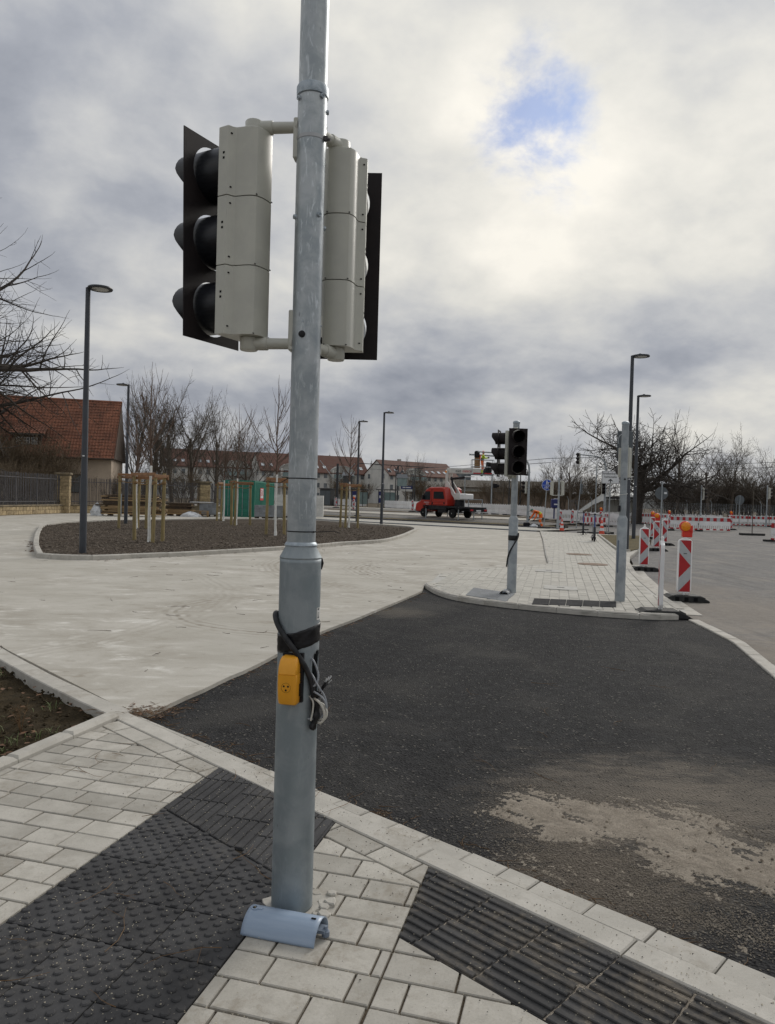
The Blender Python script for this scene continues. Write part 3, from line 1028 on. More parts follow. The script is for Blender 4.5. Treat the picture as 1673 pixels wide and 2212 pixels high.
# ---- soil beside the footway, with weeds
mb = MB()
nx, ny = 70, 60
soil_pts = []
for j in range(ny):
    for i in range(nx):
        x, y = -6.5 + 4.75 * i / (nx - 1), 2.2 + 5.6 * j / (ny - 1)
        h_ = -0.075 + 0.055 * (noise.noise(Vector((x * 2.4, y * 2.4, 3))) + 0.5 * noise.noise(Vector((x * 7, y * 7, 1))) + 0.35 * noise.noise(Vector((x * 18, y * 18, 5))))
        soil_pts.append((x, y, min(h_, -0.012)))
inside = lambda x, y: EN.dot(Vector((x, y)) - E0) > 0.0 and (x + 1.95) * 0.70 + (y - 5.47) * 0.715 < 0.02
fs = []
for j in range(ny - 1):
    for i in range(nx - 1):
        k = j * nx + i
        x, y, _ = soil_pts[k]
        if inside(x, y) or inside(x + 0.07, y) or inside(x, y + 0.09) or inside(x + .07, y + .09):
            fs.append((k, k + 1, k + 1 + nx, k + nx))
mb.add(soil_pts, fs)
struct('bed_soil', mb, M['soil'], smooth=True)

# ---- island footway on the right
isl_front = [(0.75, 14.27), (0.86, 13.44), (1.05, 12.8), (1.33, 12.34), (1.67, 12.02), (1.95, 11.80), (2.32, 11.58), (2.89, 11.30), (3.47, 11.08), (4.05, 10.98), (4.52, 11.10)]
isl_right = [(4.72, 11.62), (5.02, 13.24), (5.57, 15.85), (6.1, 18.07), (6.95, 21.13), (7.74, 23.5), (9.65, 28.16), (11.61, 32.66), (13.9, 39.7)]
isl = isl_front + isl_right + [(8.9, 42.75)] + isl_back[::-1][1:-1]
ZI = 0.05
island = tag(rects_poly(isl, ZI - 0.010).build('island_footway', M['lid_grey']), kind='structure')


def pip(p, poly):
    c = False
    n_ = len(poly)
    for i in range(n_):
        a, b = poly[i], poly[i - 1]
        if (a[1] > p[1]) != (b[1] > p[1]) and p[0] < (b[0] - a[0]) * (p[1] - a[1]) / (b[1] - a[1]) + a[0]:
            c = not c
    return c


def pdist(p, poly, closed=True):
    best = 1e9
    n_ = len(poly)
    q = Vector(p)
    for i in range(n_ if closed else n_ - 1):
        a, b = Vector(poly[i]), Vector(poly[(i + 1) % n_])
        d = b - a
        t = max(0, min(1, (q - a).dot(d) / max(1e-9, d.dot(d))))
        best = min(best, (q - a - d * t).length)
    return best


kerb_run(spline(isl_front, 3)[:-1], 0.16, -0.14, ZI + 0.004, 0.6, island, side=-0.08 + 0.16, bev=0.03)
kerb_run(isl_right, 0.16, -0.14, ZI + 0.006, 1.0, island, side=0.08, bev=0.02)
kerb_run(isl_right[:5], 0.26, -0.14, -0.03, 0.5, island, 'gutter_stone', side=-0.14, bev=0.006)
kerb_run([(4.60, 11.0), (4.45, 9.26), (3.95, 7.24), (3.35, 5.3), (2.8, 3.0)], 0.15, -0.14, -0.012, 0.5, island, 'gutter_stone', bev=0.008)
kerb_run(isl_back[2:], 0.12, -0.14, ZI + 0.003, 0.8, island, side=-0.08, bev=0.012)

grass_out = [(11.3, 39.4), (8.75, 28.4), (8.30, 26.3), (8.55, 25.9), (9.3, 27.3), (11.3, 32.6), (13.6, 39.4)]
A13 = rad(-13)
cu, cv = Vector((cos(A13), sin(A13))), Vector((-sin(A13), cos(A13)))
cand = []
lids = [(3.33, 14.06), (3.87, 17.56), (5.56, 19.9), (6.17, 23.69), (8.56, 31.8)]
for a in range(-60, 60):
    for b in range(-4, 110):
        c = Vector((2.4, 12.0)) + cu * (a * 0.165) + cv * ((b + (0.5 if a % 2 else 0)) * 0.31)
        if not pip(c, isl) or pdist(c, isl) < 0.13 or pip(c, grass_out):
            continue
        cand.append((c.length, c))
cand.sort(key=lambda q: q[0])
pm = MB().prism([(-0.0775, -0.15), (0.0775, -0.15), (0.0775, 0.15), (-0.0775, 0.15)], -0.04, 0.0, bev=0.006).mesh('paver')
pm.materials.append(M['paver_far'])
rest = MB()
for i, (d, c) in enumerate(cand):
    if i < 300:
        put('paver', pm, island, (c.x, c.y, ZI + random.uniform(-.003, .003)), A13)
    else:
        q = [c + cu * (sx * 0.0775) + cv * (sy * 0.15) for sx, sy in ((-1, -1), (1, -1), (1, 1), (-1, 1))]
        rest.prism([(p.x, p.y) for p in q], ZI - 0.03, ZI + random.uniform(-.003, .002))
tag(rest.build('pavers', M['paver_far'], island), kind='stuff')

for i, (x, y) in enumerate(lids):
    if i < 2:
        o = thing('utility_cover', ('pale square utility cover just behind the twin-headed signal post', 'pale square utility cover further up the island paving')[i], 'manhole cover', (x, y, ZI + 0.003), A13, 'covers set in the island paving')
        MB().box((0, 0, 0.002), (0.62, 0.62, 0.012)).build('lid', M['lid_grey'], o)
        MB().box((0, 0, 0.010), (0.14, 0.035, 0.004)).build('handle_recess', M['void'], o)
    else:
        o = thing('manhole_cover', ('round rusty manhole cover nearest on the island paving', 'round dark manhole cover, second along the island paving', 'round grey manhole cover, farthest along the island paving')[i - 2], 'manhole cover', (x, y, ZI + 0.003), 0, 'covers set in the island paving')
        MB().lathe([(0.40, -0.02), (0.40, 0.006), (0.33, 0.008)], 28).build('frame', M['iron_lid' if i < 4 else 'lid_grey'], o)
        MB().lathe([(0.31, 0.0), (0.31, 0.011), (0.29, 0.013)], 28).build('lid', M['iron_lid' if i < 4 else 'lid_grey'], o)

# tactile fields of the island
def tac_quad(pts, nx_, name, m, along):
    """slabs filling a quadrilateral; ribs run across (along=0) or along (1)"""
    p = [Vector(q) for q in pts]
    for i in range(nx_):
        a, b = i / nx_ + 0.004, (i + 1) / nx_ - 0.004
        mb = MB()
        q = [p[0].lerp(p[1], a), p[0].lerp(p[1], b), p[3].lerp(p[2], b), p[3].lerp(p[2], a)]
        mb.prism([tuple(v) for v in q], ZI - 0.02, ZI + 0.006)
        for k in range(6):
            t0_, t1_ = (k + 0.15) / 6, (k + 0.65) / 6
            if along:
                r4 = [q[0].lerp(q[3], t0_), q[1].lerp(q[2], t0_), q[1].lerp(q[2], t1_), q[0].lerp(q[3], t1_)]
            else:
                r4 = [q[0].lerp(q[1], t0_), q[0].lerp(q[1], t1_), q[3].lerp(q[2], t1_), q[3].lerp(q[2], t0_)]
            mb.prism([tuple(v) for v in r4], ZI, ZI + 0.012)
        mb.build(name, m, island)


tac_quad([(2.314, 11.657), (3.637, 11.610), (3.844, 12.281), (2.498, 12.402)], 5, 'stripe_slab', M['tactile'], 1)
tac_quad([(1.366, 12.577), (1.944, 11.898), (2.275, 12.960), (1.629, 13.689)], 4, 'rib_slab', M['block_grey'], 0)

gmb = rects_poly(grass_out, ZI + 0.03)
struct('verge_grass', gmb, M['grass_dry'])
kerb_run(grass_out[:4], 0.10, -0.05, ZI + 0.07, 0.7, island, 'edging_stone', bev=0.02, side=-0.05)

# ---- planting bed in the middle of the plaza
bed_out = spline([(-8.64, 18.25), (-8.25, 17.75), (-7.55, 17.5), (-6.9, 17.65), (-6.15, 18.5), (-5.30, 19.45), (-3.9, 21.5), (-2.29, 24.0), (-1.45, 25.9), (-0.65, 27.1), (0.04, 28.7), (0.72, 32.4), (1.25, 36.6), (1.62, 40.3), (1.2, 43.2), (-1.5, 46.5), (-5, 50.0), (-8.5, 50.0), (-12.4, 45.4), (-15.6, 38.4), (-15.4, 33.4), (-13.6, 28.8), (-10.6, 22.2)], 4, True)
bed_pts = [(p.x, p.y) for p in bed_out]
bed = tag(MB().build('planting_bed', M['mulch']), kind='structure')
ring = inset(bed_pts, 0.14)
cb = Vector((-6.5, 34))
vs, fs = [], []
NR = 34
for r_ in range(NR + 1):
    t = r_ / NR
    for p in ring:
        q = cb.lerp(Vector(p), t)
        h_ = 0.05 + 0.05 * (1 - t) + 0.035 * noise.noise(Vector((q.x * 1.3, q.y * 1.3, 0))) + 0.02 * noise.noise(Vector((q.x * 5, q.y * 5, 4)))
        vs.append((q.x, q.y, h_ if r_ < NR else 0.03))
nr = len(ring)
for r_ in range(NR):
    for j in range(nr):
        fs.append((r_ * nr + j, (r_ + 1) * nr + j, (r_ + 1) * nr + (j + 1) % nr, r_ * nr + (j + 1) % nr))
bed.data.clear_geometry()
bed.data.from_pydata(vs, [], fs)
bed.data.shade_smooth()
bed.data.update()
kerb_run(bed_pts, 0.15, -0.1, 0.115, 1.0, bed, closed=True, side=0.075, bev=0.02)

# ---- tram tracks and strips behind the plaza
TD, TM = Vector((0.79, -0.613)), Vector((0.613, 0.79))


def strip(name, m0, m1, z, m, t0=-70, t1=22, kind='structure', th=0.12):
    t1 = min(t1, (11.5 - 0.613 * m0) / 0.79)
    mb = MB()
    k = 24
    for i in range(k):
        a, b = t0 + (t1 - t0) * i / k, t0 + (t1 - t0) * (i + 1) / k
        pts = []
        for t_, mm in ((a, m0), (b, m0), (b, m1), (a, m1)):
            p = Vector((TD.x * t_ + TM.x * mm, TD.y * t_ + TM.y * mm))
            pts.append(Vector((p.x, p.y, z + zg(p.x, p.y))))
        lo = [Vector((p.x, p.y, p.z - th)) for p in pts]
        mb.add(pts + lo, [(0, 1, 2, 3), (0, 4, 5, 1), (2, 6, 7, 3)])
    return tag(mb.build(name, m), kind=kind)


strip('tram_kerb', 39.3, 39.7, 0.06, M['block_grey'], -60, -19.5)
strip('tram_platform', 39.75, 44.0, 0.05, M['paver_far'], -60, -19.5)
strip('tram_asphalt', 44.05, 47.2, 0.03, M['far_road'], -70, 20)
strip('tram_verge', 47.3, 49.6, 0.06, M['grass_dry'], -70, 8)
strip('tram_track', 49.7, 54.0, 0.05, M['far_road'], -75, 20)
strip('tram_slab', 54.1, 56.0, 0.10, M['concrete'], -75, 12)
strip('lane', 56.1, 68.0, 0.04, M['far_road'], -80, 30)
strip('path', 68.1, 72.0, 0.07, M['paver_far'], -80, 6)
rails = []
for mm in (50.4, 51.85, 45.0, 46.45):
    r_ = strip('tram_rail', mm, mm + 0.10, 0.085, M['iron'], -70, 18, th=0.05)

# ------------------------------------------------------------------ signal heads (shared builder)
def head_profile(w=0.215, d=0.150):
    h = w / 2
    half = [(h, 0.0), (h, -0.045), (h - 0.005, -0.049), (h - 0.020, -0.054), (h - 0.030, -0.063), (h - 0.035, -0.082),
            (h - 0.040, -0.106), (h - 0.049, -0.128), (h - 0.062, -0.143), (0.020, -d)]
    return half + [(-x, y) for x, y in half[::-1]]


def holed_plate(w, z0, z1, r, n=32, th=0.004):
    """upright plate in the xz plane with three round holes"""
    mb = MB()
    hgt = (z1 - z0) / 3
    for k in range(3):
        zc_ = z0 + hgt * (k + 0.5)
        inn, out = [], []
        for j in range(n):
            a = 2 * pi * (j + 0.5) / n
            c_, s_ = cos(a), sin(a)
            inn.append((r * c_, zc_ + r * s_))
            f_ = min((w / 2) / max(1e-6, abs(c_)), (hgt / 2) / max(1e-6, abs(s_)))
            out.append((f_ * c_, zc_ + f_ * s_))
        # corners exact
        for cx_, cz_ in ((1, 1), (-1, 1), (-1, -1), (1, -1)):
            tgt = (cx_ * w / 2, zc_ + cz_ * hgt / 2)
            j = min(range(n), key=lambda q: (out[q][0] - tgt[0]) ** 2 + (out[q][1] - tgt[1]) ** 2)
            out[j] = tgt
        vs = [(x, y_, z) for y_ in (-th / 2, th / 2) for x, z in inn + out]
        fs = []
        for j in range(n):
            j2 = (j + 1) % n
            fs.append((j, n + j, n + j2, j2))
            fs.append((2 * n + j, 2 * n + j2, 3 * n + j2, 3 * n + j))
            fs.append((j, j2, 2 * n + j2, 2 * n + j))
            zo = (out[j][1] + out[j2][1]) / 2
            if abs(out[j][0]) > w / 2 - 1e-4 and abs(out[j2][0]) > w / 2 - 1e-4 or k == 0 and zo < z0 + 1e-4 or k == 2 and zo > z1 - 1e-4:
                fs.append((n + j, 3 * n + j, 3 * n + j2, n + j2))
        mb.add(vs, fs)
    return mb


def visor_mesh(r, long_, short_, n=28):
    """open tube along +y, its lower lip cut back"""
    vs, fs = [], []
    for rr in (r, r - 0.004):
        for e in (0, 1):
            for j in range(n):
                a = 2 * pi * j / n
                ln_ = short_ + (long_ - short_) * sm(sin(a), -0.75, 0.35)
                vs.append((rr * cos(a), ln_ * e, rr * sin(a)))
    for j in range(n):
        j2 = (j + 1) % n
        fs.append((j, n + j, n + j2, j2))
        fs.append((2 * n + j, 2 * n + j2, 3 * n + j2, 3 * n + j))
        fs.append((n + j, 3 * n + j, 3 * n + j2, n + j2))
    return MB().add(vs, fs)


VENT = MB().box((0, 0, 0), (0.003, 0.009, 0.009)).mesh('vent_slot')
VENT.materials.append(M['void'])
SCREW = MB().box((0, 0, 0), (0.007, 0.007, 0.0045)).mesh('screw')
SCREW.materials.append(M['void'])
VIS = visor_mesh(0.104, 0.245, 0.185).mesh('visor')
VIS.materials.append(M['visor'])
VIS.shade_smooth()
VIS.set_sharp_from_angle(angle=rad(40))
VISF = VIS.copy()
VISF.materials.clear()
VISF.materials.append(M['backplate'])
LATCH = MB().box((0, 0, 0), (0.007, 0.003, 0.004)).mesh('latch')
LATCH.materials.append(M['housing_dark'])
LENS = MB().lathe([(0.002, 0.0), (0.05, 0.006), (0.1, 0.0)], 28, M=Matrix.Rotation(-pi / 2, 4, 'X') @ Matrix.Translation((0, 0, 0.015))).mesh('lens')
LENS.materials.append(M['lens'])


def signal_head(root, pos, front, z0, z1, pole, label, near=True, plate=True, tilt=0.0, nmod=3, arms=True):
    """three-chamber head; pos is the middle of its front face, front its facing; pole is the mast centre (root-local)"""
    F = Vector((front[0], front[1])).normalized()
    ang = atan2(-F.x, F.y)
    Mx = Matrix.Translation((pos[0], pos[1], 0)) @ Matrix.Rotation(ang, 4, 'Z')
    hgt = (z1 - z0) / nmod
    # the head itself: core spine and lids
    spine = MB().box((0, -0.06, (z0 + z1) / 2), (0.10, 0.08, z1 - z0 - 0.01)).mesh('signal_head')
    spine.materials.append(M['housing_dark'])
    head = put('signal_head', spine, root)
    head.matrix_local = Mx
    head['label'] = label
    prof = head_profile()
    for k in range(nmod):
        a, b = z0 + hgt * k + 0.0012, z0 + hgt * (k + 1) - 0.0012
        mb = MB()
        mb.prism([(p[0], p[1]) for p in prof], a, b, bev=0.003)
        mb.build('housing_module', M['housing'], head, smooth=True, ang=24)
        if near:
            for sx in (-1, 1):
                put('latch', LATCH, head, (sx * 0.046, -0.1445, a + 0.004))
        if near:
            zc_ = (a + b) / 2 + 0.03
            for sx in (-1, 1):
                for dz in (0, 0.020):
                    put('vent_slot', VENT, head, (sx * 0.1070, -0.026, zc_ - dz))
                for zz in (b - 0.03, a + 0.03):
                    put('screw', SCREW, head, (sx * 0.0945, -0.052, zz))
        vz = (a + b) / 2
        o = put('visor', VIS if near else VISF, head, (0, 0.0, vz))
        put('lens', LENS, head, (0, 0.01, vz))
    if plate:
        pl = holed_plate(0.325, z0 - 0.005, z1 + 0.012, 0.111).build('backplate', M['backplate'], head, loc=(0, 0.125, 0))
        if tilt:
            pl.rotation_euler = (tilt, 0, 0)
            pl.location = (0, 0.125 - tan_off(tilt, (z0 + z1) / 2), 0)
    # swivel caps and arms to the mast
    inv = Mx.inverted()
    pl_ = inv @ Vector((pole[0], pole[1], 0))
    for zz, sg in (((z1, 1), (z0, -1)) if arms else ()):
        mb = MB()
        mb.lathe([(0.036, 0), (0.036, 0.043), (0.033, 0.047)] if sg > 0 else [(0.033, -0.050), (0.036, -0.046), (0.036, 0)], 24, (0.0, -0.085, zz))
        mb.build('swivel_cap', M['housing'], head, smooth=True)
        c = Vector((0.0, -0.085, zz + sg * 0.022))
        e = Vector((pl_.x, pl_.y, c.z))
        d = (e - c)
        ln = d.length
        d.normalize()
        e2 = c + d * (ln - pole[2] + 0.004)
        mb = MB()
        mb.tube([c, c + d * 0.075, c + d * 0.078], [0.027, 0.027, 0.024], 20)
        mb.tube([c + d * 0.075, e2 - d * 0.012, e2 - d * 0.008, e2], [0.0225, 0.0215, 0.028, 0.030], 20)
        mb.build('bracket_arm', M['housing'], head, smooth=True)
        mb = MB()
        fl = e2 - d * 0.004
        mb.box((0, 0, 0), (0.05, 0.024, 0.16), M=Matrix.Translation(fl + Vector((0, 0, -sg * 0.05))) @ Matrix.Rotation(atan2(d.y, d.x) - pi / 2, 4, 'Z'))
        mb.build('mast_flange', M['housing'], head, bevel=0.004)
    return head


def tan_off(tilt, z):
    return -math.tan(tilt) * z


# ------------------------------------------------------------------ the near signal mast
PX, PY = -0.342, 2.96
mast = thing('traffic_light', 'tall galvanised signal mast with two grey signal heads and yellow push button in front', 'traffic light', (PX, PY, 0))
R1, R2 = 0.0825, 0.0572
PH0 = atan2(-PY, -PX)                      # bearing of the camera from the mast
def pol(th, z, r): a = PH0 + rad(th); return Vector((r * cos(a), r * sin(a), z))   # th > 0 lies to the right
# lower tube with the cable opening left out of its wall
mb = MB()
na, nz, ztop = 120, 90, 1.405
SL_T, SL_Z0, SL_Z1, SL_W = 70.0, 0.735, 1.04, 27.0
zs = sorted(set([round(ztop * j / nz, 4) for j in range(nz + 1)] + [SL_Z0, SL_Z1]))
vs = [pol(360.0 * i / na, z, R1) for z in zs for i in range(na)]
fs = []
for j in range(len(zs) - 1):
    for i in range(na):
        th = (360.0 * (i + 0.5) / na + 180) % 360 - 180
        zc_ = (zs[j] + zs[j + 1]) / 2
        dx = (th - SL_T) / SL_W
        rr = rad(SL_W) * R1
        edge_z = max(0, SL_Z0 + rr - zc_, zc_ - (SL_Z1 - rr)) / rr
        if dx * dx + edge_z * edge_z < 1.0:
            continue
        fs.append((j * na + i, j * na + (i + 1) % na, (j + 1) * na + (i + 1) % na, (j + 1) * na + i))
mb.add(vs, fs)
lt = mb.build('lower_tube', M['galv_matte'], mast, smooth=True)
sd = lt.modifiers.new('wall', 'SOLIDIFY')
sd.thickness = 0.005
sd.offset = -1
MB().tube([(0, 0, 0.6), (0, 0, 1.2)], R1 - 0.03, 24).build('opening_shade', M['void'], mast, smooth=True)  # near-black tube standing in for the shade inside the cable opening
mb = MB()
mb.lathe([(R1, 1.403), (R1 + 0.0015, 1.409), (R1 - 0.001, 1.414), (R2 + 0.006, 1.448), (R2 + 0.006, 1.456)], 64)
mb.build('cone', M['galv_matte'], mast, smooth=True)
mb = MB()
mb.lathe([(R2 + 0.006, 1.452), (R2 + 0.0085, 1.457), (R2 + 0.007, 1.463), (R2, 1.470)], 64)
mb.build('weld_seam', M['galv_old'], mast, smooth=True)
mb = MB()
mb.lathe([(R2, 1.466), (R2, 3.245)], 64)
mb.build('upper_tube', M['galv'], mast, smooth=True)
mb = MB()
mb.lathe([(R2, 3.225), (R2 + 0.005, 3.228), (R2 + 0.006, 3.24), (R2 + 0.006, 3.262), (R2 + 0.003, 3.268), (R2 - 0.001, 3.27)], 64)
mb.build('collar', M['galv_old'], mast, smooth=True)
mb = MB()
mb.lathe([(R2 - 0.0015, 3.26), (R2 - 0.002, 4.6), (0.01, 4.62)], 64)
mb.build('top_tube', M['galv'], mast, smooth=True)
for th, z in ((38, 3.215), (-62, 3.21), (88, 3.175), (38, 2.755), (-72, 2.75), (96, 2.72)):
    mb = MB()
    a, b = pol(th, z, R2 - 0.004), pol(th, z, R2 + 0.009)
    d = (b - a).normalized()
    mb.tube([a, b, b, b - d * 0.006], [0.011, 0.0085, 0.005, 0.005], 14)
    mb.build('threaded_boss', M['galv_old'], mast, smooth=True, ang=50)
for th, z, r_ in ((-18, 2.285, 0.0135), (92, 2.275, 0.0135)):
    mb = MB()
    a, b = pol(th, z, R2 - 0.006), pol(th, z, R2 + 0.004)
    mb.tube([a, b, b + (b - a) * 0.15], [r_, r_, r_ * 0.8], 20)
    mb.build('rubber_plug', M['black_plastic'], mast, smooth=True)
for th, z in ((-16, 2.335), (80, 2.33)):
    a, b = pol(th, z, R2 - 0.004), pol(th, z, R2 + 0.003)
    MB().cyl(a, b, 0.004, n=10).build('rivet', M['galv_old'], mast, smooth=True)
# steel band that holds the brackets
mb = MB()
mb.lathe([(R2 + 0.0006, 3.052), (R2 + 0.0018, 3.053), (R2 + 0.0018, 3.067), (R2 + 0.0006, 3.068)], 64, cap=False)
mb.build('clamp_band', M['rim'], mast, smooth=True)
mb = MB()
a = pol(60, 3.058, R2 + 0.006)
mb.box((a.x, a.y, a.z), (0.014, 0.014, 0.018), rad(20)).cyl(a, pol(62, 3.052, R2 + 0.026), 0.006, n=8)
mb.build('clamp_bolt', M['iron'], mast)

signal_head(mast, (-0.648 - PX, 3.025 - PY), (-0.869, 0.495), 2.280, 3.092, (0, 0, R2), 'grey signal head facing left, its dark backplate seen edge-on', tilt=rad(-1.5))
signal_head(mast, (-0.232 - PX, 3.205 - PY), (0.03, 1.0), 2.275, 3.088, (0, 0, R2), 'grey signal head facing away, half hidden behind the mast')

# push button
BT = -18.0
bd = PH0 + rad(BT)
Mb = Matrix.Translation(pol(BT, 0.845, R1 - 0.004)) @ Matrix.Rotation(bd + pi / 2, 4, 'Z')   # local -y points outward


def rrect(w, d, r_, n=4):
    """rounded rectangle, back at y=0, front at y=-d"""
    pts = []
    for cx_, cy_, a0 in ((w / 2 - 0.004, -0.004, 0), (-w / 2 + 0.004, -0.004, 90), (-w / 2 + r_, -d + r_, 180), (w / 2 - r_, -d + r_, 270)):
        rr = 0.004 if cy_ > -0.01 else r_
        for k in range(n + 1):
            a = rad(a0 + 90 * k / n)
            pts.append((cx_ + rr * cos(a), cy_ + rr * sin(a)))
    return pts


def loft(secs, M_):
    mb = MB()
    n_ = len(secs[0][0])
    vs = [M_ @ Vector((p[0], p[1], z)) for s_, z in secs for p in s_]
    fs = [tuple(range(n_ - 1, -1, -1)), tuple((len(secs) - 1) * n_ + j for j in range(n_))]
    for i in range(len(secs) - 1):
        for j in range(n_):
            j2 = (j + 1) % n_
            fs.append((i * n_ + j, i * n_ + j2, (i + 1) * n_ + j2, (i + 1) * n_ + j))
    return mb.add(vs, fs)


button = loft([(rrect(0.064, 0.040, 0.012), 0.0), (rrect(0.071, 0.052, 0.013), 0.006), (rrect(0.074, 0.058, 0.013), 0.022), (rrect(0.075, 0.063, 0.013), 0.07), (rrect(0.075, 0.063, 0.013), 0.1195), (rrect(0.074, 0.061, 0.013), 0.1205)], Mb).build('push_button', M['yellow'], mast, smooth=True)
loft([(rrect(0.0735, 0.0615, 0.013), 0.1215), (rrect(0.0745, 0.0625, 0.013), 0.1228), (rrect(0.073, 0.058, 0.013), 0.15), (rrect(0.069, 0.049, 0.013), 0.172), (rrect(0.062, 0.036, 0.012), 0.183), (rrect(0.05, 0.020, 0.009), 0.187)], Mb).build('button_cap', M['yellow'], button, smooth=True)
mb = MB()
mb.box((0, 0, 0), (0.084, 0.018, 0.193), M=Mb @ Matrix.Translation((0.006, 0.003, 0.100)))
mb.box((0, 0, 0), (0.012, 0.022, 0.05), M=Mb @ Matrix.Translation((0.043, -0.006, 0.055)))
mb.build('mounting_plate', M['black_plastic'], mast, bevel=0.002)
# the face symbol: ring and three dots
mb = MB()
cz, fy = 0.072, -0.0634
n_ = 36
vs = [Mb @ Vector((r_ * cos(2 * pi * j / n_), fy, cz + r_ * sin(2 * pi * j / n_))) for r_ in (0.0180, 0.0189) for j in range(n_)]
mb.add(vs, [(j, (j + 1) % n_, n_ + (j + 1) % n_, n_ + j) for j in range(n_)])
for a, b in ((-0.0085, 0.0055), (0.0085, 0.0055), (0, -0.0095)):
    vs = [Mb @ Vector((a + 0.0040 * cos(2 * pi * j / 16), fy, cz + b + 0.0040 * sin(2 * pi * j / 16))) for j in range(16)]
    mb.add(vs, [tuple(range(16))])
mb.build('face_symbol', M['ink'], button)

# tape, cable, cable bundle
mb = MB()
n_ = 72
def tz(th, k): return 1.092 + 0.024 * sin(rad(th - 8)) + k * 0.036 + 0.004 * noise.noise(Vector((th * 0.05, k * 2, 2)))
rows = 9
vs = []
for k in range(rows):
    kk = -1 + 2 * k / (rows - 1)
    for i in range(n_):
        th = 360 * i / n_ - 180
        rip = 0.0022 * abs(noise.noise(Vector((th * 0.03, kk * 3.2 + th * 0.02, 7)))) * 2
        vs.append(pol(th, tz(th, kk), R1 + 0.0012 + rip))
fs = [(k * n_ + i, k * n_ + (i + 1) % n_, (k + 1) * n_ + (i + 1) % n_, (k + 1) * n_ + i) for k in range(rows - 1) for i in range(n_)]
mb.add(vs, fs)
o = mb.build('tape_band', M['tape'], mast, smooth=True, ang=80)
sd = o.modifiers.new('wall', 'SOLIDIFY')
sd.thickness = 0.0012
path = [(-165, 1.10, .094), (-135, 1.15, .094), (-110, 1.178, .094), (-88, 1.175, .0945), (-66, 1.150, .094), (-45, 1.119, .094), (-25, 1.088, .0975), (-8, 1.052, .0975), (9, 1.01, .0945), (24, .968, .094), (35, .925, .094), (41, .87, .095), (43, .81, .095), (47, .765, .090), (55, .745, .07), (65, .735, .04)]
MB().tube(spline([pol(*q) for q in path], 6), 0.0108, 14).build('power_cable', M['rubber'], mast, smooth=True)


def cab(name, pts, r_, m):
    P_ = [Vector(q) - Vector((PX, PY, 0)) for q in pts]
    MB().tube(spline(P_, 7), r_, 10).build(name, M[m], mast, smooth=True)


# points measured on the mast, in metres
cab('signal_cable', [(-0.291, 2.960, 0.985), (-0.280, 2.900, 1.013), (-0.264, 2.890, 0.990), (-0.253, 2.890, 0.952), (-0.258, 2.885, 0.922), (-0.275, 2.890, 0.908), (-0.286, 2.930, 0.909)], 0.0042, 'cable_grey')
cab('signal_cable', [(-0.288, 2.940, 0.948), (-0.273, 2.890, 0.947), (-0.252, 2.880, 0.913), (-0.228, 2.880, 0.877), (-0.217, 2.880, 0.841), (-0.222, 2.885, 0.808), (-0.242, 2.890, 0.785), (-0.267, 2.890, 0.780), (-0.290, 2.890, 0.780)], 0.0038, 'cable_grey')
cab('signal_cable', [(-0.285, 2.930, 0.879), (-0.265, 2.880, 0.888), (-0.238, 2.870, 0.875), (-0.222, 2.870, 0.853), (-0.219, 2.880, 0.823), (-0.234, 2.900, 0.796)], 0.0038, 'cable_grey')
cab('signal_cable', [(-0.281, 2.920, 0.856), (-0.256, 2.870, 0.861), (-0.235, 2.865, 0.841), (-0.224, 2.865, 0.811), (-0.227, 2.870, 0.783), (-0.243, 2.880, 0.768), (-0.260, 2.910, 0.768)], 0.0048, 'cable_white')
cab('signal_cable', [(-0.259, 2.900, 0.848), (-0.229, 2.880, 0.839), (-0.216, 2.880, 0.814), (-0.222, 2.885, 0.785), (-0.245, 2.900, 0.776)], 0.0048, 'cable_white')
cab('signal_cable', [(-0.286, 2.900, 0.866), (-0.269, 2.875, 0.850), (-0.270, 2.875, 0.814), (-0.277, 2.880, 0.776)], 0.0035, 'cable_white')
mb = MB()
a0 = Vector((-0.267, 2.900, 0.834))
for q in range(9):
    e = Vector((-0.209, 2.880, 0.942)) + Vector((random.uniform(-.012, .012), random.uniform(-.015, .015), random.uniform(-.012, .016)))
    s_ = Vector((-0.245, 2.890, 0.883)) + Vector((random.uniform(-.004, .004), random.uniform(-.004, .004), random.uniform(-.004, .004)))
    P_ = Vector((PX, PY, 0))
    k_ = s_.lerp(e, 0.75)
    mb.tube([s_ - P_, k_ - P_], 0.0011, 5, 0)
    mb.tube([k_ - P_, e - P_], 0.0010, 5, 1)
mb.build('wire_ends', [M['ink'], M['sign_white']], mast)
mb = MB()
mb.tube(spline([Vector(q) - Vector((PX, PY, 0)) for q in ((-0.273, 2.890, 0.741), (-0.258, 2.885, 0.780), (-0.254, 2.885, 0.825), (-0.260, 2.890, 0.865), (-0.243, 2.890, 0.886))], 6), [0.012 + 0.003 * sin(i) for i in range(25)], 8)
mb.build('taped_cable_end', M['tape'], mast, smooth=True)
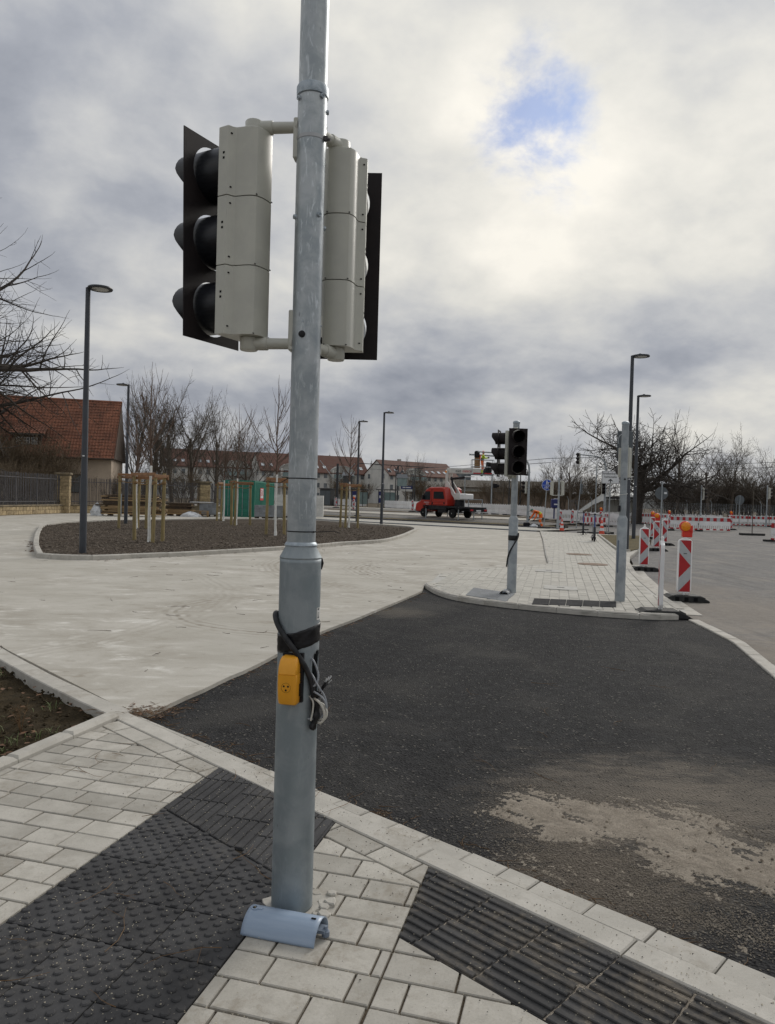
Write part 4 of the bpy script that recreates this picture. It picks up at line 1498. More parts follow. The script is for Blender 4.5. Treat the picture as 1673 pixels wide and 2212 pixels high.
# maker's sticker, cable ties, scrap of tape
mb = MB()
ths = [56 + 34 * i / 8 for i in range(9)]
for k, (za, zb, dr, mi) in enumerate(((1.163, 1.212, 0.0006, 0), (1.202, 1.209, 0.0009, 1), (1.19, 1.192, .0009, 1), (1.185, 1.187, .0009, 1), (1.180, 1.182, .0009, 1), (1.170, 1.177, .0009, 1))):
    tt = ths if mi == 0 else [60 + 10 * i / 4 for i in range(5)]
    for a, b in zip(tt, tt[1:]):
        mb.add([pol(a, za, R1 + dr), pol(b, za, R1 + dr), pol(b, zb, R1 + dr), pol(a, zb, R1 + dr)], [(0, 1, 2, 3)], mi)
mb.build('sticker', [M['sticker'], M['sign_back']], mast)
for z, tl in ((1.722, [(-95, -0.02, 0.09), (-100, -0.015, 0.16)]), (1.512, [(60, 0.0, 0.08), (80, 0.004, 0.13), (84, -0.004, 0.155)])):
    mb = MB()
    mb.lathe([(R2 + 0.0004, z - 0.0022), (R2 + 0.0018, z - 0.002), (R2 + 0.0018, z + 0.002), (R2 + 0.0004, z + 0.0022)], 48, cap=False)
    a = pol(tl[0][0], z, R2)
    mb.tube([a] + [pol(t_, z + dz, r_) for t_, dz, r_ in tl], 0.0016, 5)
    mb.box(tuple(pol(tl[0][0] - 6, z, R2 + 0.004)), (0.007, 0.007, 0.006))
    mb.build('cable_tie', M['zipt'], mast)
mb = MB()
mb.tube([pol(90, 1.405, R1 + .001), pol(92, 1.385, R1 + .005), pol(91, 1.36, R1 + 0.001)], [0.004, 0.006, 0.003], 6)
mb.build('tape_scrap', M['tape'], mast)

# ------------------------------------------------------------------ loose cover of the cable opening
ca, cb_ = Vector((-0.508, 2.747)), Vector((-0.225, 2.673))
ax = (cb_ - ca)
clen = ax.length
cang = atan2(ax.y, ax.x)
cover = thing('pole_cover', 'loose blue-grey curved cover plate lying against the foot of the signal mast', 'cover plate', (ca.x, ca.y, 0.002), cang)
mb = MB()
n_, RC, AR = 26, 0.084, 76
m_ = 14
vs = []
for k in range(m_ + 1):
    for j in range(n_ + 1):
        a = rad(-AR + 2 * AR * j / n_)
        vs.append((clen * k / m_, RC * sin(rad(AR)) + RC * sin(a), RC * (cos(a) - cos(rad(AR)))))
fs = [(k * (n_ + 1) + j, (k + 1) * (n_ + 1) + j, (k + 1) * (n_ + 1) + j + 1, k * (n_ + 1) + j + 1) for k in range(m_) for j in range(n_)]
mb.add(vs, fs)
o = mb.build('shell', M['cover'], cover, smooth=True)
o.modifiers.new('wall', 'SOLIDIFY').thickness = 0.0028
ctop = RC * (1 - cos(rad(AR)))
cw = RC * sin(rad(AR))
mb = MB()
mb.lathe([(0.016, ctop - 0.004), (0.0155, ctop + 0.003), (0.0105, ctop + 0.0035), (0.009, ctop - 0.001)], 20, (0.022, cw, 0))
mb.box((0.040, cw, ctop + 0.0005), (0.026, 0.013, 0.004))
mb.build('lock_rim', M['cover'], cover, smooth=True)
MB().lathe([(0.009, ctop - 0.01), (0.009, ctop + 0.0015), (0.001, ctop + 0.0016)], 16, (0.022, cw, 0)).build('lock', M['void'], cover)
MB().box((0.022, cw, ctop + 0.002), (0.004, 0.004, 0.003), rad(45)).build('key_pin', M['brass'], cover)
MB().box((clen - 0.030, cw - 0.004, ctop + 0.0014), (0.018, 0.007, 0.003)).build('slot', M['void'], cover)
mb = MB()
mb.box((clen - 0.012, cw + 0.004, 0.026), (0.06, 0.045, 0.012))
mb.lathe([(0.015, 0.004), (0.015, 0.022), (0.010, 0.026), (0.006, 0.040)], 14, (clen + 0.016, cw + 0.004, 0))
mb.build('hinge_lug', M['cover_lock'], cover, smooth=True)

# ------------------------------------------------------------------ street lamps
def make_lamp(label, loc, rz, H=6.9):
    o = thing('street_lamp', label, 'street lamp', loc, rz, 'slim dark street lamps round the plaza')
    MB().lathe([(0.088, 0.0), (0.086, 1.9), (0.078, 2.0), (0.058, H - 0.05), (0.058, H)], 20).build('pole', M['anthracite'], o, smooth=True)
    MB().box((0.0, -0.083, 0.85), (0.085, 0.012, 0.42)).build('service_door', M['anthracite'], o, bevel=0.003)
    MB().box((0.09, 0, H - 0.01), (0.24, 0.07, 0.05)).build('arm', M['anthracite'], o, bevel=0.008)
    head = MB().lathe([(0.20, -0.030), (0.295, -0.032), (0.305, -0.01), (0.295, 0.018), (0.20, 0.034), (0.01, 0.04)], 40, (0.30, 0, H)).build('lamp_head', M['anthracite'], o, smooth=True)
    MB().lathe([(0.01, -0.034), (0.20, -0.031), (0.205, -0.026)], 32, (0.30, 0, H)).build('lens', M['lamp_glass'], head, smooth=True)
    MB().box((0.27, 0, H + 0.06), (0.09, 0.07, 0.05)).build('sensor', M['anthracite'], head, bevel=0.012)
    MB().box((0, -0.082, 2.55), (0.05, 0.012, 0.03)).build('number_plate', M['sign_white'], o)
    return o


lamp0 = make_lamp('nearest dark street lamp at the left corner of the planting bed', (*(-7.709, 18.783), 0.04), rad(4))
lamp0.scale = (1, 1, 0.975)
for lab, lo, rz in (('dark street lamp behind the stakes, its head turned left', (-12.963, 36.700, 0.326), rad(176)),
                    ('dark street lamp on the right tip of the planting bed', (-0.360, 45.400, 0.024), rad(2)),
                    ('dark street lamp just left of the bed tip lamp, farther back', (-2.104, 51.000, 0.159), rad(3)),
                    ('tallest-looking dark lamp behind the right signal post', (8.479, 26.200, 0.216), rad(2)),
                    ('dark lamp close behind the taller one at the right post', (11.862, 35.600, 0.157), rad(1))):
    dup(lamp0, lab, (lo[0], lo[1], 0.04), rz).scale = (1, 1, 1)

# ------------------------------------------------------------------ young trees with limewashed stems, and their stakes
def whip(mb, p, d, ln, r_, rng, mi=1, up_=0.25, seg=6, n_=5):
    pts, rs = [Vector(p)], [r_]
    d = Vector(d).normalized()
    for i in range(seg):
        d = (d + Vector((rng.uniform(-.08, .08), rng.uniform(-.08, .08), up_ * 0.4))).normalized()
        pts.append(pts[-1] + d * (ln / seg))
        rs.append(r_ * (1 - 0.75 * (i + 1) / seg))
    mb.tube(pts, rs, n_, mi)
    return pts


def young_tree(label, loc, H, seed, zw=2.45, spread=0.42, count=22):
    rng = random.Random(seed)
    o = thing('young_tree', label, 'tree', loc, 0, 'staked young trees in the planting bed')
    lean = Vector((rng.uniform(-.05, .05), rng.uniform(-.05, .05), 0))
    f_ = lambda z: Vector((lean.x * (z / H) ** 1.5 * 2 + 0.02 * sin(z * 2 + seed), lean.y * z / H, z))
    mb = MB()
    mb.tube([f_(z) for z in (0, 0.06, 0.3, 0.9, 1.6, zw)], [0.085, 0.062, 0.048, 0.044, 0.041, 0.036], 10)
    mb.build('trunk', M['limewash'], o, smooth=True)
    mb = MB()
    zz = [zw + (H - zw) * i / 12 for i in range(13)]
    mb.tube([f_(z) + Vector((rng.uniform(-.02, .02), rng.uniform(-.02, .02), 0)) for z in zz], [0.036 * (1 - 0.87 * i / 12) for i in range(13)], 6)
    for i in range(count):
        t = rng.random() ** 1.3
        z = zw + 0.05 + (H - zw) * 0.72 * t
        a = rng.uniform(0, 2 * pi)
        el = rng.uniform(0.45, 0.9)
        d = Vector((cos(a) * cos(el), sin(a) * cos(el), sin(el)))
        ln = (H - zw) * rng.uniform(0.25, 0.55) * (1 - 0.55 * t) * (1 + spread)
        pts = whip(mb, f_(z), d, ln, 0.017 * (1 - 0.5 * t), rng, 0, 0.55)
        for q in range(rng.randint(1, 4)):
            k = rng.randint(1, 4)
            a2 = a + rng.uniform(-1.2, 1.2)
            whip(mb, pts[k], (cos(a2) * 0.6, sin(a2) * 0.6, 0.8), ln * rng.uniform(0.25, 0.5), 0.009, rng, 0, 0.5, 4, 4)
    mb.build('branches', M['twig_red'], o)
    return o


def stake_frame(label, pts, H=2.3):
    """three stakes with cross bars and rope; pts are world positions"""
    c = Vector((sum(p[0] for p in pts) / 3, sum(p[1] for p in pts) / 3))
    o = thing('tree_stakes', label, 'tree stakes', (c.x, c.y, 0.06), 0, 'wooden stake frames of the young trees')
    L_ = [Vector((p[0] - c.x, p[1] - c.y, 0)) for p in pts]
    hs = []
    for q in L_:
        h_ = H + random.uniform(-.04, .04)
        tl = Vector((random.uniform(-.03, .03), random.uniform(-.03, .03), 0))
        MB().tube([q - tl, q + Vector((0, 0, h_ * 0.5)), q + tl + Vector((0, 0, h_))], [0.062, 0.058, 0.054], 12).build('stake', M['stake'], o, smooth=True)
    for i in range(3):
        a, b = L_[i], L_[(i + 1) % 3]
        d = (b - a).normalized()
        off = Vector((d.y, -d.x, 0)) * 0.07
        z_ = H - 0.03 - 0.055 * i
        MB().beam(a - d * 0.12 + off + Vector((0, 0, z_)), b + d * 0.12 + off + Vector((0, 0, z_)), 0.04, 0.10).build('crossbar', M['stake_bar'], o, bevel=0.006)
    ctr = Vector((0, 0, 0))
    for i in range(3):
        q = L_[i]
        mb = MB()
        zr = H - 0.30
        mb.lathe([(0.060, zr - 0.05), (0.072, zr - 0.035), (0.072, zr + 0.035), (0.060, zr + 0.05)], 12, (q.x, q.y, 0), cap=False)
        mid = q * 0.5 + Vector((0, 0, zr - 0.06))
        mb.tube(spline([q + Vector((0, 0, zr + 0.01)), mid, ctr + Vector((0, 0, zr - 0.02))], 5), 0.020, 6)
        mb.build('rope', M['rope'], o, smooth=True)
    return o


def near_pts(base_, tri):
    return [(base_[0] + a, base_[1] + b) for a, b in tri]


T1 = (-7.568, 23.600, 0.111)
young_tree('young tree with white stem in the nearest stake frame, left of the mast', (T1[0], T1[1], 0.05), 5.75, 3)
stake_frame('nearest stake frame, beside the white stem at left', [(-8.310, 24.300, 0.096)[:2], (-7.404, 23.500, 0.136)[:2], (-7.231, 23.900, 0.118)[:2]], 2.2)
T2 = (-10.820, 31.900, 0.112)
young_tree('young tree behind the nearest stake frame, close to the second lamp', (T2[0], T2[1], 0.05), 5.6, 8)
stake_frame('stake frame just behind the nearest one, beside the second lamp', [(-11.450, 31.600, 0.106)[:2], (-10.855, 32.300, 0.096)[:2], (-10.349, 31.800, 0.129)[:2]], 2.35)
T3 = (-7.737, 38.000, 0.105)
young_tree('young tree with white stem in front of the green container doors', (T3[0], T3[1], 0.05), 6.3, 5)
stake_frame('stake frame in front of the green container doors', [(-8.107, 38.400, 0.081)[:2], (-7.706, 37.500, 0.147)[:2], (-7.085, 38.200, 0.116)[:2]], 2.3)
T4 = (-9.846, 44.500, 0.097)
young_tree('young tree with white stem at the left corner of the container', (T4[0], T4[1], 0.05), 5.6, 6)
stake_frame('stake frame at the left corner of the container', [(-10.189, 44.300, 0.065)[:2], (-10.142, 45.200, 0.069)[:2], (-9.450, 45.000, 0.094)[:2]], 2.3)
T5 = (-4.432, 29.400, 0.075)
young_tree('young tree with white stem directly left of the mast, tall thin whips', (T5[0], T5[1], 0.05), 6.4, 9, count=26)
stake_frame('stake frame partly hidden by the near mast', [(-4.814, 29.600, 0.073)[:2], (-4.213, 30.200, 0.079)[:2], (-3.561, 29.200, 0.091)[:2]], 2.3)
T6 = (-2.012, 39.000, 0.083)
young_tree('young tree with white stem between the mast and the bed tip lamp', (T6[0], T6[1], 0.05), 6.0, 12, count=26)
stake_frame('stake frame between the mast and the bed tip lamp', [(-2.465, 39.200, 0.088)[:2], (-2.161, 38.600, 0.095)[:2], (-1.549, 39.000, 0.096)[:2]], 2.35)

# ------------------------------------------------------------------ other signal posts
def post_tubes(o, zc_, H, r1=0.0825, r2=0.057, m='galv_far'):
    MB().lathe([(r1, 0.0), (r1, zc_ - 0.05), (r2, zc_)], 28).build('lower_tube', M[m], o, smooth=True)
    MB().lathe([(r2, zc_ - 0.003), (r2, H)], 24).build('upper_tube', M[m], o, smooth=True)
    MB().lathe([(r2 + 0.006, H - 0.02), (r2 + 0.006, H + 0.012), (r2 - 0.02, H + 0.03)], 24).build('cap', M['galv_old'], o, smooth=True)


B2 = (2.241, 13.145)
mast2 = thing('traffic_light', 'shorter signal post on the island with one head facing us and one facing left', 'traffic light', (B2[0], B2[1], 0.05))
post_tubes(mast2, 1.36, 3.02)
signal_head(mast2, (-0.03, -0.22), (0.06, -1.0), 2.08, 2.87, (0, 0, 0.057), 'signal head facing us with three dark lenses', near=False)
signal_head(mast2, (-0.165, 0.06), (-0.95, 0.31), 2.06, 2.87, (0, 0, 0.057), 'signal head facing left, visors seen from the side', near=False)
mb = MB()
mb.lathe([(0.084, 0.93), (0.0865, 0.94), (0.0865, 1.01), (0.084, 1.02)], 28, cap=False)
mb.build('tape_band', M['tape'], mast2, smooth=True)
MB().tube(spline([(0.09, -0.03, 1.06), (0.07, -0.08, 0.98), (0.0, -0.10, 0.86), (-0.07, -0.07, 0.72), (-0.09, -0.02, 0.60), (-0.10, 0.0, 0.46)], 5), 0.013, 8).build('power_cable', M['rubber'], mast2, smooth=True)
cv2 = thing('pole_cover', 'silver curved cover lying at the foot of the island signal post', 'cover plate', (*(2.045, 12.785), 0.055), rad(70))
mb = MB()
vs = [(0.30 * k, 0.08 * sin(rad(-80 + 20 * j)), 0.08 * cos(rad(-80 + 20 * j)) - 0.01) for k in (0, 1) for j in range(9)]
mb.add(vs, [(j, 9 + j, 10 + j, j + 1) for j in range(8)])
q = mb.build('shell', M['rim'], cv2, smooth=True)
q.modifiers.new('wall', 'SOLIDIFY').thickness = 0.004
MB().box((0.05, 0, 0.04), (0.04, 0.05, 0.02)).build('hinge_lug', M['cover_lock'], cv2)

B3 = (3.939, 12.412)
mast3 = thing('traffic_light', 'signal post at the right end of the island with its head turned away', 'traffic light', (B3[0], B3[1], 0.05))
post_tubes(mast3, 1.43, 2.98)
h3 = signal_head(mast3, (0.075, 0.22), (0.08, 1.0), 2.08, 2.58, (0, 0, 0.057), 'two-chamber head turned away', near=False, nmod=2, plate=False)
mb = MB()
mb.box((0.105, 0.33, 2.62), (0.27, 0.02, 0.52))
mb.build('dark_panel', M['sign_back'], mast3, bevel=0.01)
mb = MB()
for k in range(10):
    a, b = rad(120 + 9 * k), rad(120 + 9 * (k + 1))
    c = Vector((0.10, 0.3185, 2.72))
    mb.add([c + Vector((r_ * cos(t), 0, r_ * sin(t))) for r_, t in ((0.115, a), (0.115, b), (0.122, b), (0.122, a))], [(0, 1, 2, 3)])
mb.build('panel_mark', M['sign_white'], mast3)
MB().box((-0.07, -0.045, 0.75), (0.03, 0.03, 0.55), rad(-32)).build('service_door', M['cover_lock'], mast3, bevel=0.012)
MB().tube([(-0.062, -0.03, 1.78), (0.0, -0.066, 1.79), (0.064, -0.02, 1.80)], 0.006, 5).build('cable_tie', M['zip_w'], mast3)
MB().box((-0.07, -0.02, 1.55), (0.03, 0.05, 0.10)).build('cable_outlet', M['black_plastic'], mast3)
MB().cyl((0.0, -0.054, 2.04), (0.0, -0.062, 2.04), 0.016, n=14).build('rubber_plug', M['black_plastic'], mast3)


def arm_signal(label, base_, H, reach, rad_, heads, dirx=-1):
    o = thing('mast_arm_signal', label, 'traffic light', base_, 0, 'far signals')
    pts = [(0, 0, 0), (0, 0, 1.5), (0, 0, H - rad_)]
    for k in range(1, 7):
        a = rad(15 * k)
        pts.append((dirx * rad_ * (1 - cos(a)), 0, H - rad_ + rad_ * sin(a)))
    pts.append((dirx * reach, 0, H + 0.1))
    rs = [0.10, 0.095, 0.075] + [0.07] * 6 + [0.05]
    MB().tube(pts, rs, 14).build('mast_arm', M['galv_far'], o, smooth=True)
    for (x, y, z0, z1, fx, fy, lab) in heads:
        signal_head(o, (x, y), (fx, fy), z0, z1, (0, 0, 0.08), lab, near=False, plate=True, arms=False)
        MB().beam((x - fx * 0.1, y - fy * 0.1, (z0 + z1) / 2), (max(-reach, min(0, x)) if abs(x) > 1 else 0, 0, (z0 + z1) / 2), 0.04, 0.04).build('bracket_arm', M['galv_far'], o)
    return o


arm_signal('curved signal mast behind the island signal, where the worker kneels', (10.802, 57.000, 0.032), 5.35, 4.0, 1.15, [(-0.32, -0.05, 2.35, 3.3, -1, -0.1, 'far head facing left')])
arm_signal('curved signal mast with arm reaching left in front of the oak', (18.903, 64.600, 0.000), 5.9, 2.3, 1.0, [(-2.35, 0.1, 5.15, 6.15, -1, -0.2, 'far head on the arm facing left'), (-0.25, -0.2, 2.6, 3.6, 0.3, -1, 'far head low on the mast')])
o = thing('traffic_light', 'far galvanised signal post with two grey heads beside the blue sign', 'traffic light', (10.736, 46.600, 0.000), 0, 'far signals')
post_tubes(o, 1.4, 3.25)
signal_head(o, (-0.42, 0.15), (-0.25, 1.0), 2.2, 3.05, (0, 0, 0.057), 'far head turned away, left of the post', near=False, plate=False)
signal_head(o, (0.28, 0.2), (0.3, 1.0), 2.2, 3.05, (0, 0, 0.057), 'far head turned away, right of the post', near=False, plate=False)
for lab, b_, H, hx, f_ in (('far signal post behind the red and white barriers, its visors pointing right', (27.902, 66.000, 1.030), 3.6, 0.28, (0.9, -0.4)),
                           ('far signal post at the right picture edge', (35.808, 70.000, 0.991), 3.9, 0.25, (1, 0.2))):
    o = thing('traffic_light', lab, 'traffic light', (b_[0], b_[1], 0.0), 0, 'far signals')
    post_tubes(o, 1.2, H)
    signal_head(o, (hx, 0), f_, H - 1.2, H - 0.2, (0, 0, 0.057), 'far signal head', near=False, plate=False)

# ------------------------------------------------------------------ guide beacons
def beacon_foot(o, rz=0.0):
    """recycled rubber foot plate with sloping ends and dark pockets"""
    R_ = Matrix.Rotation(rz, 4, 'Z')
    prof = [(-0.41, 0.0), (0.41, 0.0), (0.41, 0.03), (0.24, 0.115), (-0.24, 0.115), (-0.41, 0.03)]
    mb = MB()
    M_ = R_ @ Matrix(((1, 0, 0, 0), (0, 0, -1, 0), (0, 1, 0, 0), (0, 0, 0, 1)))
    mb.prism(prof, -0.2, 0.2, M=M_)
    f_ = mb.build('foot', M['foot'], o, bevel=0.012)
    for sy in (-1, 1):
        for x in (-0.16, 0.0, 0.16):
            MB().box((0, 0, 0), (0.07, 0.01, 0.07), M=R_ @ Matrix.Translation((x, sy * 0.198, 0.055))).build('pocket', M['void'], f_)
    for x in (-0.33, 0.33):
        MB().box((0, 0, 0), (0.012, 0.34, 0.02), M=R_ @ Matrix.Translation((x, 0, 0.078))).build('ridge', M['foot'], f_)
    return f_


def stripes(face, y, flip=1, w=0.205, z0=0.17, z1=1.10, back=False):
    mb = MB()
    H = z1 - z0
    sx = flip
    def P_(u, t): return (sx * (u - 0.5) * w, y, z1 - t * H)
    polys = [([(0.06, 0.0), (1, 0.0), (1, 0.25)], 1), ([(0, 0.0), (0.06, 0.0), (1, 0.25), (1, 0.46), (0.0, 0.24)], 0), ([(0, 0.24), (1, 0.49), (0, 0.735)], 1),
             ([(1, 0.49), (1, 0.75), (0.0, 1.0), (0, 0.735)], 0), ([(1, 0.75), (1, 1.0), (0.0, 1.0)], 1), ([(0, 0.2399), (1, 0.4599), (1, 0.49)], 0)]
    for k, (pl, mi) in enumerate(polys):
        vs = [P_(*q) for q in pl]
        n_ = (Vector(vs[1]) - Vector(vs[0])).cross(Vector(vs[2]) - Vector(vs[0]))
        if n_.y > 0 and not back or n_.y < 0 and back:
            vs = vs[::-1]
        mb.add(vs, [tuple(range(len(vs)))], mi)
    return mb


def beacon_lamp(o, z):
    b = MB()
    b.lathe([(0.095, -0.05), (0.10, -0.02), (0.10, 0.02), (0.085, 0.045)], 24, M=Matrix.Translation((-0.01, 0.0, z + 0.20)) @ Matrix.Rotation(pi / 2, 4, 'X'))
    b.box((0.03, 0.01, z + 0.065), (0.17, 0.10, 0.12))
    b.box((0.085, 0.01, z + 0.15), (0.07, 0.10, 0.14))
    lm = b.build('warning_lamp', M['lamp_red'], o, bevel=0.012)
    MB().lathe([(0.082, 0.0), (0.078, 0.02), (0.05, 0.034), (0.003, 0.040)], 24, M=Matrix.Translation((-0.01, -0.045, z + 0.20)) @ Matrix.Rotation(pi / 2, 4, 'X')).build('lamp_lens', M['lamp_amber'], lm, smooth=True)
    return lm


def make_beacon(label, loc, rz=0.0, lamp=True, flip=1, foot_rz=0.0, foot=True):
    o = thing('guide_beacon', label, 'beacon', loc, rz, 'red and white guide beacons')
    if foot:
        beacon_foot(o, foot_rz)
    pr = []
    for k in range(9):
        a = rad(90 * k / 8)
        pr.append((0.09 + 0.035 * cos(a), 1.115 + 0.02 * sin(a)))
    prof = [(0.125, 0.20), (0.125, 1.05), (0.115, 1.10), (0.045, 1.135), (0.028, 1.16), (-0.028, 1.16), (-0.045, 1.135), (-0.115, 1.10), (-0.125, 1.05), (-0.125, 0.20), (-0.10, 0.14), (0.10, 0.14)]
    M_ = Matrix(((1, 0, 0, 0), (0, 0, -1, 0), (0, 1, 0, 0), (0, 0, 0, 1)))
    MB().prism(prof, -0.030, 0.030, M=M_).build('board', M['white_pl'], o, bevel=0.012, seg=2)
    stripes(None, -0.0315, flip).build('striped_face', [M['refl_grey'], M['refl_red']], o)
    stripes(None, 0.0315, -flip, back=True).build('striped_face', [M['refl_grey'], M['refl_red']], o)
    MB().box((0.0, -0.0325, 0.86), (0.06, 0.001, 0.018)).build('printed_mark', M['sign_back'], o)
    MB().tube([(0, 0, 0.05), (0, 0, 0.16)], 0.03, 10).build('spigot', M['white_pl'], o)
    if lamp:
        beacon_lamp(o, 1.15)
    else:
        MB().tube([(0, 0, 1.14), (0, 0, 1.22), (0, 0, 1.225)], [0.022, 0.022, 0.015], 12).build('stub', M['white_pl'], o, smooth=True)
    return o


zr = -0.045
make_beacon('nearest beacon facing us, with a large amber warning lamp on top', (*(5.401, 13.399), zr), rad(-6), True)
make_beacon('beacon turned edge-on at the kerb end, without a lamp', (*(4.208, 11.296), -0.03), rad(74), False, foot_rz=rad(-80))
make_beacon('beacon without lamp against the island kerb, right of the post', (*(6.757, 19.424), zr), rad(-4), False)
make_beacon('middle beacon of the row with an amber lamp, foot showing', (10.300, 28.300, -0.133)[:2] + (zr,), rad(-3), True)
make_beacon('beacon without lamp right of the middle one in the row', (12.185, 32.500, -0.123)[:2] + (zr,), rad(3), False)
make_beacon('beacon with lamp mostly hidden behind the middle beacon', (13.795, 38.500, -0.082)[:2] + (zr,), rad(-3), True)
make_beacon('far beacon with red lamp at the left end of the near barriers', (20.160, 53.000, -0.005)[:2] + (zr,), rad(28), True)
far_b = [('far beacon with lamp close to the right side of the near mast', (-6.862, 74.000, -0.019), True, 1), ('small far beacon without lamp by the white fence panels', (-6.063, 87.000, 0.016), False, -1),
         ('far beacon with lamp right of the staked tree', (-3.439, 75.000, 0.057), True, -1), ('far beacon without lamp beside the tree stakes, nearest of its row', (-2.668, 66.500, -0.043), False, 1),
         ('far beacon left of the red truck', (2.451, 73.000, 0.079), False, -1), ('far beacon just visible under the red truck', (5.169, 72.000, -0.093), False, -1),
         ('far beacon beside the far signal post and traffic cone', (12.137, 52.000, -0.025), False, 1), ('far beacon standing before the white fence, right of the cone', (13.973, 56.000, 0.117), False, 1),
         ('far beacon with red lamp between the crossing scooters and the barriers', (16.426, 57.000, 0.294), True, -1), ('far beacon with red lamp at the right end of the near barriers', (26.215, 56.500, 0.195), True, 1)]
for lab, p, lp, fl in far_b:
    make_beacon(lab, (p[0], p[1], max(zg(p[0], p[1]), 0.0) + 0.02), rad(random.uniform(-12, 12)), lp, fl)

# ------------------------------------------------------------------ barrier panels
def white_panel(label, a, b, z0=0.0):
    """white plastic fence panel 2 m long with slots and a toothed top"""
    a, b = Vector(a), Vector(b)
    d = b - a
    ln = d.length
    o = thing('barrier_fence_panel', label, 'barrier', (a.x, a.y, (zg(a.x, a.y) + z0)), atan2(d.y, d.x), 'white barrier fence panels along the tracks')
    mb = MB()
    mb.box((ln / 2, 0, 0.80), (ln - 0.03, 0.04, 0.36))
    mb.box((ln / 2, 0, 0.20), (ln - 0.03, 0.04, 0.22))
    k = 14
    for i in range(k + 1):
        x = 0.03 + (ln - 0.06) * i / k
        mb.box((x, 0, 0.465), ((ln / k) * 0.52, 0.036, 0.32))
    for i in range(5):
        x = 0.2 + (ln - 0.4) * i / 4
        mb.box((x, 0, 1.01), (0.06, 0.04, 0.07))
    mb.build('panel', M['white_pl'], o)
    mb = MB()
    mb.box((0.02, 0, 0.06), (0.30, 0.75, 0.10))
    mb.build('foot', M['foot'], o, bevel=0.02)
    return o


ORD = ('leftmost', 'second', 'third', 'fourth', 'fifth', 'sixth', 'seventh', 'eighth', 'ninth', 'tenth', 'eleventh')
def fence_run(A_, B_, n_, labels):
    A_, B_ = Vector(A_), Vector(B_)
    for i in range(n_):
        white_panel(labels % ORD[i], A_.lerp(B_, i / n_), A_.lerp(B_, (i + 1) / n_))


fence_run((-10.4, 114.5), (-3.1, 106.0), 6, 'white fence panel, %s from the left in the short far run right of the mast')
fence_run((-0.4, 97.0), (8.0, 77.0), 11, 'white fence panel, %s from the left in the run behind the truck')
fence_run((8.0, 77.0), (14.3, 62.0), 8, 'white fence panel, %s from the left in the run behind the kneeling worker')
fence_run((14.3, 62.0), (18.8, 58.6), 3, 'white fence panel, %s from the left in the run behind the scooters')


def red_panel(label, a, b, z=-0.045):
    a, b = Vector(a), Vector(b)
    d = b - a
    ln = d.length
    o = thing('barrier_fence_panel', label, 'barrier', (a.x, a.y, z), atan2(d.y, d.x), 'red and white barrier panels on the road')
    mb = MB()
    for z_, h_ in ((1.02, 0.05), (0.70, 0.05), (0.14, 0.05), (0.42, 0.04)):
        mb.box((ln / 2, 0, z_), (ln - 0.03, 0.045, h_))
    mb.box((ln / 2, 0, 0.575), (ln - 0.03, 0.03, 0.25))
    for i in range(15):
        x = 0.06 + (ln - 0.12) * i / 14
        mb.box((x, 0, 0.30), (0.065, 0.03, 0.32))
    for i in range(4):
        mb.box((0.1 + (ln - 0.2) * i / 3, 0, 1.07), (0.05, 0.04, 0.06))
    mb.build('panel', M['white_pl'], o)
    w = (ln - 0.05) / 9
    for i in range(9):
        q = MB().box((0.025 + w * (i + 0.5), 0, 0.86), (w - 0.002, 0.05, 0.25))
        q.build('stripe', M['refl_red' if i % 2 == 0 else 'refl_grey'], o)
        if i % 2 == 0:
            MB().box((0.025 + w * (i + 0.5), 0, 0.14), (w, 0.052, 0.10)).build('stripe', M['refl_red'], o)
    MB().box((0.0, 0, 0.06), (0.32, 0.8, 0.11)).build('foot', M['foot'], o, bevel=0.02)
    return o


red_panel('red and white barrier panel, left of the near pair', (21.075, 55.140)[:2], (22.522, 53.656)[:2])
red_panel('red and white barrier panel, right of the near pair', (22.615, 53.717)[:2], (24.849, 53.607)[:2])
red_panel('red and white barrier panel at far left, beyond the row of beacons', (23.729, 69.000, -0.100)[:2], (25.210, 70.000, -0.094)[:2])
red_panel('white barrier panel with stripes behind the lamp-topped beacons', (23.772, 66.000, -0.076)[:2], (24.413, 64.000, -0.026)[:2])
red_panel('red and white barrier panel right of the near pair, farther back', (33.591, 73.000, -0.056)[:2], (35.751, 73.500, -0.059)[:2])
red_panel('red and white barrier panel with diagonal cut-outs farther right', (35.799, 73.500, -0.104)[:2], (37.609, 73.000, -0.080)[:2])
red_panel('red and white barrier panel at the far right, in the back row', (37.655, 73.000, -0.079)[:2], (39.435, 73.000, -0.075)[:2])
red_panel('barrier panel cut by the right picture edge, nearest one', (20.483, 39.500, -0.197)[:2], (21.115, 37.500, -0.198)[:2])
red_panel('red and white barrier panel left of the curved mast, behind the scooters', (15.975, 60.000, 0.298)[:2], (17.462, 61.000, 0.272)[:2])
red_panel('red and white barrier panel at right angles behind the scooters', (17.260, 58.000, 0.213)[:2], (17.828, 62.000, 0.174)[:2])
for i in range(5):
    a, b = Vector((22.5 + i * 2.3, 78 - i * 0.6)), Vector((24.75 + i * 2.3, 77.4 - i * 0.6))
    o = white_panel('white fence panel, %s from the left in the back row beyond the red barriers' % ORD[i], a, b)
    o.location.z = -0.045

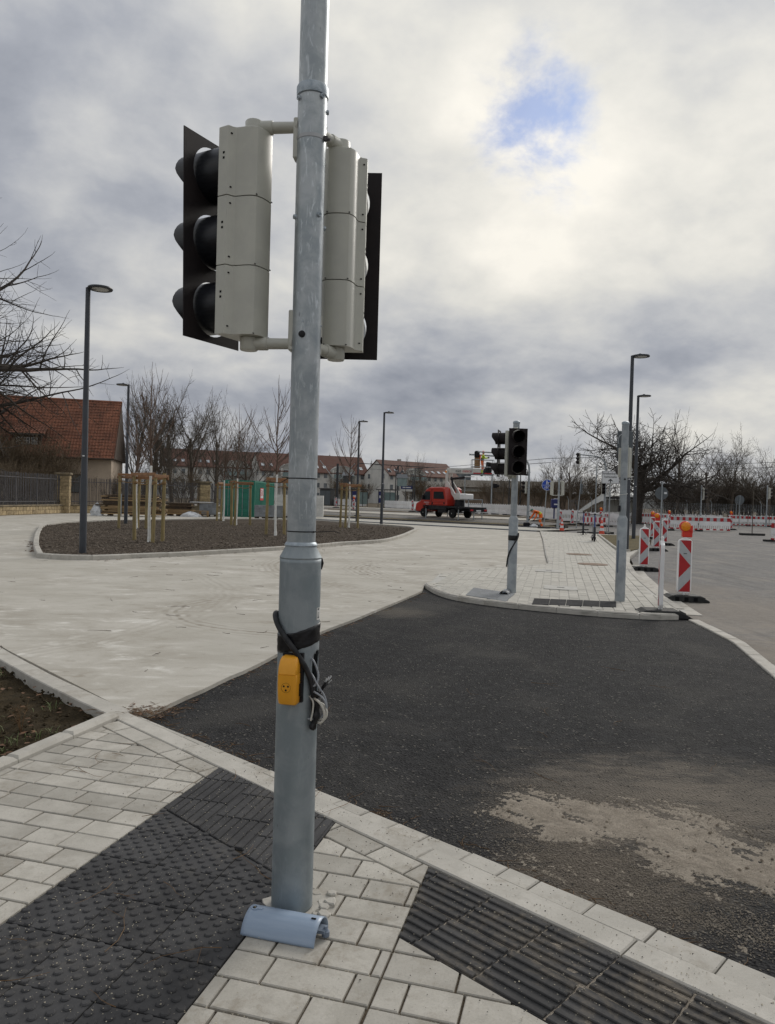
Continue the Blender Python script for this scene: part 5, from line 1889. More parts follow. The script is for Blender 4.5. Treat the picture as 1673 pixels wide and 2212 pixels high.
# ------------------------------------------------------------------ barricade boards, cones, loose things by the scooters
def barricade(label, p, q):
    p, q = Vector(p), Vector(q)
    d = q - p
    ln = d.length
    o = thing('barricade', label, 'barricade', (p.x, p.y, -0.04), atan2(d.y, d.x), 'striped barricades behind the scooters')
    for x in (0.06, ln - 0.06):
        MB().tube([(x, 0, 0), (x, 0, 1.05)], 0.022, 8).build('post', M['galv_far'], o)
        MB().box((x, 0, 0.05), (0.25, 0.7, 0.10)).build('foot', M['foot'], o, bevel=0.02)
    k = 6
    for i in range(k):
        w = ln / k
        MB().box((w * (i + 0.5), -0.03, 0.82), (w - 0.001, 0.03, 0.28)).build('stripe', M['refl_red' if i % 2 == 0 else 'sign_white'], o)
    MB().box((ln / 2, 0.0, 1.03), (ln, 0.03, 0.03)).build('rail', M['galv_far'], o)
    return o


barricade('striped barricade board behind the left scooter', (11.335, 43.000, 0.032)[:2], (12.120, 43.500, 0.032)[:2])
barricade('striped barricade board behind the right scooter', (12.173, 43.500, 0.061)[:2], (12.813, 43.000, 0.074)[:2])


def cone(label, loc, h_=0.75):
    o = thing('traffic_cone', label, 'cone', loc, 0, 'traffic cones')
    k = h_ / 0.75
    MB().box((0, 0, 0.02), (0.42 * k, 0.42 * k, 0.04)).build('base', M['foot'], o, bevel=0.01)
    for z0, z1, m in ((0.04, 0.2, 'cone_red'), (0.2, 0.34, 'sign_white'), (0.34, 0.46, 'cone_red'), (0.46, 0.58, 'sign_white'), (0.58, 0.75, 'cone_red')):
        r = lambda z: (0.15 - 0.125 * z / 0.75) * k
        MB().lathe([(r(z0), z0 * k), (r(z1), z1 * k)], 16).build('cone_band', M[m], o, smooth=True)
    return o


cone('red and white traffic cone at the foot of the far signal post', (*(10.621, 45.000, 0.035)[:2], 0.0))
cone('plain red cone standing before the right barricade', (*(12.176, 42.000, 0.048)[:2], -0.04), 0.85)


def scooter(label, loc, rz):
    o = thing('kick_scooter', label, 'scooter', loc, rz, 'electric kick scooters on the island')
    for x, nm in ((0.48, 'front_wheel'), (-0.42, 'rear_wheel')):
        w = MB().tube([(x, -0.03, 0.12), (x, 0.03, 0.12)], 0.12, 18).build(nm, M['tyre'], o, smooth=True)
        MB().tube([(x, -0.034, 0.12), (x, 0.034, 0.12)], 0.06, 12).build('hub', M['scoot_grey'], w, smooth=True)
    MB().box((-0.02, 0, 0.16), (0.72, 0.17, 0.07)).build('deck', M['scoot_grey'], o, bevel=0.02)
    MB().tube([(-0.30, 0, 0.2), (-0.42, 0, 0.27), (-0.54, 0, 0.22)], 0.03, 8).build('rear_mudguard', M['scoot_grey'], o)
    MB().tube([(0.30, 0, 0.19), (0.40, 0, 0.30), (0.46, 0, 0.32)], [0.04, 0.045, 0.05], 10).build('neck', M['scoot_grey'], o, smooth=True)
    MB().tube([(0.48, 0, 0.13), (0.445, 0, 0.33), (0.40, 0, 0.62)], [0.035, 0.055, 0.052], 12).build('fork', M['scoot_grey'], o, smooth=True)
    MB().tube([(0.40, 0, 0.60), (0.31, 0, 1.14)], [0.030, 0.026], 12).build('stem', M['scoot_blue'], o, smooth=True)
    MB().tube([(0.30, -0.30, 1.15), (0.31, -0.1, 1.16), (0.31, 0.1, 1.16), (0.30, 0.30, 1.15)], 0.018, 8).build('handlebar', M['scoot_grey'], o, smooth=True)
    MB().box((0.34, 0, 1.19), (0.05, 0.09, 0.05)).build('display', M['scoot_grey'], o, bevel=0.01)
    MB().tube([(-0.05, 0.08, 0.14), (-0.10, 0.16, 0.0)], 0.010, 6).build('kickstand', M['iron'], o)
    return o


scooter('parked scooter farther from us, left of the pair', (*(10.413, 39.301), 0.055), rad(-105))
scooter('parked scooter nearer to us, right of the pair', (*(9.094, 32.597), 0.055), rad(-100))

# ------------------------------------------------------------------ signs
o = thing('path_sign', 'round blue sign with white pedestrians above a bicycle', 'traffic sign', (*(10.064, 47.562), 0.0), 0)
bx = Vector((10.191, 47.600, 2.835)) - Vector((*(10.064, 47.562), 0.0))
RZ = bx.z
MB().tube([(0, 0, 0.05), (bx.x, 0.03, RZ + 0.4)], 0.03, 10).build('post', M['galv_far'], o, smooth=True)
rim = MB().tube([(bx.x, -0.05, RZ), (bx.x, -0.035, RZ)], 0.355, 40).build('disc', M['sign_white'], o)
MB().tube([(bx.x, -0.056, RZ), (bx.x, -0.048, RZ)], 0.335, 40).build('blue_field', M['blue_sign'], rim)
mb = MB()
yy = -0.062
def dot(x, z, r_, n_=14): mb.tube([(bx.x + x, yy + 0.008, RZ + z), (bx.x + x, yy, RZ + z)], r_, n_)
def bar(x0, z0, x1, z1, w): mb.beam((bx.x + x0, yy + 0.004, RZ + z0), (bx.x + x1, yy + 0.004, RZ + z1), w, 0.008, upv=(0, 1, 0))
bar(-0.31, -0.01, 0.31, -0.01, 0.018)
dot(-0.03, 0.26, 0.035); bar(-0.03, 0.22, -0.03, 0.12, 0.075); bar(-0.045, 0.13, -0.07, 0.03, 0.035); bar(-0.01, 0.13, 0.0, 0.03, 0.035); bar(0.0, 0.2, 0.06, 0.13, 0.022)
dot(0.09, 0.165, 0.026); bar(0.09, 0.14, 0.09, 0.08, 0.05); bar(0.08, 0.08, 0.07, 0.03, 0.024); bar(0.10, 0.08, 0.12, 0.03, 0.024)
for cx_ in (-0.115, 0.115):
    for k in range(18):
        a, b = 2 * pi * k / 18, 2 * pi * (k + 1) / 18
        bar(cx_ + 0.075 * cos(a), -0.19 + 0.075 * sin(a), cx_ + 0.075 * cos(b), -0.19 + 0.075 * sin(b), 0.02)
bar(-0.115, -0.19, -0.05, -0.10, 0.018); bar(-0.05, -0.10, 0.09, -0.10, 0.018); bar(0.09, -0.08, 0.115, -0.19, 0.018); bar(-0.05, -0.10, 0.0, -0.19, 0.018); bar(0.0, -0.19, 0.09, -0.10, 0.018); bar(-0.09, -0.075, -0.03, -0.075, 0.02); bar(0.06, -0.06, 0.13, -0.055, 0.018); bar(-0.115, -0.19, 0.0, -0.19, 0.014)
mb.build('pictogram', M['sign_white'], rim)
MB().box((0, 0, 0.07), (0.75, 0.45, 0.15)).build('foot', M['foot'], o, bevel=0.02)


sp = (13.176, 44.000, 3.065)
o = thing('direction_sign', 'white board pointing straight ahead to the tram stop, on a thin post', 'traffic sign', (sp[0], sp[1], -0.04), 0)
ZSB = zz = (13.140, 44.000, 3.311)[2] + 0.04
MB().tube([(0, 0.04, 0), (0, 0.04, zz + 0.45)], 0.03, 10).build('post', M['galv_far'], o, smooth=True)
STOP_BOARD = bd_ = MB().box((0, 0, zz), (1.06, 0.02, 0.76)).build('board', M['sign_white'], o, bevel=0.008)
mb = MB()
for (x, z, w, h_) in ((0, 0.355, 1.02, 0.015), (0, -0.355, 1.02, 0.015), (-0.505, 0, 0.015, 0.72), (0.505, 0, 0.015, 0.72)):
    mb.box((x, -0.0125, zz + z), (w, 0.004, h_))
mb.build('border', M['ink'], bd_)
mb = MB()
mb.box((0, -0.013, zz - 0.23), (0.05, 0.004, 0.20))
mb.beam((0, -0.013, zz - 0.12), (-0.12, -0.013, zz - 0.23), 0.05, 0.004, upv=(0, 1, 0))
mb.beam((0, -0.013, zz - 0.12), (0.12, -0.013, zz - 0.23), 0.05, 0.004, upv=(0, 1, 0))
mb.build('arrow', M['ink'], bd_)
MB().box((0, 0, 0.06), (0.4, 0.8, 0.12)).build('foot', M['foot'], o, bevel=0.02)

for lab, base_, r_, ztop_, d_, stk in (('large round sign seen from behind with a white sticker, above the barriers', (15.147, 41.000, -0.028), 0.36, 1.0, 41, True),
                                       ('small round sign seen from behind, right of the far signal', (31.343, 66.000, 0.589), 0.42, 1.0, 66, False)):
    o = thing('sign_back', lab, 'traffic sign', (base_[0], base_[1], -0.04), 0)
    zc_ = ((15.063, 41.000, 2.431)[2] if stk else (31.357, 66.000, 2.488)[2])
    MB().tube([(0, 0, 0), (0, 0, zc_ + (0.62 if stk else 0.4))], 0.032, 10).build('post', M['galv_far'], o, smooth=True)
    MB().tube([(0, 0.03, zc_), (0, 0.045, zc_)], r_, 36).build('disc', M['sign_back'], o)
    if stk:
        MB().box((0.21, 0.027, zc_ + 0.02), (0.15, 0.003, 0.11), 0).build('sticker', M['sign_white'], o)
o = thing('thin_post', 'thin bare rusty post standing before the right barriers', 'post', (*(23.662, 48.000, 0.152)[:2], -0.04), 0)
MB().tube([(0, 0, 0), (0, 0, 3.3)], 0.028, 8).build('tube', M['bark_grey'], o)
MB().box((0, 0, 0.07), (1.5, 0.5, 0.14)).build('foot', M['foot'], o, bevel=0.03)
o = thing('thin_post', 'thin galvanised post with a small sign right of the far signal post', 'post', (*(12.761, 50.000, 0.164)[:2], 0.0), 0)
MB().tube([(0, 0, 0), (0.25, 0, 3.4)], 0.03, 8).build('tube', M['galv_far'], o)
MB().box((0.28, 0.05, 2.7), (0.05, 0.5, 0.7)).build('sign_plate', M['sign_back'], o, bevel=0.02)
o = thing('thin_post', 'thin galvanised post with nothing on it, left of the curved mast', 'post', (*(18.513, 66.000, 0.437)[:2], 0.0), 0)
MB().tube([(0, 0, 0), (0, 0, 5.2)], 0.05, 8).build('tube', M['galv_far'], o)
MB().lathe([(0.07, 0), (0.07, 0.5), (0.05, 0.52)], 10).build('sleeve', M['galv_far'], o)
o = thing('letter_box', 'navy blue box on a post in front of the white fence', 'post box', (*(13.713, 61.000, 0.587)[:2], 0.42), rad(8))
MB().tube([(0, 0, 0), (0, 0, 1.0)], 0.06, 10).build('post', M['navy'], o, smooth=True)
MB().box((0.05, 0, 1.25), (0.62, 0.4, 0.72)).build('box', M['navy'], o, bevel=0.06, seg=2)
MB().box((0.05, -0.205, 1.18), (0.30, 0.01, 0.10)).build('label_plate', M['sign_white'], o)
MB().box((0.15, 0, 1.63), (0.34, 0.3, 0.06)).build('lid', M['film'], o, bevel=0.02)

# ------------------------------------------------------------------ iron fence on its stone wall, at the left
FP = [Vector((-23.6, 40.0)), Vector((-23.1, 52.7)), Vector((-15.9, 64.0)), Vector((-12.2, 75.0))]


def stones_on(parent, M_, length, courses, h_, rng, name='stone', m='sandstone', proud=0.02, lens=(0.3, 0.42, 0.55)):
    """coursed stones on a face: local x along, z up, -y outward"""
    for c in range(courses):
        x = 0.0
        while x < length - 0.02:
            w = min(rng.choice(lens), length - x)
            if length - x - w < 0.12:
                w = length - x
            q = MB()
            d = proud * rng.uniform(0.6, 1.5)
            q.prism([(x + 0.008, c * h_ + 0.008), (x + w - 0.008, c * h_ + 0.008), (x + w - 0.008, (c + 1) * h_ - 0.008), (x + 0.008, (c + 1) * h_ - 0.008)], 0, d, bev=0.012)
            Q = M_ @ Matrix(((1, 0, 0, 0), (0, 0, -1, 0), (0, 1, 0, 0), (0, 0, 0, 1)))
            q.v = [tuple(Q @ Vector(v)) for v in q.v]
            q.build(name, M[m], parent)
            x += w


rng = random.Random(4)
pillars = [(FP[1], 'tall sandstone pillar at the fence corner, left of the timber pile', 0.92, 2.75), (FP[2], 'sandstone fence pillar left of the green container', 0.92, 2.6), (FP[3], 'sandstone fence pillar behind the tree left of the mast', 0.92, 2.6)]
for k, (p, lab, w, H) in enumerate(pillars):
    a = rad((14, 30, 35)[k])
    o = thing('fence_pillar', lab, 'pillar', (p.x, p.y, 0), a, 'sandstone pillars of the iron fence')
    MB().box((0, 0, H / 2), (w - 0.06, w - 0.06, H)).build('core', M['mortar'], o)
    MB().box((0, 0, H + 0.06), (w + 0.16, w + 0.16, 0.16)).build('cap', M['sandstone_cap'], o, bevel=0.03)
    for side in range(4 if k < 1 else 2):
        Mr = Matrix.Rotation((0, -pi / 2, pi / 2, pi)[side], 4, 'Z') @ Matrix.Translation((-w / 2 + 0.03, -w / 2 + 0.03, 0.02))
        stones_on(o, Mr, w - 0.06, int(H / 0.24), 0.24, rng, lens=(0.28, 0.4, 0.86), proud=0.03)
for k in range(3):
    a, b = FP[k], FP[k + 1]
    d = (b - a)
    ln = d.length - 0.5
    an = atan2(d.y, d.x)
    o = thing('iron_fence', ('dark iron bar fence on sandstone wall at the left picture edge', 'dark iron bar fence behind the timber pile and stakes', 'dark iron bar fence behind the container')[k], 'fence', (a.x, a.y, 0), an, 'iron fence with stone base')
    MB().box((ln / 2 + 0.25, 0, 0.27), (ln, 0.36, 0.54)).build('base_wall', M['mortar'], o)
    MB().box((ln / 2 + 0.25, 0, 0.59), (ln, 0.50, 0.10)).build('coping', M['sandstone_cap'], o, bevel=0.02)
    if k < 2:
        stones_on(o, Matrix.Translation((0.25, -0.18, 0.02)), ln if k == 0 else 6.5, 2, 0.26, rng, lens=(0.3, 0.42, 0.55))
    H = 2.72 if k == 0 else 2.6
    for z in (0.85, H - 0.32):
        MB().box((ln / 2 + 0.25, 0, z), (ln, 0.05, 0.05)).build('rail', M['iron'], o)
    nb = int(ln / (0.125 if k < 2 else 0.16))
    bm_ = MB().tube([(0, 0, 0.62), (0, 0, H - 0.08), (0, 0, H)], [0.02, 0.02, 0.004], 5).mesh('bar')
    bm_.materials.append(M['iron'])
    for i in range(nb):
        q = put('bar', bm_, o, (0.3 + (ln - 0.1) * i / nb, random.uniform(-.01, .01), random.uniform(-.03, .03)))
        q.rotation_euler = (random.uniform(-.008, .008), random.uniform(-.012, .012), 0)
    for i in range(int(ln / 2.6)):
        MB().box((1.3 + 2.6 * i, 0, H / 2 + 0.2), (0.07, 0.07, H - 0.4)).build('post', M['iron'], o)

# ------------------------------------------------------------------ house with clay tile roof
HX, HY = -22.6, 60.4
house = thing('house', 'old house with red clay tile roof and beige plaster behind the fence', 'house', (HX, HY, 0), rad(14))
HL, HD, EZ, RZ_ = 30.0, 8.6, 4.55, 9.35      # runs towards -x
MB().box((-HL / 2, HD / 2, EZ / 2), (HL, HD, EZ)).build('wall', M['plaster'], house)
MB().add([(0, 0, EZ), (0, HD, EZ), (0, HD / 2, RZ_ - 0.15), (-HL, 0, EZ), (-HL, HD, EZ), (-HL, HD / 2, RZ_ - 0.15)], [(0, 1, 2), (3, 5, 4), (0, 2, 5, 3), (1, 4, 5, 2)]).build('gable', M['plaster'], house)


def tiled(parent, x0, x1, y0, z0, y1, z1, name='roof_tiles', pw=0.24, ph=0.36):
    """rolls of pantiles on a slope from (y0,z0) up to (y1,z1)"""
    ln = math.hypot(y1 - y0, z1 - z0)
    rows = int(ln / ph)
    sy, sz = (y1 - y0) / ln, (z1 - z0) / ln
    ny, nz_ = -sz, sy
    cols = int((x1 - x0) / pw)
    mb = MB()
    vs, fs = [], []
    xsn = cols * 4 + 1
    for r_ in range(rows):
        for e in (0, 1):
            t = (r_ + e) * ln / rows + (0.03 if e else 0)
            lift = 0.055 if e == 0 else 0.012
            for i in range(xsn):
                x = x0 + (x1 - x0) * i / (xsn - 1)
                w = 0.045 * (1 - abs(((i % 4) / 2.0) - 1)) + lift + 0.006 * noise.noise(Vector((i // 4 * 3.1, r_ * 2.7, 0)))
                vs.append((x, y0 + sy * t + ny * w, z0 + sz * t + nz_ * w))
    for r_ in range(rows):
        for i in range(xsn - 1):
            a = (2 * r_) * xsn + i
            fs.append((a, a + 1, a + 1 + xsn, a + xsn))
            if r_ < rows - 1:
                b = (2 * r_ + 1) * xsn + i
                fs.append((b, b + 1, b + 1 + xsn, b + xsn))
    # front lip of the lowest course
    o_ = len(vs)
    for i in range(xsn):
        x = x0 + (x1 - x0) * i / (xsn - 1)
        vs.append((x, y0, z0 - 0.02))
    for i in range(xsn - 1):
        fs.append((o_ + i, o_ + i + 1, i + 1, i))
    mb.add(vs, fs)
    return tag(mb.build(name, M['roof_tile'], parent), kind='stuff')


roof = MB().add([(0.25, -0.5, EZ - 0.26), (0.25, HD / 2, RZ_ - 0.03), (0.25, HD + 0.5, EZ - 0.26), (-HL, -0.5, EZ - 0.26), (-HL, HD / 2, RZ_ - 0.03), (-HL, HD + 0.5, EZ - 0.26)], [(0, 1, 4, 3), (1, 2, 5, 4), (0, 3, 5, 2), (0, 2, 1)]).build('roof', M['wood_dark'], house)
tiled(roof, -HL, 0.32, -0.62, EZ - 0.30, HD / 2, RZ_)
MB().tube([(-HL, HD / 2, RZ_ + 0.02), (0.3, HD / 2, RZ_ + 0.02)], 0.13, 10).build('ridge_tiles', M['roof_tile'], roof)
MB().beam((0.28, -0.6, EZ - 0.32), (0.28, HD / 2, RZ_ - 0.05), 0.05, 0.24).build('verge_board', M['wood_dark'], roof)
MB().tube([(-HL, -0.70, EZ - 0.33), (0.3, -0.70, EZ - 0.33)], 0.07, 8).build('gutter', M['wood_dark'], roof)
for dx in (-6.4, -11.9, -17.5):
    dm = MB()
    dm.box((dx, 0.95, EZ + 0.95), (2.1, 1.5, 1.1))
    d_ = dm.build('dormer', M['wood_dark'], house)
    for wx in (-0.55, 0.0, 0.55):
        MB().box((dx + wx, 0.185, EZ + 0.95), (0.44, 0.03, 0.55)).build('dormer_window', M['frame_white'], d_)
        for qx in (-0.1, 0.1):
            for qz in (-0.13, 0.13):
                MB().box((dx + wx + qx, 0.166, EZ + 0.95 + qz), (0.16, 0.012, 0.21)).build('pane', M['window_far'], d_)
    tiled(d_, dx - 1.35, dx + 1.35, -0.05, EZ + 1.50, 2.35, EZ + 2.55, 'dormer_tiles')
    MB().box((dx, -0.05, EZ + 1.48), (2.7, 0.06, 0.12)).build('fascia', M['bark_grey'], d_)
for wx in (-1.4 - 2.6 * 0, -5.3, -8.4, -11.5, -14.6):
    f_ = MB().box((wx - 1.2, -0.01, 2.2), (1.0, 0.10, 1.5)).build('window', M['wood_dark'], house)
    MB().box((wx - 1.2, -0.07, 2.2), (0.84, 0.03, 1.34)).build('pane', M['window_far'], f_)
wl = MB().box((-4.9, -0.06, 3.60), (0.16, 0.10, 0.28)).build('wall_lamp', M['ink'], house, bevel=0.02)
MB().lathe([(0.17, 3.76), (0.13, 3.82), (0.02, 3.90)], 12, (-4.9, -0.22, 0)).build('lamp_hood', M['ink'], wl)
MB().tube([(-4.9, -0.22, 3.3), (-4.9, -0.22, 3.74)], 0.07, 10).build('lamp_tube', M['ink'], wl)

# ------------------------------------------------------------------ container, timber, pallets
ct = thing('shipping_container', 'green steel container with its doors towards us, behind the young trees', 'container', (-10.0, 55.6, 0.0), rad(-5))
CW, CL, CH = 2.44, 6.06, 2.75                # local: doors at y=0, width to -x, length to +y
mb = MB()
mb.box((-CW / 2, CL / 2, CH / 2), (CW - 0.12, CL - 0.12, CH - 0.1))
body = mb.build('body', M['container'], ct)
for x in (-CW + 0.05, -0.05):
    for y in (0.05, CL - 0.05):
        MB().box((x, y, CH / 2), (0.12, 0.12, CH)).build('corner_post', M['container'], ct, bevel=0.01)
for z in (0.06, CH - 0.06):
    MB().box((-CW / 2, 0.05, z), (CW - 0.24, 0.1, 0.12)).build('end_beam', M['container'], ct)
    MB().box((-0.05, CL / 2, z), (0.1, CL - 0.24, 0.12)).build('side_beam', M['container'], ct)
    MB().box((-CW + 0.05, CL / 2, z), (0.1, CL - 0.24, 0.12)).build('side_beam', M['container'], ct)
mb = MB()                                     # corrugated side walls
for X0 in (-0.035, -CW + 0.035):
    pts = []
    y = 0.12
    k = 0
    while y < CL - 0.12:
        pts.append((X0 + (0.036 if (k // 2) % 2 == 0 else -0.002) * (1 if X0 > -1 else -1), y))
        y += 0.07 if k % 2 == 0 else 0.05
        k += 1
    n_ = len(pts)
    vs = [(p[0], p[1], z) for z in (0.12, CH - 0.12) for p in pts]
    mb.add(vs, [(i, i + 1, n_ + i + 1, n_ + i) for i in range(n_ - 1)])
mb.build('corrugated_sides', M['container'], ct)
for k in range(2):
    x0 = -CW + 0.12 + k * 1.1
    dr = MB().box((x0 + 0.545, 0.02, CH / 2), (1.08, 0.05, CH - 0.26)).build('door', M['container'], ct, bevel=0.006)
    for z in (0.45, 0.95, 1.45, 1.95, 2.3):
        MB().box((x0 + 0.545, -0.012, z), (0.92, 0.03, 0.24)).build('door_rib', M['container'], dr, bevel=0.012)
    for x in (0.30, 0.80):
        MB().tube([(x0 + x, -0.045, 0.08), (x0 + x, -0.045, CH - 0.08)], 0.02, 8).build('locking_bar', M['galv_far'], dr)
sg = MB().box((0.02, 2.0, 1.75), (0.02, 0.95, 0.95)).build('company_sign', M['ink_red'], ct)
MB().box((0.033, 2.0, 1.80), (0.006, 0.80, 0.72)).build('sign_field', M['sign_white'], sg)


def mesh_text(name, body_, size, m, parent, loc, rot, ext=0.002, align='CENTER', sc=(1, 1, 1)):
    c = bpy.data.curves.new(name, 'FONT')
    c.body, c.size, c.align_x, c.align_y, c.extrude = body_, size, align, 'CENTER', ext
    c.resolution_u = 3
    t = bpy.data.objects.new('tmp', c)
    COL.objects.link(t)
    me = bpy.data.meshes.new_from_object(t.evaluated_get(bpy.context.evaluated_depsgraph_get()))
    bpy.data.objects.remove(t)
    me.materials.clear()
    me.materials.append(m)
    q = put(name, me, parent, loc)
    q.rotation_euler = rot
    q.scale = sc
    return q


mesh_text('lettering', 'SK', 0.66, M['ink_red'], sg, (0.040, 2.0, 1.82), (pi / 2, 0, pi / 2))
bd2, zz = STOP_BOARD, ZSB
mesh_text('lettering', 'Straßenbahn-', 0.185, M['ink'], bd2, (0, -0.013, zz + 0.22), (pi / 2, 0, 0))
mesh_text('lettering', 'haltestelle', 0.185, M['ink'], bd2, (0, -0.013, zz + 0.02), (pi / 2, 0, 0))


def timber_pile(label, loc, rz, W, layers, nrow, th, seed, m2=0.4, blen=1.1):
    rg = random.Random(seed)
    o = thing('timber_pile', label, 'timber pile', loc, rz, 'stacked timber beside the fence')
    for k in range(layers):
        z = 0.12 + k * (th + 0.008)
        for j in range(nrow):
            ln = W * rg.uniform(0.72, 1.05)
            x = rg.uniform(-0.22, 0.22)
            MB().box((x, -blen / 2 + blen * (j + 0.5) / nrow + rg.uniform(-.03, .03), z + th / 2), (ln, blen / nrow - 0.01, th - 0.004), rg.uniform(-.02, .02)).build('plank', M['timber_dark' if rg.random() < m2 else 'timber'], o)
    for x in (-W * 0.35, 0, W * 0.35):
        MB().box((x, 0, 0.06), (0.12, blen, 0.12)).build('bearer', M['timber_dark'], o)
    return o


pl = (-17.399, 50.500, -0.033)
t1 = timber_pile('large pile of rough planks behind the second lamp', (pl[0], pl[1], 0), rad(6), 4.1, 16, 3, 0.075, 2, 0.35)
for x in (-0.6, 1.3):
    MB().box((x, -0.62, 0.75), (0.07, 0.07, 1.5)).build('side_post', M['galv_far'], t1)
pl = (-15.164, 54.000, 0.047)
timber_pile('smaller pile of dark and pale planks left of the pallets', (pl[0], pl[1], 0), rad(-8), 2.0, 9, 2, 0.085, 5, 0.5, 0.9)


def crumple(label, loc, sx, sy, sz, seed):
    o = thing('plastic_sheet', label, 'plastic sheet', loc, 0, 'crumpled plastic sheeting')
    mb = MB()
    n_, m_ = 18, 10
    vs = []
    for j in range(m_):
        for i in range(n_):
            a = 2 * pi * i / n_
            b = j / (m_ - 1)
            r_ = (1 - b ** 2 * 0.95) * (1 + 0.35 * noise.noise(Vector((cos(a) * 1.7 + seed, sin(a) * 1.7, b * 3))))
            vs.append((sx * r_ * cos(a), sy * r_ * sin(a), sz * (b ** 0.8) * (1 + 0.3 * noise.noise(Vector((cos(a) * 2.5, sin(a) * 2.5, seed))))))
    mb.add(vs, [(j * n_ + i, j * n_ + (i + 1) % n_, (j + 1) * n_ + (i + 1) % n_, (j + 1) * n_ + i) for j in range(m_ - 1) for i in range(n_)] + [tuple((m_ - 1) * n_ + i for i in range(n_))])
    mb.build('sheet', M['film'], o)
    return o


pl = (-19.634, 50.000, -0.022)
crumple('white crumpled plastic bag at the left end of the large pile', (pl[0], pl[1], 0), 0.42, 0.35, 0.8, 1.0)
pl = (-13.921, 52.500, 0.049)
crumple('flat white plastic sheeting in front of the small pile', (pl[0], pl[1], 0), 0.7, 0.45, 0.36, 4.0)


def pallet(o, z, mm='timber'):
    for j in range(5):
        MB().box((0, -0.4 + 0.2 * j, z + 0.13), (1.2, 0.12, 0.022)).build('deck_board', M[mm], o)
    for x in (-0.52, 0, 0.52):
        for y in (-0.35, 0, 0.35):
            MB().box((x, y, z + 0.07), (0.14, 0.12, 0.09)).build('block', M[mm], o)
        MB().box((x, 0, z + 0.012), (0.12, 0.82, 0.022)).build('runner', M[mm], o)


pl = (-13.391, 53.000, 0.052)
o = thing('pallet', 'stack of empty wooden pallets right of the small pile', 'pallet', (pl[0], pl[1], 0), rad(12))
pallet(o, 0); pallet(o, 0.145); pallet(o, 0.29)


def block_stack(label, loc, rz, nx_, ny_, nz_, m, film=False, size=(0.3, 0.3, 0.16)):
    o = thing('block_pallet', label, 'pallet of blocks', loc, rz, 'palletised paving blocks')
    pallet(o, 0, 'timber_dark')
    for k in range(nz_):
        for j in range(ny_):
            for i in range(nx_):
                if 0 < i < nx_ - 1 and 0 < j < ny_ - 1 and k < nz_ - 1:
                    continue
                MB().box(((i - (nx_ - 1) / 2) * (size[0] + 0.004), (j - (ny_ - 1) / 2) * (size[1] + 0.004), 0.15 + size[2] / 2 + k * (size[2] + 0.003)), size).build('block', M[m], o)
    return o


pl = (-13.278, 55.000, 0.044)
b_ = block_stack('grey block pallet with a white sheet on top, left of the container', (pl[0], pl[1], 0), rad(4), 4, 3, 5, 'block_grey')
MB().box((-0.5, 0, 1.03), (1.6, 1.0, 0.05)).build('cover_sheet', M['film'], b_)
pl = (-8.819, 53.000, 0.180)
block_stack('grey block pallet right of the container corner', (pl[0], pl[1], 0), rad(-4), 4, 3, 5, 'block_grey')
pl = (-7.925, 53.000, 0.205)
block_stack('grey block pallet next to the container, half behind a white stem', (pl[0], pl[1], 0), rad(3), 4, 3, 5, 'block_grey')
pl = (-8.207, 57.000, 0.283)
o = block_stack('pale block stack standing higher, behind the grey block pallets', (pl[0], pl[1], 0.0), 0, 3, 2, 8, 'block_white')
pl = (-6.709, 57.000, 0.254)
block_stack('pale slab stack right of the container, close to the mast', (pl[0], pl[1], 0), rad(2), 7, 2, 8, 'block_white', size=(0.5, 0.4, 0.2))

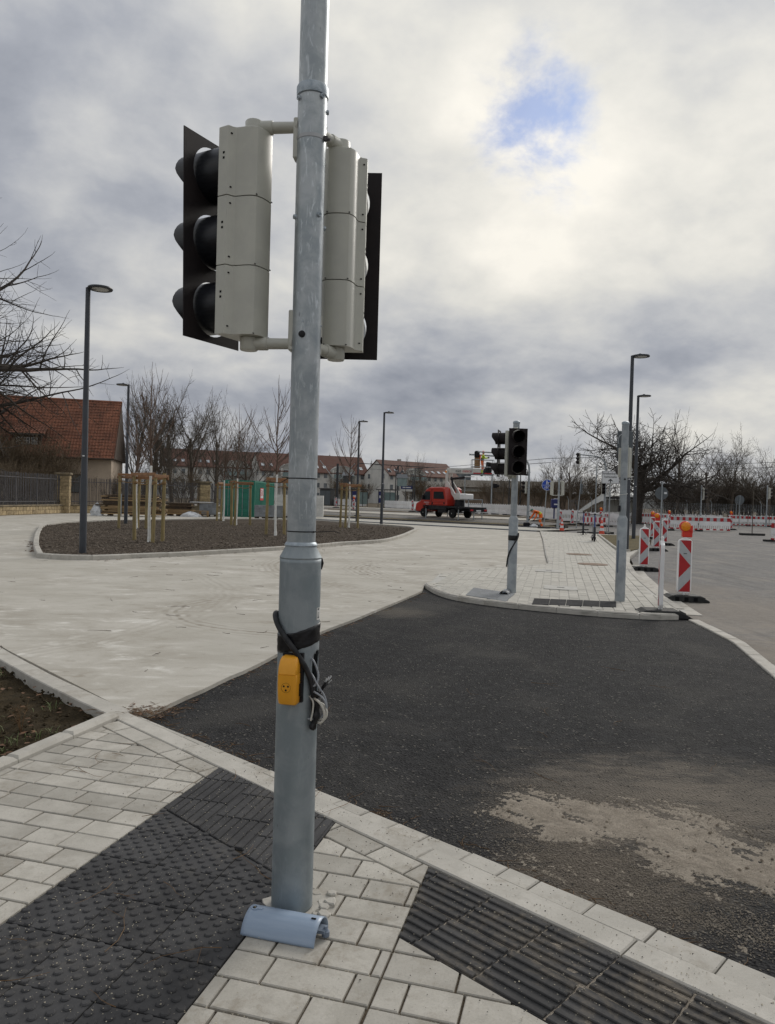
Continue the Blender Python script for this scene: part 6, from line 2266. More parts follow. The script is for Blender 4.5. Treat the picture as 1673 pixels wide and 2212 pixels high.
# ------------------------------------------------------------------ apartment blocks in the distance
def far_block(label, loc, rz, L_, D_, ez, rz2, arches, seed, gable_left=True):
    rg = random.Random(seed)
    o = thing('apartment_building', label, 'building', loc, rz, 'white apartment blocks with brown roofs')
    MB().box((L_ / 2, D_ / 2, ez / 2), (L_, D_, ez)).build('wall', M['wall_white'], o)
    MB().add([(0, 0, ez), (0, D_, ez), (0, D_ / 2, rz2), (L_, 0, ez), (L_, D_, ez), (L_, D_ / 2, rz2)], [(0, 2, 1), (3, 4, 5), (0, 3, 5, 2), (1, 2, 5, 4)]).build('gable', M['wall_white'], o)
    rf = MB()
    for s_ in (0, 1):
        y0, y1 = (-0.7, D_ / 2) if s_ == 0 else (D_ + 0.7, D_ / 2)
        z0 = ez - 0.7 * (rz2 - ez) / (D_ / 2)
        q = [(-0.15, y0, z0), (L_ + 0.15, y0, z0), (L_ + 0.15, y1, rz2 + 0.15), (-0.15, y1, rz2 + 0.15)]
        q2 = [(a, b, c + 0.22) for a, b, c in q]
        rf.add(q + q2, [(0, 1, 2, 3), (7, 6, 5, 4), (0, 4, 5, 1), (1, 5, 6, 2), (2, 6, 7, 3), (3, 7, 4, 0)])
    roof_ = rf.build('roof', M['roof_far'], o)
    sl_ = (rz2 - ez) / (D_ / 2)
    for (ax_, aw) in arches:
        # rounded front gable: grey wall with an arched top, roofed over
        pts = [(ax_ - aw / 2, 0.4)]
        hz = ez + 0.2
        pts = [(ax_ - aw / 2, 0.3), (ax_ + aw / 2, 0.3)]
        for k in range(13):
            t = k / 12
            pts.append((ax_ + aw / 2 - aw * t, hz + 1.55 * sin(pi * t) ** 0.8))
        Mx = Matrix(((1, 0, 0, 0), (0, 0, -1, 0), (0, 1, 0, 0), (0, 0, 0, 1)))
        bay = MB().prism(pts, -3.0, 0.55, M=Mx).build('rounded_bay', M['wall_grey'], o)
        for st in range(3):
            z = 1.9 + st * 2.75
            for wx in (-aw * 0.22, aw * 0.22):
                f_ = MB().box((ax_ + wx, -0.57, z), (1.25, 0.06, 1.75)).build('window', M['frame_white'], o)
                MB().box((ax_ + wx - 0.28, -0.605, z), (0.5, 0.03, 1.55)).build('pane', M['window_far'], f_)
                MB().box((ax_ + wx + 0.28, -0.605, z), (0.5, 0.03, 1.55)).build('pane', M['window_far'], f_)
            if st > 0:
                bl = MB().box((ax_, -1.15, z - 1.0), (aw * 0.82, 1.1, 0.16)).build('balcony', M['wall_grey'], o)
                MB().box((ax_, -1.68, z - 0.42), (aw * 0.82, 0.04, 0.95)).build('balcony_glass', M['balcony'], bl)
        MB().box((ax_ - aw * 0.40, -0.62, ez / 2 + 0.5), (0.45, 0.12, ez)).build('pier', M['wall_white'], o)
    x = 1.0
    while x < L_ - 0.8:
        if all(abs(x - a) > w / 2 + 0.7 for a, w in arches):
            for st in range(3):
                z = 1.9 + st * 2.6
                f_ = MB().box((x, -0.03, z), (1.1, 0.08, 1.4)).build('window', M['frame_white'], o)
                MB().box((x, -0.085, z), (0.92, 0.03, 1.22)).build('pane', M['window_far'], f_)
            y_ = 1.15
            sk = MB().beam((x, y_ - 0.45, ez + sl_ * (y_ - 0.45) + 0.34), (x, y_ + 0.45, ez + sl_ * (y_ + 0.45) + 0.34), 0.85, 0.06)
            sk.build('skylight', M['skylight'], roof_)
        x += 2.1
    if gable_left:
        for st in range(3):
            for y in (2.2, D_ - 2.2):
                f_ = MB().box((-0.03, y, 1.9 + 2.7 * st), (0.08, 1.1, 1.4)).build('window', M['frame_white'], o)
                MB().box((-0.085, y, 1.9 + 2.7 * st), (0.03, 0.9, 1.2)).build('pane', M['window_far'], f_)
    MB().box((L_ * 0.35, D_ * 0.62, rz2 + 0.1), (0.8, 0.8, 1.6)).build('chimney', M['wall_grey'], roof_)
    return o


far_block('apartment block left of the red truck, pale gable towards the plaza', (0.0, 192.0, 0.3), rad(36), 24.0, 11.0, 7.9, 11.4, [(8.8, 6.6)], 1)
far_block('apartment block right behind the near mast with two rounded bays', (-33.0, 190.0, 0.3), rad(24), 30.0, 11.0, 8.2, 12.4, [(8.0, 6.0), (22.5, 7.0)], 2)
far_block('apartment block behind the container, screened by bare trees', (-58.0, 190.0, 0.3), rad(20), 26.0, 11.0, 8.8, 12.8, [(18.5, 7.5)], 3)

# long old wall and sheds behind the tracks
o = thing('old_wall', 'long weathered plaster wall behind the kneeling worker', 'wall', (7.0, 112.0, 0.2), rad(-12))
MB().box((12, 0, 1.4), (25, 0.5, 2.8)).build('wall_face', M['old_wall'], o)
MB().box((12, 0, 2.88), (25.2, 0.8, 0.14)).build('coping', M['sandstone_cap'], o)
for i in range(7):
    MB().box((1.5 + 3.6 * i, -0.3, 1.4), (0.4, 0.15, 2.8)).build('buttress', M['old_wall'], o)
o = thing('shed', 'low brown-roofed shed behind the old wall', 'shed', (9.0, 118.0, 0.2), rad(-12))
MB().box((9, 3, 1.9), (17, 6, 3.8)).build('wall', M['wall_grey'], o)
MB().add([(0, -0.5, 3.7), (18, -0.5, 3.7), (18, 3, 4.9), (0, 3, 4.9), (0, 6.5, 3.7), (18, 6.5, 3.7)], [(0, 1, 2, 3), (3, 2, 5, 4), (0, 3, 4), (1, 5, 2)]).build('roof', M['bark_grey'], o)
for x in (4, 9, 14):
    f_ = MB().box((x, -0.04, 2.2), (1.2, 0.1, 1.2)).build('window', M['frame_white'], o)
    MB().box((x, -0.1, 2.2), (1.0, 0.03, 1.0)).build('pane', M['window_far'], f_)
o = thing('glass_block', 'grey glazed office block beside the brown roofs', 'building', (12.0, 235.0, 0.0), rad(8))
MB().box((7, 5, 6), (15, 10, 12.2)).build('body', M['sign_back'], o)
for i in range(7):
    for k in range(3):
        MB().box((1.2 + 1.95 * i, -0.05, 5.2 + 2.6 * k), (1.7, 0.1, 2.3)).build('pane', M['window_far'], o)
o = thing('rubble_heap', 'pale rubble heap with a tarpaulin behind the right fence', 'rubble heap', (27.0, 92.0, 0), 0)
mb = MB()
n_, m_ = 20, 8
vs = []
for j in range(m_):
    for i in range(n_):
        a, b = 2 * pi * i / n_, j / (m_ - 1)
        r_ = (1 - b) * (1 + 0.25 * noise.noise(Vector((cos(a) * 2, sin(a) * 2, b))))
        vs.append((4.2 * r_ * cos(a), 2.5 * r_ * sin(a), 3.4 * b * (1 + 0.2 * noise.noise(Vector((cos(a) * 3, sin(a) * 3, 2))))))
mb.add(vs, [(j * n_ + i, j * n_ + (i + 1) % n_, (j + 1) * n_ + (i + 1) % n_, (j + 1) * n_ + i) for j in range(m_ - 1) for i in range(n_)])
mb.build('heap', M['block_white'], o)
eh = crumple('dark heap of earth in front of the pale rubble heap', (25.6, 88.0, 0), 2.4, 1.6, 1.9, 7.0)
eh.name, eh['category'], eh['group'] = 'earth_heap', 'earth heap', 'heaps behind the right fence'
eh.children[0].name = 'heap'
eh.children[0].data.materials[0] = M['dirt']

# wire mesh fence on the right
o = thing('mesh_fence', 'grey wire mesh fence with bent posts behind the red barriers', 'fence', (20.0, 82.0, 0.0), rad(-9))
for i in range(16):
    x = 2.5 * i
    MB().tube([(x, 0, 0), (x, 0, 2.15), (x - 0.18, -0.12, 2.5)], 0.035, 6).build('post', M['galv_far'], o)
mb = MB()
for k in range(14):
    mb.box((19, 0, 0.15 + 0.15 * k), (38, 0.012, 0.012))
for i in range(150):
    mb.box((0.25 * i, 0.01, 1.1), (0.010, 0.010, 2.1))
tag(mb.build('wire_mesh', M['galv_far'], o), kind='stuff')
o = thing('bike_shelter', 'dark flat-roofed shelter behind the right barriers', 'shelter', (23.6, 79.0, 0), rad(-8))
MB().box((1.4, 1, 2.45), (3.2, 2.2, 0.22)).build('roof', M['shelter'], o)
for x in (0, 2.8):
    for y in (0.1, 1.9):
        MB().box((x, y, 1.2), (0.09, 0.09, 2.4)).build('post', M['galv_far'], o)
MB().box((1.4, 1.95, 1.2), (2.7, 0.04, 2.2)).build('back_panel', M['wall_grey'], o)

# ------------------------------------------------------------------ tram stop furniture far off
o = thing('control_cabinet', 'dark equipment cabinet right of the near mast, behind the white panels', 'cabinet', (-9.167, 112.000, 0.700)[:2] + (0.45,), rad(-30))
o.scale = (0.65, 1, 1)
MB().box((0, 0, 1.2), (3.0, 1.2, 2.5)).build('body', M['dark_box'], o, bevel=0.03)
MB().box((0, 0, 2.52), (3.2, 1.4, 0.12)).build('roof', M['dark_box'], o)
for x in (-0.75, 0.75):
    MB().box((x, -0.615, 1.15), (1.4, 0.03, 2.1)).build('door', M['sign_back'], o)
P = (-7.428, 108.000, 0.976)
o = thing('catenary_mast', 'dark catenary mast with struts right of the near mast', 'mast', (P[0], P[1], 0.4), 0)
MB().box((0, 0, 3.1), (0.32, 0.32, 6.2)).build('post', M['shelter'], o)
MB().tube([(-0.1, 0, 3.4), (-2.6, 0, 6.6)], 0.05, 6).build('strut', M['galv_far'], o)
MB().tube([(0.1, 0, 3.6), (2.5, 0, 6.3)], 0.05, 6).build('strut', M['galv_far'], o)
MB().tube([(2.8, 0, 6.35), (14.0, 0, 6.0)], 0.06, 6).build('boom', M['shelter'], o)
MB().tube([(8.8, 0, 0), (8.8, 0, 6.2)], 0.11, 8).build('side_post', M['shelter'], o)
for lab, x, y, d in (('small dark roofed display box behind the staked tree', 751, 1036, 96), ('small dark roofed display box left of the truck', 868, 1041, 96)):
    p = Vector((-5.242, 96.000, 4.028)) if x == 751 else Vector((1.779, 96.000, 3.924))
    o = thing('display_box', lab, 'display', (p.x, p.y, 0.45), 0)
    o.scale = (0.55, 0.7, 1.0)
    zc_ = p.z - 0.45
    MB().tube([(0.9, 0, 0), (0.9, 0, zc_)], 0.06, 8).build('post', M['shelter'], o)
    MB().box((0, 0, zc_), (2.2, 0.7, 1.1)).build('case', M['balcony' if x > 800 else 'dark_box'], o)
    MB().add([(-1.5, -0.5, zc_ + 0.5), (1.5, -0.5, zc_ + 0.5), (1.1, 0, zc_ + 1.0), (-1.1, 0, zc_ + 1.0), (-1.5, 0.5, zc_ + 0.5), (1.5, 0.5, zc_ + 0.5)], [(0, 1, 2, 3), (3, 2, 5, 4), (0, 3, 4), (1, 5, 2), (0, 4, 5, 1)]).build('roof', M['block_grey'], o)
for lab, p in (('glass tram shelter right of the staked tree', (-4.073, 105.000, 1.082)), ('glass tram shelter with a dark notice case, left of the truck', (-0.242, 98.000, 0.913))):
    o = thing('tram_shelter', lab, 'shelter', (p[0], p[1], 0.45), rad(-20))
    o.scale = (0.68, 0.8, 0.95)
    for x in (-1.6, -0.4, 0.8, 1.9):
        MB().box((x, 0, 1.25), (0.08, 0.08, 2.5)).build('post', M['shelter'], o)
    MB().box((0.1, 0.5, 2.55), (4.2, 1.7, 0.12)).build('roof', M['shelter'], o)
    MB().box((0.2, 0.05, 1.3), (1.1, 0.03, 1.8)).build('pane', M['balcony'], o)
    MB().box((1.35, 0.05, 1.3), (1.0, 0.03, 1.8)).build('pane', M['balcony'], o)
    MB().box((-1.0, -0.06, 1.5), (1.0, 0.10, 1.6)).build('notice_case', M['navy'], o)
    MB().box((-1.0, -0.12, 1.55), (0.7, 0.02, 0.35)).build('notice', M['sign_white'], o)
    MB().box((0.7, 0.5, 0.5), (2.0, 0.4, 0.08)).build('bench', M['galv_far'], o)
p = (2.449, 98.000, 3.254)
o = thing('station_sign', 'dark blue station name board on a post left of the truck', 'sign', (p[0], p[1], 0.45), 0)
MB().box((0, 0, p[2] - 0.45), (1.5, 0.08, 0.42)).build('board', M['navy'], o)
MB().box((0, -0.05, p[2] - 0.45), (1.1, 0.02, 0.12)).build('name_line', M['sign_white'], o)
MB().box((0, -0.045, p[2] - 0.82), (1.5, 0.06, 0.28)).build('lower_board', M['block_white'], o)
MB().tube([(0.82, 0, 0), (0.82, 0, 4.2)], 0.09, 8).build('post', M['shelter'], o)
p = (1.462, 110.000, 5.201)
o = thing('yield_sign', 'dark triangular sign back on a post left of the truck', 'traffic sign', (p[0], p[1], 0.45), 0)
q = p[2] - 0.45
Mx = Matrix(((1, 0, 0, 0), (0, 0, -1, 0), (0, 1, 0, 0), (0, 0, 0, 1)))
MB().prism([(-0.5, q + 0.45), (0, q - 0.45), (0.5, q + 0.45)], -0.03, 0.03, M=Mx).build('plate', M['sign_back'], o)
MB().tube([(0, 0.06, 0), (0, 0.06, q + 0.7)], 0.06, 8).build('post', M['galv_far'], o)


def old_lantern(label, p, H=5.2, arms=2):
    o = thing('lantern_post', label, 'lantern', (p[0], p[1], 0.4), 0, 'old-fashioned lantern posts by the tram stop')
    MB().tube([(0, 0, 0), (0, 0, H)], [0.10, 0.06], 8).build('post', M['shelter'], o)
    for s_ in ((-1, 1) if arms == 2 else (-1,)):
        MB().tube([(0, 0, H - 0.5), (s_ * 0.15, 0, H + 0.2), (s_ * 0.5, 0, H + 0.5), (s_ * 0.85, 0, H + 0.2), (s_ * 0.9, 0, H - 0.2)], 0.05, 6).build('hook', M['shelter'], o)
        MB().lathe([(0.32, H - 0.55), (0.2, H - 0.3), (0.05, H - 0.15)], 10, (s_ * 0.9, 0, 0)).build('lantern', M['shelter'], o)
    return o


old_lantern('hooked lantern post right of the bed tip lamp', (1.053, 105.000, 0.897)[:2], 5.6)
old_lantern('hooked lantern post half hidden behind the island signal', (17.470, 98.000, 0.795)[:2], 5.4)
for lab, p, H, left in (('slim dark lamp post behind the worker, square arm to the right', (15.030, 92.000, 0.522), 5.6, 1), ('slim dark lamp post just right of the blue sign', (19.013, 100.000, 0.811), 5.4, -1), ('slim lamp post in front of the truck boom', (9.813, 95.000, 0.622), 4.4, 1), ('slim dark lamp post left of the truck', (4.002, 112.000, 0.577), 6.0, 1), ('slim dark lamp post farther left of the truck', (-1.078, 125.000, 0.298), 7.0, -1)):
    o = thing('lamp_post', lab, 'street lamp', (p[0], p[1], 0.4), 0, 'slim lamp posts beyond the tracks')
    MB().tube([(0, 0, 0), (0, 0, H)], [0.08, 0.06], 8).build('post', M['shelter' if 'dark' in lab else 'galv_far'], o)
    MB().box((left * 0.55, 0, H), (1.3, 0.25, 0.10)).build('head', M['shelter' if 'dark' in lab else 'white_pl'], o)
o = thing('small_signal', 'small black signal on a grey post right of the truck boom', 'traffic light', (*(10.895, 78.000, 0.495)[:2], 0.4), 0)
MB().tube([(0, 0, 0), (0, 0, 4.2)], 0.07, 8).build('post', M['galv_far'], o)
MB().box((0.35, 0, 2.95), (0.45, 0.3, 0.45)).build('head', M['ink'], o, bevel=0.03)
MB().tube([(0.45, -0.1, 2.95), (0.75, -0.1, 2.95)], 0.12, 10).build('visor', M['ink'], o)

# overhead wires of the tram
o = thing('overhead_wires', 'thin overhead tram wires crossing the sky above the white fence', 'wires', (0, 0, 0), 0)
for a, b in (((0.819, 120.000, 6.476), (13.114, 60.000, 5.316)), ((0.813, 118.000, 6.101), (12.687, 58.000, 4.869)), ((-13.981, 150.000, 8.106), (1.572, 120.000, 6.347)), ((35.607, 95.000, 7.098), (37.146, 70.000, 6.187)), ((35.625, 95.000, 6.565), (37.164, 70.000, 5.708)), ((13.114, 60.000, 5.316), (14.967, 40.000, 4.667))):
    a, b = Vector(a), Vector(b)
    MB().tube([a, a.lerp(b, 0.5) - Vector((0, 0, 0.15)), b], 0.022, 5).build('wire', M['wire'], o)

# ------------------------------------------------------------------ bare winter trees
class Twigs:
    def __init__(s):
        s.v, s.f = [], []

    def seg(s, pts, r0, r1, n=3):
        k = len(pts)
        d = (pts[-1] - pts[0])
        u = d.orthogonal().normalized()
        w = d.normalized().cross(u)
        o = len(s.v)
        for i, p in enumerate(pts):
            r_ = r0 + (r1 - r0) * i / (k - 1)
            for j in range(n):
                a = 2 * pi * j / n
                q = p + u * (cos(a) * r_) + w * (sin(a) * r_)
                s.v.append((q.x, q.y, q.z))
        for i in range(k - 1):
            for j in range(n):
                j2 = (j + 1) % n
                s.f.append((o + i * n + j, o + i * n + j2, o + (i + 1) * n + j2, o + (i + 1) * n + j))


def grow(T, C, p, d, ln, r_, lvl, st, rg):
    """one branch: a wobbling path that sheds children; thick levels go to T, twigs to C"""
    mx = st['levels']
    seg = 6 if lvl == 0 else (5 if lvl <= 2 else 3)
    pts = [p]
    d = d.normalized()
    wob = st['wob'] * (0.6 if lvl == 0 else (1.0 if lvl < 3 else 0.55))
    upk = st['up'][min(lvl, len(st['up']) - 1)]
    dirs = [d]
    for i in range(seg):
        d = (d + Vector((rg.uniform(-wob, wob), rg.uniform(-wob, wob), rg.uniform(-wob, wob) * 0.7 + upk))).normalized()
        pts.append(pts[-1] + d * (ln / seg))
        dirs.append(d)
    re = r_ * (0.55 if lvl < mx else 0.3)
    (T if lvl <= 1 else C).seg(pts, r_, max(re, st['rmin'] * 0.6), 7 if lvl == 0 else (5 if lvl <= 2 else 3))
    if lvl >= mx:
        return
    kids = st['kids'][min(lvl, len(st['kids']) - 1)]
    for c in range(kids):
        t = st['start'][min(lvl, len(st['start']) - 1)]
        t = t + (1 - t) * (c + rg.random()) / kids
        i = min(seg - 1, int(t * seg))
        f_ = t * seg - i
        q = pts[i].lerp(pts[i + 1], min(1, f_))
        dd = dirs[i + 1]
        side = dd.orthogonal().normalized()
        side.rotate(Matrix.Rotation(rg.uniform(0, 2 * pi), 3, dd))
        an = rad(rg.uniform(*st['ang']))
        nd = dd * cos(an) + side * sin(an)
        grow(T, C, q, nd, ln * rg.uniform(*st['ratio']) * (1.15 - 0.45 * t), max(st['rmin'], r_ * (1 - 0.45 * t) * st['rr']), lvl + 1, st, rg)
    if lvl > 0:
        grow(T, C, pts[-1], dirs[-1], ln * 0.62, max(st['rmin'], re), lvl + 1, st, rg)


STY = {
    'linden': dict(levels=5, kids=(9, 5, 4, 3, 2), start=(0.25, 0.25, 0.2, 0.15), ang=(28, 55), ratio=(0.42, 0.62), rr=0.46, rmin=0.010, up=(0.02, 0.07, 0.06, 0.04), wob=0.16),
    'oak': dict(levels=5, kids=(8, 5, 4, 3, 2), start=(0.30, 0.35, 0.25, 0.2), ang=(42, 80), ratio=(0.58, 0.9), rr=0.58, rmin=0.012, up=(0.0, 0.03, 0.02, 0.02), wob=0.32),
    'scrub': dict(levels=4, kids=(6, 4, 3, 3), start=(0.12, 0.2, 0.2), ang=(18, 50), ratio=(0.5, 0.8), rr=0.5, rmin=0.010, up=(0.03, 0.06, 0.05), wob=0.2),
    'poplar': dict(levels=4, kids=(13, 5, 3, 3), start=(0.2, 0.25, 0.2), ang=(20, 42), ratio=(0.35, 0.6), rr=0.42, rmin=0.010, up=(0.0, 0.10, 0.08), wob=0.13),
}


def tree_meshes(style, H, seed, trunk_r, mt, mc, rmin=None, stems=1, lean=0.0):
    rg = random.Random(seed)
    st = dict(STY[style])
    if rmin:
        st['rmin'] = rmin
    T, C = Twigs(), Twigs()
    for k in range(stems):
        a = 2 * pi * k / max(1, stems) + rg.random()
        d = Vector((cos(a) * 0.35, sin(a) * 0.35, 1)) if stems > 1 else Vector((lean, rg.uniform(-.05, .05), 1))
        base_ = Vector((cos(a) * 0.25, sin(a) * 0.25, -0.1)) if stems > 1 else Vector((0, 0, -0.15))
        frac = {'linden': 0.62, 'oak': 0.46, 'oak_open': 0.46, 'scrub': 0.6, 'poplar': 0.74}[style]
        grow(T, C, base_, d, H * frac, trunk_r, 0, st, rg)
    out = []
    for nm, q, m in (('trunk', T, mt), ('crown', C, mc)):
        me = bpy.data.meshes.new(nm)
        me.from_pydata(q.v, [], q.f)
        me.materials.append(M[m])
        out.append(me)
    return out


def plant(name, label, meshes, loc, rz, s_=1.0, cat='tree', group=None, sz=None):
    o = thing(name, label, cat, loc, rz, group)
    o.scale = (s_, s_, sz or s_)
    put('trunk', meshes[0], o)
    put('crown', meshes[1], o)
    return o


LA = tree_meshes('linden', 12.0, 21, 0.24, 'bark', 'bark', 0.012)
LB = tree_meshes('linden', 12.0, 34, 0.22, 'bark', 'bark', 0.012)
PO = tree_meshes('poplar', 11.0, 5, 0.20, 'bark', 'bark', 0.012)
SC = tree_meshes('scrub', 5.0, 9, 0.06, 'bark', 'twig', 0.010, stems=5)
SD = tree_meshes('scrub', 6.0, 19, 0.08, 'bark_dark', 'bark', 0.013, stems=6)
OA = tree_meshes('oak', 12.5, 29, 0.56, 'bark_dark', 'bark_dark', 0.024)
STY['oak_open'] = dict(STY['oak'], kids=(8, 5, 4, 3, 2))
OB = tree_meshes('oak_open', 18.0, 43, 0.78, 'bark_dark', 'bark_dark', 0.012, lean=0.05)

g1 = 'bare trees behind the iron fence'
plant('bare_tree', 'large crooked bare tree reaching in from the left picture edge', OB, (-32.3, 49.5, 0), rad(40), 1.26, group=g1)
for lab, x, d, H, ms, rz in (('bare tree beside the second lamp, leftmost of the group', 283, 68, 10.8, PO, 0.3), ('tall bare tree just right of the second lamp', 330, 70, 12.9, LA, 1.0), ('tall dense bare tree behind the timber pile', 372, 74, 13.4, LB, 2.2),
                             ('tall bare tree between the timber pile and the container', 414, 75, 12.9, LA, 3.9), ('thin bare tree left of the container', 466, 72, 10.2, PO, 1.5), ('bare tree with dense crown above the container', 528, 78, 10.6, LB, 0.2),
                             ('bare tree low behind the stakes', 350, 66, 8.0, PO, 2.9), ('bare tree behind the container, right side', 497, 88, 9.4, LA, 5.0)):
    X = (x - 836.5) / 1600 * d
    k = H / 12.0 if ms is not PO else H / 11.0
    plant('bare_tree', lab, ms, (X, d, 0), rz, k * 0.92, group=g1)
for i, (x, d, s_) in enumerate(((10, 55, 1.15), (45, 58, 1.0), (80, 56, 1.1), (118, 57.5, 0.85), (-30, 54, 1.2), (245, 62, 0.62), (225, 61, 0.5), (300, 66, 0.8), (395, 70, 0.8), (60, 52, 0.7), (15, 51, 0.75))):
    X = (x - 836.5) / 1600 * d
    plant('shrub', ('twiggy shrub, %s of the brown thicket in front of the house' % ('first', 'second', 'third', 'fourth', 'fifth')[i]) if i < 5 else ('low bare shrub at the house corner behind the lamp', 'low bare shrub under the wall lamp', 'bare shrub behind the nearest stakes', 'bare shrub under the dense trees', 'low twiggy shrub behind the fence left of the pillar', 'low twiggy shrub at the far left behind the fence')[i - 5], SC, (X, d, 0), i * 1.3, s_, 'shrub', 'bare shrubs behind the iron fence')

g2 = 'bare trees beyond the road on the right'
plant('oak_tree', 'broad gnarled oak behind the right signal post', OA, (23.6, 70.0, 0), rad(110), 1.0, group=g2)
for lab, x, d, H, ms, rz in (('pale bare tree left of the oak, behind the curved mast arm', 1232, 92, 9.6, LB, 0.4), ('bare tree behind the far signal post', 1195, 100, 8.6, LA, 1.7), ('slender bare tree right of the oak', 1464, 84, 10.6, PO, 0.9),
                             ('bare tree above the barriers, left of the tallest crown', 1530, 82, 9.7, LA, 2.0), ('tallest bare crown above the right barriers', 1574, 84, 10.4, LB, 4.1), ('bare tree right of the tallest crown', 1618, 88, 8.6, LA, 5.2),
                             ('bare tree at the right picture edge', 1662, 80, 8.8, LB, 2.6), ('small bare tree behind the kneeling worker', 1085, 96, 7.0, LB, 3.3), ('bare tree in front of the brown roof left of the truck', 905, 128, 8.4, PO, 1.1),
                             ('bare tree before the pale gable left of the truck', 880, 132, 8.0, PO, 2.1), ('bare tree beside the tram shelter', 748, 130, 7.6, LA, 0.6), ('bare tree beyond the right edge', 1720, 84, 9.5, LA, 0.9)):
    X = (x - 836.5) / 1600 * d
    k = H / 12.0 if ms is not PO else H / 11.0
    plant('bare_tree', lab, ms, (X, d, 0.2), rz, k * 0.92, group=g2)
shl = ('first', 'second', 'third', 'fourth', 'fifth', 'sixth', 'seventh', 'eighth', 'ninth', 'tenth', 'eleventh', 'twelfth', 'thirteenth', 'fourteenth')
for i in range(14):
    x = 1440 + 21 * i
    d = 86 + (i % 3) * 4
    X = (x - 836.5) / 1600 * d
    plant('thicket_shrub', 'dark thicket shrub, %s from the left behind the red barriers' % shl[i], SD, (X, d, 0), i * 0.9, 0.72 + 0.22 * ((i * 7) % 5) / 5, 'shrub', 'dark shrubs behind the mesh fence')
for i, (x, d, s_) in enumerate(((1055, 104, 0.75), (1110, 100, 0.8), (1160, 98, 0.85), (1215, 96, 0.85), (1255, 95, 0.9), (1290, 97, 0.9), (735, 140, 0.9), (780, 138, 0.8), (900, 122, 0.8), (945, 120, 0.8), (985, 118, 0.8))):
    X = (x - 836.5) / 1600 * d
    plant('shrub', 'brown bare shrub, %s from the left along the old wall and sheds' % shl[i if i > 5 else i] if i < 6 else 'brown bare shrub, %s from the left before the far blocks' % shl[i - 6], SC, (X, d, 0.2), i * 1.1, s_ * 1.15, 'shrub', 'bare shrubs beyond the tracks')

# spruces between the far blocks
def spruce(label, loc, H):
    o = thing('spruce', label, 'spruce', loc, 0, 'dark spruces between the far blocks')
    rg = random.Random(int(H * 10))
    MB().tube([(0, 0, 0), (0, 0, H)], [0.22, 0.03], 6).build('trunk', M['bark_dark'], o)
    mb = MB()
    for k in range(26):
        z = H * (0.12 + 0.86 * k / 26)
        R_ = (H - z) * 0.30 + 0.12
        for j in range(9):
            a = 2 * pi * (j + rg.random()) / 9
            l_ = R_ * rg.uniform(0.7, 1.15)
            p0 = Vector((0, 0, z))
            p1 = Vector((cos(a) * l_, sin(a) * l_, z - l_ * 0.35 + rg.uniform(-.1, .2)))
            sd_ = Vector((-sin(a), cos(a), 0)) * (0.16 * R_ + 0.08)
            md = p0.lerp(p1, 0.55)
            mb.add([p0, md + sd_, p1, md - sd_ - Vector((0, 0, 0.1))], [(0, 1, 2), (0, 2, 3)])
    mb.build('crown', M['spruce'], o)
    return o


spruce('dark spruce standing between the brown roofs left of the truck', (-4.8, 205.0, 0.0), 12.5)
spruce('dark spruce top behind the roof right of the mast', (-18.0, 225.0, 0.0), 15.2)
# distant wooded rise on the horizon
mb = MB()
vs, fs = [], []
n_ = 160
for i in range(n_):
    t = i / (n_ - 1)
    x = -420 + 900 * t
    y = 520 + 60 * sin(t * 5)
    h_ = 9 + 6 * noise.noise(Vector((t * 6, 0, 1))) + 2.2 * noise.noise(Vector((t * 70, 0, 2)))
    vs += [(x, y, -2), (x, y + 30, h_), (x, y + 140, h_ * 0.9)]
for i in range(n_ - 1):
    a = 3 * i
    fs += [(a, a + 3, a + 4, a + 1), (a + 1, a + 4, a + 5, a + 2)]
mb.add(vs, fs)
tag(mb.build('woodland', mat('distant_wood', (0.10, 0.10, 0.095), 1.0, 0, (0.075, 0.08, 0.08), vs=0.15)), 'grey wooded rise along the horizon', 'wood', kind='stuff')

# ------------------------------------------------------------------ the red lift truck
TR = thing('lift_truck', 'red crew-cab truck with white boom raised on its stabilisers', 'truck', (5.1, 62.9, 0.06), atan2(0.79, -0.62))
WL = 0.16     # wheels hang just clear of the ground
def side_prism(prof, y0, y1):
    """profile in x,z extruded across y"""
    mb = MB()
    Mx = Matrix(((1, 0, 0, 0), (0, 0, 1, 0), (0, 1, 0, 0), (0, 0, 0, 1)))
    return mb.prism(prof, y0, y1, M=Mx)


